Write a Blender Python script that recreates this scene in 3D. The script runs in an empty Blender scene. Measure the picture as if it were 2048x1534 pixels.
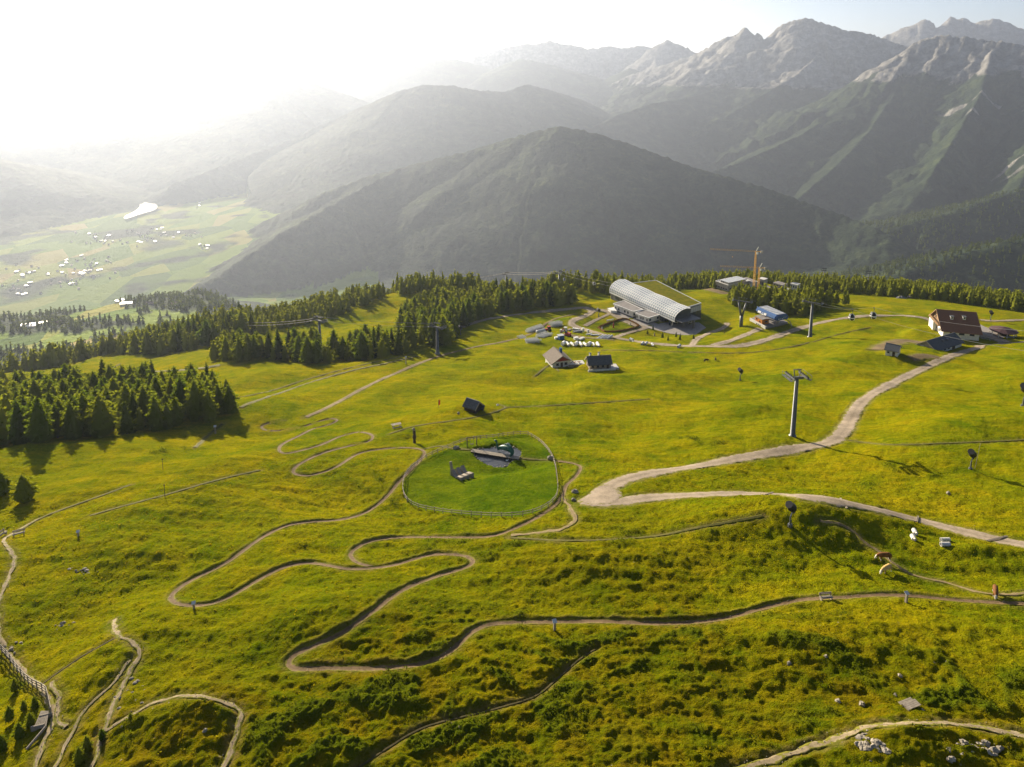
import bpy, math, random
import numpy as np
from mathutils import Vector, Matrix

# ------------------------------------------------------------------ camera, world, sun, exposure
sc = bpy.context.scene
FPX = 1419.0                       # focal length in photo pixels (photo is 2048 x 1534)
PITCH = math.radians(10.0)         # upright verticals: small tilt plus vertical lens shift
PY0 = 140.0 + FPX * math.tan(PITCH)   # photo row of the optical axis (horizon at row 140)
cam_d = bpy.data.cameras.new('camera')
cam_d.sensor_width = 36.0
cam_d.sensor_fit = 'HORIZONTAL'
cam_d.lens = 36.0 * FPX / 2048.0
cam_d.shift_y = -(767.0 - PY0) / 2048.0
cam_d.clip_start = 1.0
cam_d.clip_end = 120000.0
cam = bpy.data.objects.new('camera', cam_d)
sc.collection.objects.link(cam)
cam.location = (0, 0, 0)
cam.rotation_euler = (math.radians(90) - PITCH, 0, 0)
sc.camera = cam

SUN_AZ = math.radians(-32.0)       # left of the view axis (+Y)
SUN_EL = math.radians(17.5)
SUN_DIR = Vector((math.sin(SUN_AZ) * math.cos(SUN_EL), math.cos(SUN_AZ) * math.cos(SUN_EL), math.sin(SUN_EL)))
sd = bpy.data.lights.new('sun', 'SUN')
sd.energy = 5.0
sd.angle = math.radians(0.5)
sd.color = (1.0, 0.86, 0.64)
sun = bpy.data.objects.new('sun', sd)
sc.collection.objects.link(sun)
sun.rotation_euler = SUN_DIR.to_track_quat('Z', 'Y').to_euler()
sun.location = (-200, 200, 300)

world = bpy.data.worlds.new('World')
sc.world = world
world.use_nodes = True
wn = world.node_tree
wn.nodes.clear()
sky = wn.nodes.new('ShaderNodeTexSky')
sky.sky_type = 'NISHITA'
sky.sun_disc = False
sky.sun_elevation = SUN_EL
sky.sun_rotation = SUN_AZ
sky.altitude = 2000
sky.air_density = 0.7
sky.dust_density = 5.0
sky.ozone_density = 0.0
bg = wn.nodes.new('ShaderNodeBackground')
bg.inputs['Strength'].default_value = 0.06
wo = wn.nodes.new('ShaderNodeOutputWorld')
wn.links.new(sky.outputs[0], bg.inputs['Color'])
wn.links.new(bg.outputs[0], wo.inputs['Surface'])

sc.view_settings.view_transform = 'Standard'
sc.view_settings.look = 'None'
sc.view_settings.exposure = 1.36
sc.view_settings.gamma = 1.0
sc.view_settings.use_curve_mapping = False
sc.render.engine = 'CYCLES'
sc.cycles.use_denoising = True
sc.cycles.max_bounces = 6
sc.cycles.diffuse_bounces = 2
sc.cycles.glossy_bounces = 2
sc.cycles.transmission_bounces = 4
sc.cycles.transparent_max_bounces = 6
sc.cycles.volume_bounces = 0
HAZE_DENSITY = 0.56e-4
HAZE_ANISO = 0.57
# ------------------------------------------------------------------ noise and terrain height
rng = np.random.RandomState(7)
random.seed(7)
_P = rng.permutation(256)
_P = np.concatenate([_P, _P])
_G = np.stack([np.cos(np.linspace(0, 2 * np.pi, 256, endpoint=False)), np.sin(np.linspace(0, 2 * np.pi, 256, endpoint=False))], 1)


def noise(x, y, seed=0):
    x = np.asarray(x, float) + seed * 17.31
    y = np.asarray(y, float) + seed * 9.77
    xi = np.floor(x).astype(int); yi = np.floor(y).astype(int)
    xf = x - xi; yf = y - yi
    u = xf * xf * xf * (xf * (xf * 6 - 15) + 10); v = yf * yf * yf * (yf * (yf * 6 - 15) + 10)
    xi &= 255; yi &= 255

    def g(ix, iy, dx, dy):
        k = _P[_P[ix & 255] + (iy & 255)]
        return _G[k, 0] * dx + _G[k, 1] * dy
    a = g(xi, yi, xf, yf); b = g(xi + 1, yi, xf - 1, yf)
    c = g(xi, yi + 1, xf, yf - 1); d = g(xi + 1, yi + 1, xf - 1, yf - 1)
    return ((a + u * (b - a)) * (1 - v) + (c + u * (d - c)) * v) * 1.5


def fbm(x, y, octs=4, seed=0, gain=0.5):
    s = 0; a = 1.0; t = 0
    for i in range(octs):
        s = s + a * noise(x * 2 ** i, y * 2 ** i, seed + i); t += a; a *= gain
    return s / t


def sstep(a, b, x):
    t = np.clip((x - a) / (b - a), 0, 1)
    return t * t * (3 - 2 * t)


CP, SP = math.cos(PITCH), math.sin(PITCH)


def pray(px, py):
    r = (np.asarray(px, float) - 1024) / FPX
    u = (PY0 - np.asarray(py, float)) / FPX
    return r, CP + u * SP, -SP + u * CP


def pt(px, py, rng_):
    """point seen at photo pixel (px,py) at horizontal range rng_"""
    x, y, z = pray(px, py)
    h = np.hypot(x, y)
    return np.array([x / h * rng_, y / h * rng_, z / h * rng_])


_AZ = np.radians([-50, -35, -24, -17, -10, 0, 10, 20, 32, 50])
_E6 = np.array([240, 238, 230, 215, 201, 195, 189, 180, 171, 166.0])     # drop at r = 600
_LR = np.array([560, 600, 700, 900, 1100, 1300, 1550, 1750, 3000, 60000.0])
_LD = np.array([0, 0, 270, 330, 372, 410, 452, 530, 905, 905.0])
_RR = np.array([560, 600, 700, 2300, 60000.0])
_RD = np.array([0, 0, 240, 905, 905.0])
BUMPS = []     # (x, y, height, sx, sy)
PADS = []      # (x, y, radius, z)


def z_near(x, y):
    D = 62.5 + 0.08 * y + 0.192 * (18 * np.logaddexp(0, (y - 92) / 18.0))
    # flatten towards the plateau
    D = D - 0.205 * (45 * np.logaddexp(0, (y - 400) / 45.0))
    D = D + 0.085 * (30 * np.logaddexp(0, (-x - 90) / 30.0))
    ex = np.interp(np.arctan2(x, np.maximum(y, 1)), np.radians([-40, -33, -25, -17, -11]), [0.09, 0.083, 0.06, 0.03, 0.0])
    D = D + ex * 25 * np.logaddexp(0, (np.hypot(x, y) - 330) / 25.0)
    D = D + 0.28 * (8 * np.logaddexp(0, (-x - 38) / 8.0)) * np.exp(-((y - 45) / 35.0) ** 2)
    return -D


def z_base(x, y):
    x = np.asarray(x, float); y = np.asarray(y, float)
    r = np.hypot(x, y); az = np.arctan2(x, y)
    e6 = np.interp(az, _AZ, _E6)
    zl = np.interp(r, _LR, _LD); zr = np.interp(r, _RR, _RD)
    zl = np.where(r < 700, e6 + (270 - e6) * np.clip((r - 600) / 100, -0.5, 1), zl)
    W = 140 * sstep(math.radians(8), math.radians(20), az)
    zr = np.minimum(905.0, e6 + 0.24 * np.clip(r - 600, 0, W) + 0.46 * np.maximum(0, r - 600 - W))
    w = sstep(math.radians(-25), math.radians(-15), az)
    fl = -(zl * (1 - w) + zr * w)
    t = sstep(500, 610, r)
    z = z_near(x, np.maximum(y, 0)) * (1 - t) + fl * t
    # rolling ground
    a = np.clip(r / 150, 0.35, 1.2) * (1 - sstep(520, 640, r))
    z = z + a * (2.1 * noise(x / 46, y / 46, 3) + 1.1 * noise(x / 21, y / 21, 4) + 0.36 * noise(x / 9, y / 9, 5))
    return z


def zs(x, y):
    z = z_base(x, y)
    if np.size(x) < 3000 and BUMPS:
        x = np.asarray(x, float); y = np.asarray(y, float)
        B = np.array(BUMPS); X = x[..., None]; Y = y[..., None]
        z = z + (B[:, 2] * np.exp(-((X - B[:, 0]) / B[:, 3]) ** 2 - ((Y - B[:, 1]) / B[:, 4]) ** 2)).sum(-1)
        if PADS:
            Q = np.array(PADS)
            K = 1 - sstep(Q[:, 2], Q[:, 2] * 1.6 + 3, np.hypot(X - Q[:, 0], Y - Q[:, 1]))
            for i in np.where(K.reshape(-1, len(Q)).max(0) > 0)[0]:
                z = z * (1 - K[..., i]) + Q[i, 3] * K[..., i]
        return z
    for bx_, by_, h, sx, sy in BUMPS:
        z = z + h * np.exp(-((x - bx_) / sx) ** 2 - ((y - by_) / sy) ** 2)
    for bx_, by_, rad, pz in PADS:
        d = np.hypot(x - bx_, y - by_)
        k = 1 - sstep(rad, rad * 1.6 + 3, d)
        z = z * (1 - k) + pz * k
    return z


def at(px, py, fn=None):
    """ground point(s) under photo pixel(s)"""
    fn = fn or zs
    px = np.atleast_1d(np.asarray(px, float)); py = np.atleast_1d(np.asarray(py, float))
    dx, dy, dz = pray(px, py)
    lo = np.full(px.shape, 30.0); hi = np.full(px.shape, -1.0)
    t = lo.copy(); prev = t.copy(); done = np.zeros(px.shape, bool)
    while t.max() < 3500 and not done.all():
        g = dz * t - fn(dx * t, dy * t)
        hit = (g < 0) & ~done
        hi = np.where(hit, t, hi); lo = np.where(hit, prev, lo); done |= hit
        prev = t; t = t * 1.05 + 0.2
    hi = np.where(done, hi, t); lo = np.where(done, lo, t)
    for _ in range(15):
        m = (lo + hi) / 2
        g = dz * m - fn(dx * m, dy * m)
        hi = np.where(g < 0, m, hi); lo = np.where(g < 0, lo, m)
    P = np.stack([dx * hi, dy * hi, fn(dx * hi, dy * hi)], 1)
    return P[0] if len(P) == 1 else P


def plane(px, py, z):
    dx, dy, dz = pray(px, py)
    t = z / dz
    return np.array([dx * t, dy * t, z + 0 * t])


def mpp(P):
    return float(np.linalg.norm(P)) / FPX
# ------------------------------------------------------------------ helpers: materials
def new_mat(name):
    m = bpy.data.materials.new(name)
    m.use_nodes = True
    nt = m.node_tree
    nt.nodes.clear()
    out = nt.nodes.new('ShaderNodeOutputMaterial')
    return m, nt, out


def N(nt, t, **kw):
    n = nt.nodes.new(t)
    for k, v in kw.items():
        if k.startswith('i_'):
            n.inputs[k[2:].replace('_', ' ')].default_value = v
        else:
            setattr(n, k, v)
    return n


def L(nt, a, b):
    nt.links.new(a, b)


def ramp(nt, fac, stops):
    r = nt.nodes.new('ShaderNodeValToRGB')
    el = r.color_ramp.elements
    while len(el) < len(stops):
        el.new(0.5)
    for e, (p, c) in zip(el, stops):
        e.position = p
        e.color = (*c, 1) if len(c) == 3 else c
    L(nt, fac, r.inputs[0])
    return r.outputs[0]


def mixc(nt, fac, a, b, blend='MIX'):
    n = nt.nodes.new('ShaderNodeMix')
    n.data_type = 'RGBA'
    n.blend_type = blend
    for sock, v in ((n.inputs[0], fac), (n.inputs[6], a), (n.inputs[7], b)):
        if hasattr(v, 'is_output'):
            L(nt, v, sock)
        elif isinstance(v, (int, float)):
            sock.default_value = v
        else:
            sock.default_value = (*v, 1)
    return n.outputs[2]


def math_(nt, op, a, b=None, clamp=False):
    n = nt.nodes.new('ShaderNodeMath')
    n.operation = op
    n.use_clamp = clamp
    for i, v in enumerate((a, b)):
        if v is None:
            continue
        if hasattr(v, 'is_output'):
            L(nt, v, n.inputs[i])
        else:
            n.inputs[i].default_value = v
    return n.outputs[0]


def noise_n(nt, vec, scale, detail=3, rough=0.55, dist=0.0):
    n = nt.nodes.new('ShaderNodeTexNoise')
    n.inputs['Scale'].default_value = scale
    n.inputs['Detail'].default_value = detail
    n.inputs['Roughness'].default_value = rough
    n.inputs['Distortion'].default_value = dist
    L(nt, vec, n.inputs['Vector'])
    return n.outputs[0]


def attr(nt, name):
    n = nt.nodes.new('ShaderNodeAttribute')
    n.attribute_name = name
    return n.outputs['Fac']


def pos(nt):
    return nt.nodes.new('ShaderNodeNewGeometry').outputs['Position']


def stretch(nt, vec, s):
    m = nt.nodes.new('ShaderNodeMapping')
    m.inputs['Scale'].default_value = s
    L(nt, vec, m.inputs['Vector'])
    return m.outputs[0]


def bsdf(nt, out, col, rough=0.8, bump=None, bstr=0.3, bdist=0.1, metal=0.0, spec=0.3, **kw):
    p = nt.nodes.new('ShaderNodeBsdfPrincipled')
    if hasattr(col, 'is_output'):
        L(nt, col, p.inputs['Base Color'])
    else:
        p.inputs['Base Color'].default_value = (*col, 1)
    if hasattr(rough, 'is_output'):
        L(nt, rough, p.inputs['Roughness'])
    else:
        p.inputs['Roughness'].default_value = rough
    p.inputs['Metallic'].default_value = metal
    p.inputs['Specular IOR Level'].default_value = spec
    for k, v in kw.items():
        p.inputs[k.replace('_', ' ')].default_value = v
    if bump is not None:
        b = nt.nodes.new('ShaderNodeBump')
        b.inputs['Strength'].default_value = bstr
        b.inputs['Distance'].default_value = bdist
        L(nt, bump, b.inputs['Height'])
        L(nt, b.outputs[0], p.inputs['Normal'])
    L(nt, p.outputs[0], out.inputs['Surface'])
    return p


def surf(name, c1, c2=None, scale=2.0, rough=0.8, metal=0.0, spec=0.3, bump=0.25, bdist=0.03, st=(1, 1, 1), **kw):
    """two-tone noisy surface with fine relief, in the object's own coordinates"""
    m, nt, out = new_mat(name)
    c2 = c2 or tuple(v * 0.75 for v in c1)
    tc = nt.nodes.new('ShaderNodeTexCoord').outputs['Object']
    v = stretch(nt, tc, st)
    n1 = noise_n(nt, v, scale, 5, 0.65)
    col = ramp(nt, n1, [(0.32, c2), (0.68, c1)])
    n2 = noise_n(nt, v, scale * 6, 3, 0.6)
    bsdf(nt, out, col, rough, n2, bump, bdist, metal, spec, **kw)
    return m


# ------------------------------------------------------------------ helpers: meshes and objects
COL = sc.collection


class MB:
    def __init__(self):
        self.v = []
        self.f = []

    def add(self, vs, fs):
        o = len(self.v)
        self.v += [tuple(map(float, p)) for p in vs]
        self.f += [tuple(i + o for i in f) for f in fs]
        return self

    def box(self, c, s, rz=0.0):
        cx, cy, cz = c
        hx, hy, hz = s[0] / 2, s[1] / 2, s[2] / 2
        ca, sa = math.cos(rz), math.sin(rz)
        vs = []
        for z in (-hz, hz):
            for x, y in ((-hx, -hy), (hx, -hy), (hx, hy), (-hx, hy)):
                vs.append((cx + x * ca - y * sa, cy + x * sa + y * ca, cz + z))
        return self.add(vs, [(3, 2, 1, 0), (4, 5, 6, 7), (0, 1, 5, 4), (1, 2, 6, 5), (2, 3, 7, 6), (3, 0, 4, 7)])

    def bar(self, p, q, w, h=None, up=(0, 0, 1)):
        """square bar from p to q"""
        h = h or w
        p = Vector(p); q = Vector(q)
        d = (q - p).normalized()
        u = Vector(up)
        if abs(d.dot(u)) > 0.95:
            u = Vector((1, 0, 0))
        s = d.cross(u).normalized()
        u = s.cross(d)
        vs = []
        for c in (p, q):
            for a, b in ((-1, -1), (1, -1), (1, 1), (-1, 1)):
                vs.append(c + s * a * w / 2 + u * b * h / 2)
        return self.add(vs, [(3, 2, 1, 0), (4, 5, 6, 7), (0, 1, 5, 4), (1, 2, 6, 5), (2, 3, 7, 6), (3, 0, 4, 7)])

    def tube(self, pts, rad, n=8, cap=True):
        pts = [Vector(p) for p in pts]
        rads = rad if isinstance(rad, (list, tuple)) else [rad] * len(pts)
        rings = []
        prev = None
        for i, p in enumerate(pts):
            d = (pts[min(i + 1, len(pts) - 1)] - pts[max(i - 1, 0)]).normalized()
            u = Vector((0, 0, 1)) if abs(d.z) < 0.95 else Vector((1, 0, 0))
            if prev is not None:
                u = prev
            s = d.cross(u).normalized(); u = s.cross(d).normalized(); prev = u
            rings.append([p + (s * math.cos(2 * math.pi * k / n) + u * math.sin(2 * math.pi * k / n)) * rads[i] for k in range(n)])
        vs = [v for r in rings for v in r]
        fs = []
        for i in range(len(pts) - 1):
            for k in range(n):
                a = i * n + k; b = i * n + (k + 1) % n
                fs.append((a, b, b + n, a + n))
        if cap:
            fs.append(tuple(range(n - 1, -1, -1)))
            fs.append(tuple(range((len(pts) - 1) * n, len(pts) * n)))
        return self.add(vs, fs)

    def lathe(self, prof, c=(0, 0, 0), n=12):
        vs = []; fs = []
        for r, z in prof:
            for k in range(n):
                a = 2 * math.pi * k / n
                vs.append((c[0] + r * math.cos(a), c[1] + r * math.sin(a), c[2] + z))
        for i in range(len(prof) - 1):
            for k in range(n):
                a = i * n + k; b = i * n + (k + 1) % n
                fs.append((a, b, b + n, a + n))
        fs.append(tuple(range(n - 1, -1, -1)))
        fs.append(tuple(range((len(prof) - 1) * n, len(prof) * n)))
        return self.add(vs, fs)

    def prism(self, poly, z0, z1):
        """vertical prism over a plan polygon (counter-clockwise)"""
        n = len(poly)
        vs = [(x, y, z0) for x, y in poly] + [(x, y, z1) for x, y in poly]
        fs = [tuple(range(n - 1, -1, -1)), tuple(range(n, 2 * n))]
        fs += [(i, (i + 1) % n, n + (i + 1) % n, n + i) for i in range(n)]
        return self.add(vs, fs)

    def extrude(self, poly, d):
        """closed 3-D polygon thickened by vector d"""
        n = len(poly)
        d = Vector(d)
        vs = [Vector(p) for p in poly] + [Vector(p) + d for p in poly]
        fs = [tuple(range(n - 1, -1, -1)), tuple(range(n, 2 * n))]
        fs += [(i, (i + 1) % n, n + (i + 1) % n, n + i) for i in range(n)]
        return self.add(vs, fs)

    def rock(self, c, s, seed=0, n1=7, n2=5):
        r_ = random.Random(seed)
        vs = []; fs = []
        for i in range(n2):
            t = math.pi * (i + 0.5) / n2
            for k in range(n1):
                a = 2 * math.pi * (k + 0.5 * (i % 2)) / n1
                q = r_.uniform(0.72, 1.15)
                vs.append((c[0] + s[0] * q * math.sin(t) * math.cos(a), c[1] + s[1] * q * math.sin(t) * math.sin(a), c[2] + s[2] * q * math.cos(t)))
        for i in range(n2 - 1):
            for k in range(n1):
                a = i * n1 + k; b = i * n1 + (k + 1) % n1
                fs.append((a, a + n1, b + n1, b))
        fs.append(tuple(range(n1)))
        fs.append(tuple(range(len(vs) - 1, len(vs) - n1 - 1, -1)))
        return self.add(vs, fs)

    def mesh(self, name, material=None, smooth=False):
        me = bpy.data.meshes.new(name)
        me.from_pydata(self.v, [], self.f)
        if material:
            me.materials.append(material)
        if smooth:
            me.polygons.foreach_set('use_smooth', [True] * len(me.polygons))
        me.validate()
        me.update()
        return me

    def build(self, name, material, parent=None, smooth=False):
        o = bpy.data.objects.new(name, self.mesh(name, material, smooth))
        COL.objects.link(o)
        if parent is not None:
            o.parent = parent
        return o


def obj_from(name, me, parent=None, loc=None, rz=None):
    o = bpy.data.objects.new(name, me)
    COL.objects.link(o)
    if parent is not None:
        o.parent = parent
    if loc is not None:
        o.location = loc
    if rz is not None:
        o.rotation_euler = (0, 0, rz)
    return o


def tag(o, label, cat, group=None):
    o['label'] = label
    o['category'] = cat
    if group:
        o['group'] = group
    return o


def thing(name, label, cat, loc=(0, 0, 0), rz=0.0, group=None):
    o = bpy.data.objects.new(name, None)
    o.empty_display_size = 0.5
    COL.objects.link(o)
    o.location = tuple(map(float, loc))
    o.rotation_euler = (0, 0, rz)
    return tag(o, label, cat, group)


def grid_mesh(name, V, nr, nc, material, keep=None, attrs=None):
    """mesh from a (nr*nc,3) array; keep = boolean per quad"""
    i = np.arange(nr - 1)[:, None] * nc + np.arange(nc - 1)[None, :]
    q = np.stack([i, i + 1, i + nc + 1, i + nc], -1).reshape(-1, 4)
    if keep is not None:
        q = q[keep.reshape(-1)]
    used, inv = np.unique(q, return_inverse=True)
    q = inv.reshape(-1, 4)
    V = V[used]
    me = bpy.data.meshes.new(name)
    me.vertices.add(len(V)); me.loops.add(q.size); me.polygons.add(len(q))
    me.vertices.foreach_set('co', V.astype(np.float32).ravel())
    me.loops.foreach_set('vertex_index', q.astype(np.int32).ravel())
    me.polygons.foreach_set('loop_start', np.arange(0, q.size, 4, dtype=np.int32))
    me.polygons.foreach_set('use_smooth', np.ones(len(q), bool))
    me.materials.append(material)
    for k, a in (attrs or {}).items():
        at_ = me.attributes.new(k, 'FLOAT', 'POINT')
        at_.data.foreach_set('value', a[used].astype(np.float32))
    me.update()
    me.validate()
    o = bpy.data.objects.new(name, me)
    COL.objects.link(o)
    o['kind'] = 'structure'
    return o


def tris_mesh(name, V, F, material, smooth=False, attrs=None):
    """mesh from numpy arrays of vertices and equal-sized faces"""
    k = F.shape[1]
    me = bpy.data.meshes.new(name)
    me.vertices.add(len(V)); me.loops.add(F.size); me.polygons.add(len(F))
    me.vertices.foreach_set('co', np.asarray(V, np.float32).ravel())
    me.loops.foreach_set('vertex_index', np.asarray(F, np.int32).ravel())
    me.polygons.foreach_set('loop_start', np.arange(0, F.size, k, dtype=np.int32))
    if smooth:
        me.polygons.foreach_set('use_smooth', np.ones(len(F), bool))
    for kk, a in (attrs or {}).items():
        at_ = me.attributes.new(kk, 'FLOAT', 'POINT')
        at_.data.foreach_set('value', np.asarray(a, np.float32))
    me.materials.append(material)
    me.update()
    return me
# ------------------------------------------------------------------ relief of the meadow: knolls and level pads
for (px, py, h, sx, sy) in [(1595, 1042, 4.2, 15, 8), (1230, 1120, 1.6, 12, 6), (1760, 720, 4.0, 40, 18), (1980, 870, 3.5, 26, 14),
                            (650, 1000, -1.2, 20, 8), (640, 1230, 1.2, 9, 5), (240, 1300, 2.2, 7, 9), (380, 1440, 1.8, 6, 5),
                            (1830, 1500, 2.0, 8, 4), (1950, 1110, 1.5, 8, 4), (1560, 1290, 1.2, 10, 5), (960, 760, 2.0, 25, 12),
                            (300, 1110, 1.3, 12, 7), (1180, 572, 6.0, 26, 22), (1480, 820, 2.2, 20, 10)]:
    P = at(px, py)
    BUMPS.append((P[0], P[1], h, sx, sy))
STATION = at(1318, 636, z_base)
CHAIR = at(1545, 652, z_base)
HUT = at(1905, 672, z_base)
BARN = at(1882, 692, z_base)
SITE = at(1515, 584, z_base)
HUT_A = at(1130, 728, z_base)
HUT_B = at(1202, 735, z_base)
POND = at(998, 913, z_base)
SHED_S = at(952, 820, z_base)
for P, rad, dz in ((STATION, 36, 0), (CHAIR, 11, 0), (HUT, 15, 0), (BARN, 6, 0), (SITE, 26, 0), (HUT_A, 5.5, 0), (HUT_B, 5.5, 0),
                   (POND, 6.2, 0.0), (SHED_S, 2.5, 0)):
    PADS.append((P[0], P[1], rad, P[2] + dz))

# ------------------------------------------------------------------ roads, trails and ruts, traced on the ground
SUNH = np.array([math.sin(SUN_AZ), math.cos(SUN_AZ)])


def catmull(p, n=8):
    p = np.asarray(p, float)
    q = np.vstack([2 * p[0] - p[1], p, 2 * p[-1] - p[-2]])
    out = []
    t = np.linspace(0, 1, n, endpoint=False)[:, None]
    for i in range(1, len(q) - 2):
        a, b, c, d = q[i - 1], q[i], q[i + 1], q[i + 2]
        out.append(0.5 * (2 * b + (c - a) * t + (2 * a - 5 * b + 4 * c - d) * t ** 2 + (3 * b - a - 3 * c + d) * t ** 3))
    return np.vstack(out + [p[-1:]])


def trace(pix, step=0.35):
    c = catmull(pix)
    P = at(c[:, 0], c[:, 1])[:, :2]
    d = np.r_[0, np.cumsum(np.hypot(*np.diff(P, axis=0).T))]
    k = max(3, int(d[-1] / step))
    s = np.linspace(0, d[-1], k)
    Q = np.stack([np.interp(s, d, P[:, 0]), np.interp(s, d, P[:, 1])], 1)
    # light smoothing
    for _ in range(3):
        Q[1:-1] = 0.25 * Q[:-2] + 0.5 * Q[1:-1] + 0.25 * Q[2:]
    return Q


PATHS = []   # name, kind, pixel line, half width, berm


def path(name, kind, pix, hw, berm=0.0, depth=0.0, hw2=None):
    PATHS.append(dict(name=name, kind=kind, pix=pix, hw=hw, berm=berm, depth=depth, hw2=hw2 or hw))


path('gravel_road', 'road', [(2260, 664), (2120, 676), (2048, 684), (1990, 690), (1940, 700), (1890, 717), (1840, 740), (1790, 764), (1742, 790), (1716, 812), (1700, 840), (1685, 865), (1660, 884), (1610, 894), (1550, 904), (1480, 916), (1400, 931), (1310, 944), (1255, 957), (1222, 972), (1200, 992)], 2.2)
path('gravel_road', 'road', [(1166, 1002), (1200, 1004), (1240, 1003), (1300, 995), (1400, 989), (1500, 987), (1600, 991), (1700, 1006), (1800, 1030), (1900, 1056), (1990, 1078), (2048, 1090), (2120, 1104), (2230, 1126), (2340, 1148)], 2.0)
path('station_road', 'road', [(905, 660), (960, 642), (1020, 631), (1080, 624), (1140, 618), (1168, 616), (1184, 622), (1172, 631), (1150, 639), (1143, 646), (1150, 653), (1175, 661), (1215, 671), (1250, 679), (1290, 685), (1340, 690), (1400, 692.5), (1480, 692), (1540, 677), (1590, 660), (1640, 646), (1700, 635), (1760, 631), (1830, 633), (1868, 642)], 2.6)
path('forecourt_path', 'road', [(1184, 622), (1205, 621), (1222, 626), (1246, 640), (1270, 650), (1294, 656)], 2.6)
path('forecourt_path', 'road', [(1294, 656), (1270, 662), (1250, 668), (1232, 674)], 1.6)
path('forecourt_path', 'road', [(1222, 626), (1206, 634), (1190, 641), (1170, 652)], 1.4)
path('side_path', 'road', [(1384, 691), (1394, 678), (1415, 668), (1438, 660), (1452, 652), (1454, 646)], 1.9)
path('side_path', 'road', [(1425, 691), (1452, 684), (1478, 675), (1505, 664), (1520, 657)], 2.3)
path('hillside_track', 'road', [(2100, 638), (2048, 640), (1990, 642), (1960, 640)], 1.8)
path('hut_yard_path', 'road', [(1868, 642), (1895, 655), (1940, 668), (1985, 676), (2010, 685)], 3.4)
path('barn_yard', 'dirt', [(1756, 700), (1785, 686), (1815, 682), (1845, 688)], 5.0)
path('barn_yard', 'dirt', [(1880, 716), (1850, 712), (1822, 718)], 3.0)
path('dirt_track', 'dirt', [(1150, 628), (1105, 640), (1060, 668), (1010, 683), (950, 694), (880, 712), (840, 726), (800, 743), (760, 760), (720, 780), (680, 802), (640, 822), (612, 834)], 1.0)
path('site_track', 'dirt', [(1362, 574), (1395, 574), (1425, 580), (1455, 589)], 5.0)
path('dirt_track', 'dirt', [(1125, 668), (1160, 674), (1200, 677), (1225, 678)], 3.0)
path('grass_track', 'rut', [(835, 712), (770, 727), (700, 742), (620, 765), (560, 786), (500, 806), (482, 815)], 0.8)
path('grass_track', 'rut', [(830, 708), (760, 722), (690, 738), (610, 760), (540, 782), (450, 800)], 0.35)
path('grass_track', 'rut', [(40, 1060), (90, 1032), (200, 992), (260, 970)], 0.28)
path('grass_track', 'rut', [(180, 1031), (250, 1011), (329, 990), (434, 960), (520, 940)], 0.25)
path('grass_track', 'rut', [(280, 745), (330, 742), (390, 738), (440, 730)], 1.6)
path('grass_track', 'rut', [(170, 780), (210, 745), (240, 728)], 0.5)
path('grass_track', 'rut', [(390, 895), (420, 868), (445, 848)], 0.5)
path('grass_track', 'rut', [(1200, 700), (1300, 701), (1400, 705), (1500, 705), (1600, 690), (1680, 668), (1740, 655)], 0.4)
path('grass_track', 'rut', [(1070, 752), (1100, 730), (1118, 742)], 0.4)
path('foot_track', 'rut', [(778, 868), (830, 852), (900, 842), (960, 832), (1010, 816), (995, 808)], 0.25)
path('foot_track', 'rut', [(1008, 815), (1100, 811), (1180, 806), (1300, 798)], 0.22)
path('foot_track', 'rut', [(848, 898), (880, 892), (910, 897), (948, 900)], 0.35)
path('foot_track', 'rut', [(1692, 880), (1780, 889), (1900, 886), (2048, 880)], 0.3)
path('foot_track', 'rut', [(1040, 916), (1070, 919), (1108, 920)], 0.35)
path('flow_trail', 'flow', [(556, 843), (536, 846), (523, 853), (532, 860), (560, 861), (600, 855), (640, 842), (664, 837), (674, 841), (655, 850), (625, 858), (595, 873), (568, 886), (558, 897), (566, 906), (592, 903), (640, 890), (680, 873), (718, 864), (744, 870), (738, 882), (700, 891), (645, 906), (602, 926), (587, 939), (592, 948), (622, 950), (668, 936), (715, 908), (760, 898), (812, 895), (843, 899), (848, 909), (830, 931), (800, 961), (770, 996), (730, 1025), (680, 1039), (620, 1043), (570, 1052), (520, 1077), (450, 1126), (380, 1161), (347, 1185), (343, 1198), (360, 1208), (400, 1210), (440, 1201), (480, 1181), (520, 1157), (570, 1133), (620, 1125), (660, 1131), (700, 1137), (750, 1135), (790, 1129), (830, 1117), (870, 1108), (918, 1109), (943, 1117), (941, 1129), (910, 1141), (860, 1156), (800, 1182), (740, 1226), (680, 1267), (622, 1293), (590, 1308), (576, 1325), (592, 1337), (640, 1335), (740, 1336), (820, 1330), (870, 1318), (908, 1296), (938, 1268), (970, 1250), (1020, 1244), (1080, 1243), (1150, 1242), (1220, 1242), (1300, 1246), (1380, 1244), (1450, 1236), (1520, 1217), (1600, 1199), (1680, 1194), (1760, 1189), (1830, 1191), (1900, 1198), (1980, 1203), (2048, 1206), (2110, 1208), (2220, 1212), (2330, 1215)], 0.20, 0.32, 0.10, 0.26)
path('flow_trail', 'flow', [(1113, 921), (1145, 926), (1161, 934), (1152, 952), (1133, 970), (1126, 990), (1112, 1008), (1080, 1031), (1030, 1056), (980, 1072), (900, 1074), (800, 1074), (742, 1082), (712, 1096), (701, 1109), (714, 1124), (745, 1133)], 0.21, 0.32, 0.10)
path('foot_path', 'foot', [(1124, 994), (1144, 1020), (1149, 1043), (1122, 1058), (1070, 1066), (1022, 1071)], 0.45)
path('foot_path', 'rut', [(1022, 1075), (1150, 1081), (1300, 1073), (1400, 1054), (1500, 1036), (1525, 1031)], 0.3)
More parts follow.
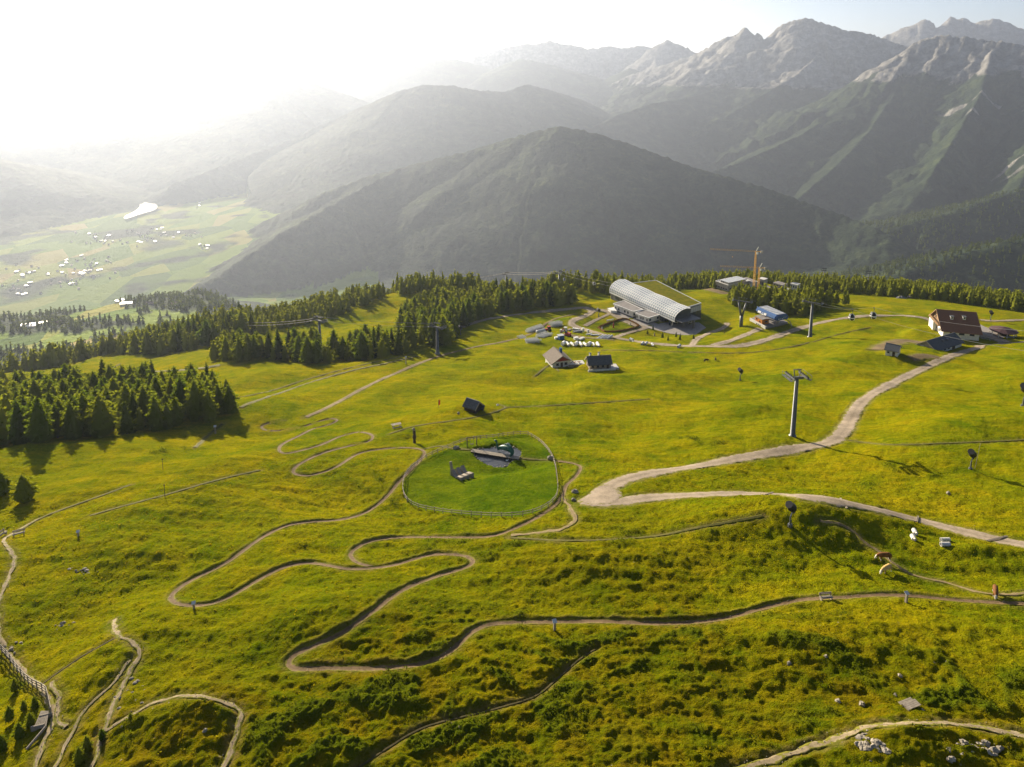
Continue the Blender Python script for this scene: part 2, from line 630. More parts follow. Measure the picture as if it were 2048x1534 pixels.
path('gravel_foot_path', 'gravel', [(1380, 1585), (1430, 1561), (1470, 1545), (1500, 1532), (1560, 1513), (1640, 1489), (1690, 1469), (1740, 1453), (1800, 1447), (1880, 1446), (1960, 1453), (2048, 1473), (2110, 1490), (2200, 1515)], 0.42)
path('ditch', 'ditch', [(640, 1595), (700, 1545), (740, 1518), (780, 1491), (850, 1452), (950, 1426), (1000, 1413), (1070, 1391), (1120, 1351), (1160, 1316), (1192, 1296)], 0.08, 0.0, 0.10)
path('cow_path', 'foot', [(1640, 1040), (1690, 1052), (1720, 1076), (1765, 1109), (1800, 1136), (1830, 1151), (1900, 1168), (1955, 1183), (2000, 1187), (2060, 1186), (2200, 1184)], 0.28)
path('rocky_path', 'gravel', [(78, 1037), (34, 1061), (8, 1080), (19, 1098), (28, 1121), (19, 1154), (4, 1184), (-6, 1215), (-8, 1245), (0, 1275), (12, 1298), (36, 1332), (60, 1360), (86, 1380), (102, 1407), (106, 1439), (93, 1472), (81, 1502), (72, 1545), (60, 1600)], 0.30)
path('rocky_path', 'gravel', [(228, 1239), (232, 1268), (268, 1284), (280, 1308), (260, 1342), (243, 1379), (224, 1413), (213, 1446), (206, 1470), (196, 1500), (178, 1545), (150, 1600)], 0.30)
path('rocky_path', 'gravel', [(262, 1320), (224, 1364), (180, 1409), (150, 1454), (131, 1491), (102, 1545), (80, 1600)], 0.2)
path('rocky_path', 'gravel', [(105, 1362), (116, 1401), (112, 1435), (133, 1452)], 0.25)
path('ditch', 'ditch', [(82, 1367), (123, 1338), (168, 1308), (228, 1275)], 0.10, 0.0, 0.14)
path('rocky_path', 'gravel', [(204, 1463), (262, 1431), (299, 1409), (355, 1394), (408, 1392), (449, 1405), (480, 1424), (479, 1450), (468, 1480), (450, 1530), (430, 1590)], 0.24)

# raster of the path profile
RX0, RX1, RY0, RY1, RC = -300.0, 330.0, 35.0, 520.0, 0.25
RNX, RNY = int((RX1 - RX0) / RC), int((RY1 - RY0) / RC)
DELTA = np.zeros((RNY, RNX), np.float32)     # height change of the ground
MASK = np.zeros((RNY, RNX), np.float32)      # 1 on the path
BEST = np.full((RNY, RNX), 99.0, np.float32)


def profile(o, hw, bl, br, depth):
    """height of a path bed (o = signed offset, + = left of travel)"""
    z = np.where(np.abs(o) <= hw, -depth, 0.0)
    zl = bl * np.exp(-((o - hw - 0.5) / 0.38) ** 2)
    zr = br * np.exp(-((o + hw + 0.5) / 0.38) ** 2)
    return z + zl + zr - depth * np.exp(-((np.abs(o) - hw) / 0.35) ** 2) * (np.abs(o) > hw)


for pi, p in enumerate(PATHS):
    Q = trace(p['pix'])
    T = np.gradient(Q, axis=0)
    T /= np.hypot(T[:, 0], T[:, 1])[:, None] + 1e-9
    Nn = np.stack([-T[:, 1], T[:, 0]], 1)          # left normal
    sdot = Nn @ SUNH
    s = np.arange(len(Q)) * 0.35
    wob = 0.75 + 0.5 * noise(s / 7.0, s * 0 + pi, 11)
    wid = p['hw'] + (p['hw2'] - p['hw']) * sstep(0, len(Q), np.arange(len(Q)))
    wid = wid * (1 + (0.55 if p['kind'] in ('gravel', 'foot') else 0.18) * fbm(s / 2.6, s * 0 + pi * 3.3, 3, 12) * 1.4)
    if p['kind'] in ('gravel', 'foot'):
        Q = Q + Nn * (0.28 * noise(s / 2.2, s * 0 + pi * 1.7, 13))[:, None]
    p.update(Q=Q, T=T, N=Nn, wid=wid, bl=p['berm'] * np.clip(sdot, 0, 1) * wob, br=p['berm'] * np.clip(-sdot, 0, 1) * wob, s=s)
    for k in range(len(Q)):
        R = wid[k] + (2.2 if p['berm'] else 0.8)
        x0 = int((Q[k, 0] - R - RX0) / RC); x1 = int((Q[k, 0] + R - RX0) / RC) + 1
        y0 = int((Q[k, 1] - R - RY0) / RC); y1 = int((Q[k, 1] + R - RY0) / RC) + 1
        if x0 < 0 or y0 < 0 or x1 >= RNX or y1 >= RNY:
            continue
        gx = RX0 + np.arange(x0, x1) * RC - Q[k, 0]; gy = RY0 + np.arange(y0, y1) * RC - Q[k, 1]
        o = gx[None, :] * Nn[k, 0] + gy[:, None] * Nn[k, 1]
        d = np.hypot(gx[None, :], gy[:, None])
        m = (d < BEST[y0:y1, x0:x1]) & (d < R)
        on = (np.abs(o) < wid[k] + 0.15)
        dl = profile(o, wid[k], p['bl'][k], p['br'][k], p['depth']) - 0.13 * on
        BEST[y0:y1, x0:x1] = np.where(m, d, BEST[y0:y1, x0:x1])
        DELTA[y0:y1, x0:x1] = np.where(m, dl, DELTA[y0:y1, x0:x1])
        MASK[y0:y1, x0:x1] = np.where(m, np.maximum(on * 1.0, np.exp(-np.maximum(np.abs(o) - wid[k], 0) ** 2 * 2.0)), MASK[y0:y1, x0:x1])
    # junctions: keep beds open where paths cross
def rlook(A, x, y):
    fx = (x - RX0) / RC; fy = (y - RY0) / RC
    ok = (fx > 0) & (fy > 0) & (fx < RNX - 2) & (fy < RNY - 2)
    fx = np.clip(fx, 0, RNX - 2); fy = np.clip(fy, 0, RNY - 2)
    ix = fx.astype(int); iy = fy.astype(int); u = fx - ix; v = fy - iy
    r_ = (A[iy, ix] * (1 - u) + A[iy, ix + 1] * u) * (1 - v) + (A[iy + 1, ix] * (1 - u) + A[iy + 1, ix + 1] * u) * v
    return np.where(ok, r_, 0)


def inpoly(px, py, poly):
    c = np.zeros(np.shape(px), bool)
    n = len(poly)
    for i in range(n):
        x0, y0 = poly[i]; x1, y1 = poly[(i + 1) % n]
        t = ((y0 > py) != (y1 > py)) & (px < (x1 - x0) * (py - y0) / (y1 - y0 + 1e-12) + x0)
        c ^= t
    return c


def to_px(P):
    P = np.atleast_2d(P)
    x, y, z = P[:, 0], P[:, 1], P[:, 2]
    f = y * CP - z * SP; u = y * SP + z * CP
    return 1024 + FPX * x / f, PY0 - FPX * u / f


# enclosure fence line and pond outline (photo pixels)
FENCE_PX = [(1056, 870), (1080, 885), (1098, 905), (1108, 925), (1113, 950), (1115, 990), (1100, 1012), (1072, 1026), (1030, 1034), (970, 1034), (900, 1028), (850, 1020), (822, 1010), (808, 992), (806, 968), (815, 945), (838, 925), (870, 908), (905, 893), (935, 882), (985, 876), (1030, 870)]
POND_PX = [(947, 903), (955, 898), (975, 896), (1000, 893), (1020, 893), (1036, 898), (1043, 907), (1036, 917), (1022, 925), (1012, 934), (995, 935), (975, 930), (958, 920), (949, 911)]
_fc = catmull(FENCE_PX + FENCE_PX[:1], 6)
FENCE_XY = at(_fc[:, 0], _fc[:, 1])[:, :2]
POND_Z = float(zs(*POND[:2])) - 0.25
_pp = catmull(POND_PX + POND_PX[:1], 6)
POND_XY = np.stack(plane(_pp[:, 0], _pp[:, 1], POND_Z)[:2], 1)


def ground(x, y, micro=True):
    """final ground height of the meadow; also returns masks"""
    z = zs(x, y)
    dl = rlook(DELTA, x, y); mk = np.clip(rlook(MASK, x, y), 0, 1)
    r = np.hypot(x, y)
    heath = np.clip(sstep(104, 62, r + 22 * fbm(x / 30, y / 30, 3, 21)) * 1.0 + 0.3 * sstep(0.05, 0.35, fbm(x / 38, y / 38, 3, 23)) * sstep(180, 100, r), 0, 1)
    warp = x + 6 * noise(x / 14, y / 14, 31), y + 6 * noise(x / 14, y / 14, 32)
    sh = fbm(warp[0] / 7.5, warp[1] / 4.2, 3, 24)
    shrub = sstep(0.0, 0.24, sh) * np.clip(heath * 1.1 + 0.12, 0, 1) * (0.35 + 0.65 * sstep(-0.1, 0.25, fbm(x / 34, y / 24, 2, 25)))
    shrub = shrub + 0.3 * sstep(0.22, 0.40, sh) * sstep(0.05, 0.25, fbm(x / 50, y / 40, 2, 27)) * sstep(330, 160, r)
    shrub = np.clip(shrub, 0, 1) * (1 - mk)
    lush = inpoly(x, y, FENCE_XY).astype(float)
    shrub *= (1 - lush)
    pond = inpoly(x, y, POND_XY).astype(float)
    if micro:
        k = (1 - mk) * (1 - 0.6 * lush) * sstep(700, 350, r)
        z = z + k * (0.09 * noise(x / 0.55, y / 0.55, 41) + 0.16 * noise(x / 1.3, y / 1.3, 42) + 0.20 * noise(x / 3.2, y / 3.2, 43) + 0.22 * noise(x / 13.0 + 0.12 * y, y / 2.1, 49))
        z = z + k * heath * (0.18 * np.abs(noise(x / 1.1, y / 0.9, 44)) + 0.36 * np.abs(noise(x / 3.0, y / 2.0, 45)) + 0.40 * np.abs(noise(x / 7.0, y / 4.0, 48)))
        z = z + shrub * (0.22 + 0.26 * np.abs(noise(x / 0.9, y / 0.9, 46)) + 0.14 * noise(x / 0.4, y / 0.4, 47))
    z = z + dl
    z = np.where(pond > 0, np.minimum(z, POND_Z - 0.5), z)
    return z, dict(heath=heath, shrub=shrub, lush=lush, path=mk)


# ------------------------------------------------------------------ ground material
def meadow_material():
    m, nt, out = new_mat('meadow_grass')
    P = pos(nt)
    big = noise_n(nt, P, 0.028, 4, 0.6)
    mid = noise_n(nt, P, 0.16, 5, 0.65, 0.4)
    fine = noise_n(nt, P, 1.3, 5, 0.75)
    vfine = noise_n(nt, P, 4.5, 3, 0.7)
    f = math_(nt, 'ADD', math_(nt, 'MULTIPLY', big, 0.50), math_(nt, 'MULTIPLY', mid, 0.50))
    grass = ramp(nt, f, [(0.34, (0.098, 0.150, 0.002)), (0.44, (0.170, 0.196, 0.003)), (0.54, (0.242, 0.230, 0.003)), (0.64, (0.312, 0.256, 0.004))])
    stri = noise_n(nt, stretch(nt, P, (0.10, 0.55, 0.55)), 1.0, 4, 0.65, 0.8)
    grass = mixc(nt, 1.0, grass, ramp(nt, stri, [(0.36, (0.72, 0.80, 0.7)), (0.5, (1.0, 1.0, 1.0)), (0.66, (1.16, 1.10, 1.0))]), 'MULTIPLY')
    det = ramp(nt, math_(nt, 'ADD', math_(nt, 'MULTIPLY', fine, 0.62), math_(nt, 'MULTIPLY', vfine, 0.38)), [(0.34, (0.50, 0.56, 0.5)), (0.47, (0.90, 0.91, 0.9)), (0.56, (1.08, 1.05, 1.0)), (0.66, (1.30, 1.22, 1.1))])
    grass = mixc(nt, 1.0, grass, det, 'MULTIPLY')
    hn = noise_n(nt, P, 0.30, 5, 0.7, 0.6)
    heath = ramp(nt, hn, [(0.33, (0.055, 0.085, 0.002)), (0.45, (0.105, 0.108, 0.002)), (0.56, (0.165, 0.122, 0.003)), (0.68, (0.130, 0.084, 0.004))])
    heath = mixc(nt, 1.0, heath, det, 'MULTIPLY')
    col = mixc(nt, math_(nt, 'MULTIPLY', attr(nt, 'heath'), 0.75), grass, heath)
    lush = mixc(nt, 1.0, ramp(nt, mid, [(0.35, (0.050, 0.110, 0.003)), (0.62, (0.115, 0.175, 0.005))]), det, 'MULTIPLY')
    col = mixc(nt, math_(nt, 'MULTIPLY', attr(nt, 'lush'), 0.78), col, lush)
    shr = ramp(nt, fine, [(0.32, (0.042, 0.068, 0.003)), (0.52, (0.082, 0.112, 0.004)), (0.70, (0.135, 0.152, 0.007))])
    col = mixc(nt, math_(nt, 'MULTIPLY', attr(nt, 'shrub'), 0.9), col, shr)
    edge = math_(nt, 'MULTIPLY', attr(nt, 'path'), ramp(nt, fine, [(0.40, (0, 0, 0)), (0.62, (1, 1, 1))]))
    col = mixc(nt, math_(nt, 'MULTIPLY', edge, 0.7), col, (0.19, 0.14, 0.075))
    # scattered pale stones and dry tufts
    vo = nt.nodes.new('ShaderNodeTexVoronoi'); vo.inputs['Scale'].default_value = 0.55; L(nt, P, vo.inputs['Vector'])
    st = ramp(nt, vo.outputs['Distance'], [(0.055, (1, 1, 1)), (0.085, (0, 0, 0))])
    st = math_(nt, 'MULTIPLY', st, math_(nt, 'MULTIPLY', attr(nt, 'heath'), ramp(nt, big, [(0.52, (0, 0, 0)), (0.6, (1, 1, 1))])))
    col = mixc(nt, st, col, (0.36, 0.31, 0.22))
    h = math_(nt, 'ADD', fine, math_(nt, 'MULTIPLY', vfine, 0.45))
    bsdf(nt, out, col, 1.0, h, 1.0, 0.8, spec=0.0)
    return m


M_MEADOW = meadow_material()
NC = 700
AZ = np.radians(np.linspace(-46, 46, NC))
# ring radii: even steps in the picture, then even steps on the ground
pyy = np.linspace(1760, 600, 560)
ug = (PY0 - pyy) / FPX
tan_ = -(-SP + ug * CP) / (CP + ug * SP)
yy = np.linspace(20, 700, 7000)
dd = -z_near(0 * yy, yy) / yy
rr = np.interp(-tan_, -dd, yy)
rr = rr[rr < 470]
rr = np.r_[rr, np.arange(rr[-1] + 2.6, 760, 3.2)]
NR = len(rr)
R2, A2 = np.meshgrid(rr, AZ, indexing='ij')
gx, gy = (R2 * np.sin(A2)).ravel(), (R2 * np.cos(A2)).ravel()
gz, gm = ground(gx, gy)
grid_mesh('meadow', np.stack([gx, gy, gz], 1), NR, NC, M_MEADOW, attrs=gm)
LAST_RING = rr[-1]

# ------------------------------------------------------------------ road and trail sheets
def way_material(name, c_dark, c_light, e0=0.72, e1=1.0, gk=1.0, pn=2.2):
    m, nt, out = new_mat(name)
    P = pos(nt)
    big = noise_n(nt, P, 0.35, 4, 0.6)
    fine = noise_n(nt, P, 2.6, 5, 0.75)
    u = attr(nt, 'across')
    f = math_(nt, 'ADD', math_(nt, 'MULTIPLY', big, 0.5), math_(nt, 'MULTIPLY', fine, 0.5))
    col = ramp(nt, f, [(0.36, c_dark), (0.62, c_light)])
    # wheel tracks slightly paler, crown and verge dustier
    tr = ramp(nt, math_(nt, 'ABSOLUTE', u), [(0.0, (0.86, 0.86, 0.84)), (0.30, (1.05, 1.04, 1.02)), (0.62, (1.1, 1.1, 1.1)), (0.80, (0.92, 0.90, 0.86)), (1.0, (0.70, 0.72, 0.55))])
    col = mixc(nt, 1.0, col, tr, 'MULTIPLY')
    # grass creeping in from the edges in ragged patches
    med = noise_n(nt, P, 1.1, 4, 0.7)
    gr = ramp(nt, math_(nt, 'ADD', ramp(nt, math_(nt, 'ABSOLUTE', u), [(e0, (0, 0, 0)), (e1, (1, 1, 1))]), math_(nt, 'MULTIPLY', math_(nt, 'SUBTRACT', med, 0.5), pn)), [(0.42, (0, 0, 0)), (0.58, (1, 1, 1))])
    gcol = ramp(nt, fine, [(0.3, (0.07, 0.085, 0.004)), (0.7, (0.22, 0.20, 0.008))])
    col = mixc(nt, math_(nt, 'MULTIPLY', gr, gk), col, gcol)
    bsdf(nt, out, col, 0.92, fine, 0.5, 0.08, spec=0.15)
    return m


WAYM = {'road': way_material('gravel', (0.17, 0.138, 0.10), (0.33, 0.27, 0.205), 0.55, 1.02, 0.9),
        'dirt': way_material('dirt', (0.095, 0.07, 0.032), (0.20, 0.145, 0.075), 0.35, 1.0, 0.9),
        'flow': way_material('trail_earth', (0.075, 0.050, 0.024), (0.200, 0.136, 0.072), 0.4, 1.05, 0.9),
        'foot': way_material('trodden_earth', (0.13, 0.10, 0.045), (0.28, 0.21, 0.115), 0.2, 1.0, 0.9, 3.2),
        'gravel': way_material('pale_gravel', (0.14, 0.11, 0.06), (0.34, 0.275, 0.175), 0.05, 1.0, 0.92, 3.6),
        'rut': way_material('rut_earth', (0.050, 0.052, 0.008), (0.125, 0.110, 0.025), 0.25, 1.0, 0.7),
        'ditch': way_material('ditch_earth', (0.03, 0.027, 0.01), (0.10, 0.08, 0.03))}
for p in PATHS:
    Q, Nn, wid = p['Q'], p['N'], p['wid']
    nacross = 9
    us = np.linspace(-1, 1, nacross)
    W = wid + (0.22 if p['berm'] else 0.05)
    fray = 1 + (0.7 if p['kind'] in ('gravel', 'foot') else 0.36) * fbm(np.arange(len(Q))[:, None] / 4.0 + 7, us[None, :] * 3.0, 3, 15) * np.abs(us)
    o = W[:, None] * us[None, :] * fray
    X = Q[:, 0][:, None] + Nn[:, 0][:, None] * o
    Y = Q[:, 1][:, None] + Nn[:, 1][:, None] * o
    Z = zs(X, Y) + profile(o, wid[:, None], p['bl'][:, None], p['br'][:, None], p['depth'])
    rr_ = np.hypot(X, Y)
    Z += 0.012 + 0.00045 * np.maximum(rr_ - 110, 0) - 0.10 * (np.abs(us)[None, :] > 0.99) * (0 if p['berm'] else 1)
    Z += 0.03 * noise(X / 0.8, Y / 0.8, 51)
    V = np.stack([X, Y, Z], -1).reshape(-1, 3)
    o_ = grid_mesh(p['name'], V, len(Q), nacross, WAYM[p['kind']], attrs={'across': np.tile(us, len(Q))})
# widened gravel where the two roads meet
jx = catmull([(1152, 1002), (1172, 990), (1192, 974), (1216, 967), (1238, 978), (1246, 994), (1230, 1008), (1200, 1012), (1168, 1010), (1152, 1002)], 4)[:-1]
J = at(jx[:, 0], jx[:, 1])[:, :2]
jc = J.mean(0)
jr = np.linspace(0, 1, 7)
JX = jc[0] + (J[:, 0] - jc[0])[None, :] * jr[:, None]; JY = jc[1] + (J[:, 1] - jc[1])[None, :] * jr[:, None]
JX = np.c_[JX, JX[:, :1]]; JY = np.c_[JY, JY[:, :1]]
JZ = zs(JX, JY) + 0.045 + 0.02 * noise(JX, JY, 52) + np.where(jr[:, None] > 0.99, -0.12, 0)
grid_mesh('gravel_junction', np.stack([JX, JY, JZ], -1).reshape(-1, 3), 7, JX.shape[1], WAYM['road'], attrs={'across': np.repeat(jr * 0.85, JX.shape[1])})
# ------------------------------------------------------------------ far terrain: valley, wooded hills, rocky mountains
VALLEY = -905.0
RIDGES = [
    # name, kind (0 wood, 1 rock, 2 far pale rock), slope, roughness, [(px, py, range)]
    ('wooded_hill', 0, 0.50, 1.0, [(425, 520, 4150), (480, 470, 4200), (560, 430, 4200), (640, 388, 4200), (750, 348, 4200), (850, 322, 4150), (950, 296, 4100), (1040, 270, 4050), (1122, 250, 4000), (1200, 268, 3950), (1300, 302, 3900), (1400, 337, 3800), (1500, 367, 3700), (1600, 398, 3600), (1690, 432, 3500), (1780, 470, 3300)]),
    ('wooded_hill', 0, 0.46, 0.8, [(800, 336, 4150), (680, 400, 3750), (570, 462, 3400), (480, 520, 3120), (415, 562, 2920), (350, 592, 2780), (270, 622, 2650)]),
    ('wooded_ridge', 0, 0.46, 0.6, [(350, 366, 5500), (400, 347, 5700), (480, 316, 6050), (560, 286, 6300), (640, 250, 6450), (720, 215, 6500), (800, 181, 6500), (840, 170, 6500), (900, 170, 6500), (960, 181, 6600), (1010, 183, 6800), (1055, 168, 7000), (1100, 180, 7200), (1160, 198, 7600)]),
    ('rocky_mountain', 1, 0.62, 1.0, [(1040, 215, 9300), (1120, 200, 9500), (1200, 178, 9500), (1260, 148, 9300), (1330, 128, 9000), (1388, 108, 8800), (1430, 82, 8700), (1470, 68, 8600), (1492, 52, 8500), (1535, 76, 8500), (1558, 50, 8400), (1585, 40, 8350), (1610, 33, 8300), (1650, 46, 8250), (1690, 58, 8200), (1740, 66, 8200), (1815, 92, 8000), (1900, 130, 7900)]),
    ('rocky_mountain', 1, 0.62, 0.8, [(1655, 50, 8250), (1640, 105, 7800), (1590, 150, 7400), (1520, 190, 7000), (1460, 225, 6700)]),
    ('rocky_mountain', 0, 0.50, 0.9, [(1500, 150, 8000), (1400, 190, 7300), (1300, 208, 6800), (1240, 228, 6500), (1185, 256, 6200), (1160, 300, 5800)]),
    ('rocky_peak', 1, 0.66, 1.0, [(1640, 228, 6300), (1700, 182, 6350), (1755, 138, 6450), (1800, 104, 6500), (1832, 80, 6600), (1880, 68, 6600), (1960, 75, 6500), (2048, 90, 6400), (2180, 112, 6200)]),
    ('rocky_peak', 0, 0.55, 0.9, [(1755, 140, 6450), (1690, 215, 6000), (1600, 270, 5600), (1500, 315, 5200), (1420, 345, 4900), (1380, 375, 4700)]),
    ('rocky_peak', 0, 0.58, 0.9, [(1800, 170, 6200), (1740, 260, 5600), (1680, 325, 5100), (1610, 385, 4700), (1560, 430, 4400)]),
    ('rocky_peak', 1, 0.62, 0.9, [(1985, 95, 6400), (1960, 190, 5700), (1900, 290, 5100), (1860, 350, 4700)]),
    ('rocky_peak', 1, 0.62, 0.9, [(2110, 120, 6200), (2090, 230, 5400), (2060, 330, 4800), (2030, 390, 4400)]),
    ('wooded_spur', 0, 0.42, 0.8, [(1640, 500, 3300), (1740, 470, 3500), (1850, 440, 3700), (1960, 405, 3900), (2048, 380, 4100), (2160, 350, 4300)]),
    ('wooded_spur', 0, 0.42, 0.8, [(1800, 545, 2300), (1880, 522, 2400), (1960, 498, 2500), (2048, 478, 2600), (2160, 460, 2700)]),
    ('pale_mountains', 2, 0.75, 1.0, [(1700, 105, 11400), (1780, 68, 11400), (1810, 52, 11400), (1832, 46, 11400), (1852, 38, 11400), (1876, 54, 11400), (1900, 33, 11400), (1925, 34, 11400), (1950, 45, 11400), (1985, 34, 11400), (2010, 42, 11400), (2048, 55, 11400), (2160, 60, 11400)]),
    ('far_mountains', 2, 0.70, 1.0, [(850, 165, 11200), (900, 132, 11200), (960, 103, 11200), (1020, 90, 11200), (1060, 86, 11200), (1100, 75, 11200), (1130, 86, 11200), (1180, 93, 11200), (1230, 89, 11200), (1290, 92, 11200), (1350, 95, 11200), (1440, 120, 11200)]),
    ('far_mountains', 2, 0.75, 1.0, [(1210, 165, 10400), (1270, 130, 10400), (1300, 92, 10400), (1335, 73, 10400), (1365, 86, 10400), (1392, 100, 10400), (1450, 130, 10400)]),
    ('far_mountains', 0, 0.50, 1.0, [(880, 185, 9800), (940, 160, 9800), (1000, 132, 9800), (1042, 117, 9800), (1100, 128, 9800), (1160, 146, 9800), (1210, 158, 9800), (1260, 135, 9800), (1300, 150, 9800)]),
    ('far_hills', 0, 0.42, 0.8, [(600, 200, 10400), (660, 168, 10400), (720, 142, 10400), (790, 124, 10400), (850, 115, 10400), (910, 116, 10400), (960, 130, 10400)]),
    ('far_hills', 0, 0.40, 0.8, [(310, 290, 7600), (400, 238, 7900), (480, 190, 8100), (560, 150, 8200), (600, 156, 8200), (660, 176, 8150), (740, 206, 8000), (820, 250, 7800)]),
    ('far_hills', 0, 0.34, 0.8, [(-160, 180, 9400), (0, 158, 9400), (150, 150, 9400), (300, 142, 9400), (450, 150, 9400), (560, 165, 9400), (640, 180, 9400)]),
    ('valley_side', 0, 0.32, 0.45, [(-260, 270, 6200), (-100, 300, 6000), (0, 328, 5900), (50, 342, 6000)]),
    ('valley_side', 0, 0.34, 0.8, [(-260, 190, 9500), (-60, 215, 9500), (100, 245, 9600), (200, 285, 9800), (280, 320, 10000)]),
]
rf = np.r_[np.linspace(LAST_RING, 3000, 80), np.linspace(3000, 9500, 310)[1:], np.linspace(9500, 16000, 90)[1:], np.linspace(16000, 25000, 50)[1:]]
NRF = len(rf)
R3, A3 = np.meshgrid(rf, AZ, indexing='ij')
fx, fy = (R3 * np.sin(A3)).ravel(), (R3 * np.cos(A3)).ravel()


def far_height(x, y):
    r = np.hypot(x, y); az = np.arctan2(x, y)
    z = z_base(x, y)
    vmask = sstep(2600, 3200, r)
    z = z + 6 * fbm(x / 400, y / 400, 3, 61) * vmask + 10 * fbm(x / 160, y / 160, 3, 60) * sstep(700, 900, r) * (1 - vmask)
    idm = np.full(x.shape, -1); rock = np.zeros(x.shape); along = np.zeros(x.shape); down = np.full(x.shape, 1e4)
    hmax = z.copy()
    wx = x + 160 * fbm(x / 900, y / 900, 3, 62); wy = y + 160 * fbm(x / 900, y / 900, 3, 63)
    for ri, (name, kind, slope, rough, pts) in enumerate(RIDGES):
        P = np.array([pt(*q) for q in pts])
        far = np.hypot(P[0, 0], P[0, 1])
        sc_ = 1.0 if far < 10000 else far / 9000.0
        best = np.full(x.shape, 1e9); bz = np.zeros(x.shape); bu = np.zeros(x.shape)
        lo = min(P[:, 0].min(), P[:, 0].max()) - 3500 * sc_; hi = P[:, 0].max() + 3500 * sc_
        ya, yb = P[:, 1].min() - 3500 * sc_, P[:, 1].max() + 3500 * sc_
        S = np.where((x > lo) & (x < hi) & (y > ya) & (y < yb))[0]
        if not len(S):
            continue
        X, Y = x[S], y[S]
        # warp fades out at the crest so that the skyline keeps its traced line
        b0 = np.full(len(S), 1e9)
        for k in range(len(P) - 1):
            a, b = P[k, :2], P[k + 1, :2]
            ab = b - a; L2 = ab @ ab
            t = np.clip(((X - a[0]) * ab[0] + (Y - a[1]) * ab[1]) / L2, 0, 1)
            d = np.hypot(X - a[0] - t * ab[0], Y - a[1] - t * ab[1])
            b0 = np.minimum(b0, d)
        wgt = sstep(0, 500, b0)
        X = X * (1 - wgt) + wx[S] * wgt; Y = Y * (1 - wgt) + wy[S] * wgt
        bd = np.full(len(S), 1e9); bz = np.zeros(len(S)); bu = np.zeros(len(S)); u0 = 0
        for k in range(len(P) - 1):
            a, b = P[k, :2], P[k + 1, :2]
            ab = b - a; L1 = math.sqrt(ab @ ab)
            t = np.clip(((X - a[0]) * ab[0] + (Y - a[1]) * ab[1]) / (L1 * L1), 0, 1)
            d = np.hypot(X - a[0] - t * ab[0], Y - a[1] - t * ab[1])
            zz = P[k, 2] + t * (P[k + 1, 2] - P[k, 2])
            m = (d * slope - zz) < (bd * slope - bz)
            bd = np.where(m, d, bd); bz = np.where(m, zz, bz); bu = np.where(m, u0 + t * L1, bu)
            u0 += L1
        q = bd / sc_
        jag = (10, 26, 48)[kind] * rough * sc_ * fbm(bu / ((150, 150, 260)[kind] * sc_), bu * 0 + ri, 5, 70 + ri, 0.65)
        s_ = slope * bd * (1 + 0.20 * np.exp(-bd / (500 * sc_)) * (kind > 0)) - slope * 0.20 * bd * sstep(600 * sc_, 2400 * sc_, bd)
        spur = noise(bu / (420 * sc_) + ri, q / 1500, 80 + ri) * 0.8 + 0.5 * noise(bu / (170 * sc_), q / 700, 81 + ri) + 0.25 * noise(bu / (75 * sc_), q / 350, 82 + ri)
        amp = (95 if kind == 0 else 120) * rough * sc_ * (1 - np.exp(-q / 420)) * sstep(2600, 900, q)
        ridged = -np.abs(noise(X / (260 * sc_), Y / (260 * sc_), 83)) * 60 * sc_ * (1 - np.exp(-q / 250)) * (kind > 0)
        zz = bz + jag * np.exp(-q / 260) - s_ + spur * amp + ridged
        crag = -np.abs(noise(bu / (95 * sc_) + 3, q / 260, 86)) * 75 * sc_ * (1 - np.exp(-q / 160)) * (kind > 0) - np.abs(noise(X / (110 * sc_), Y / (110 * sc_), 87)) * 38 * sc_ * (kind > 0) * (1 - np.exp(-q / 120))
        zz = zz + crag - (kind > 0) * np.abs(noise(bu / (42 * sc_) + 9, q / 170, 88)) * 34 * sc_ * (1 - np.exp(-q / 90)) - (kind > 0) * np.abs(noise(X / (48 * sc_), Y / (48 * sc_), 89)) * 16 * sc_
        if kind == 0:
            zz = zz + 8.0 * noise(X / 34, Y / 34, 84)
        else:
            zz = zz + 9.0 * sc_ * fbm(X / (70 * sc_), Y / (70 * sc_), 3, 85)
        m = zz > hmax[S]
        idx = S[m]
        hmax[idx] = zz[m]; idm[idx] = ri; along[idx] = bu[m]; down[idx] = q[m]
        if kind == 2:
            rock[idx] = 1.0
        elif kind == 1:
            rl = (-150 if 'mountain' in name else -70)
            rk = sstep(rl - 50, rl + 60, zz[m] + 170 * fbm(bu[m] / 260, q[m] / 520, 3, 90 + ri))
            gul = spur[m]
            chute = sstep(0.17, 0.0, np.abs(noise(bu[m] / 230 + 5, q[m] / 900, 95 + ri))) * sstep(1900, 500, q[m]) * sstep(0.0, 0.35, noise(bu[m] / 600, q[m] / 1000, 96 + ri) + 0.1)
            rock[idx] = np.clip(np.maximum(rk, chute * sstep(0.05, -0.25, gul)), 0, 1)
        else:
            rk = sstep(-40, 120, zz[m] + 120 * fbm(bu[m] / 200, q[m] / 300, 3, 97)) * (1 if 'rocky' in name else 0.12)
            rock[idx] = rk
    return hmax, idm, rock, along, down


fz, fid, frock, falong, fdown = far_height(fx, fy)
fr = np.hypot(fx, fy); faz = np.arctan2(fx, fy)
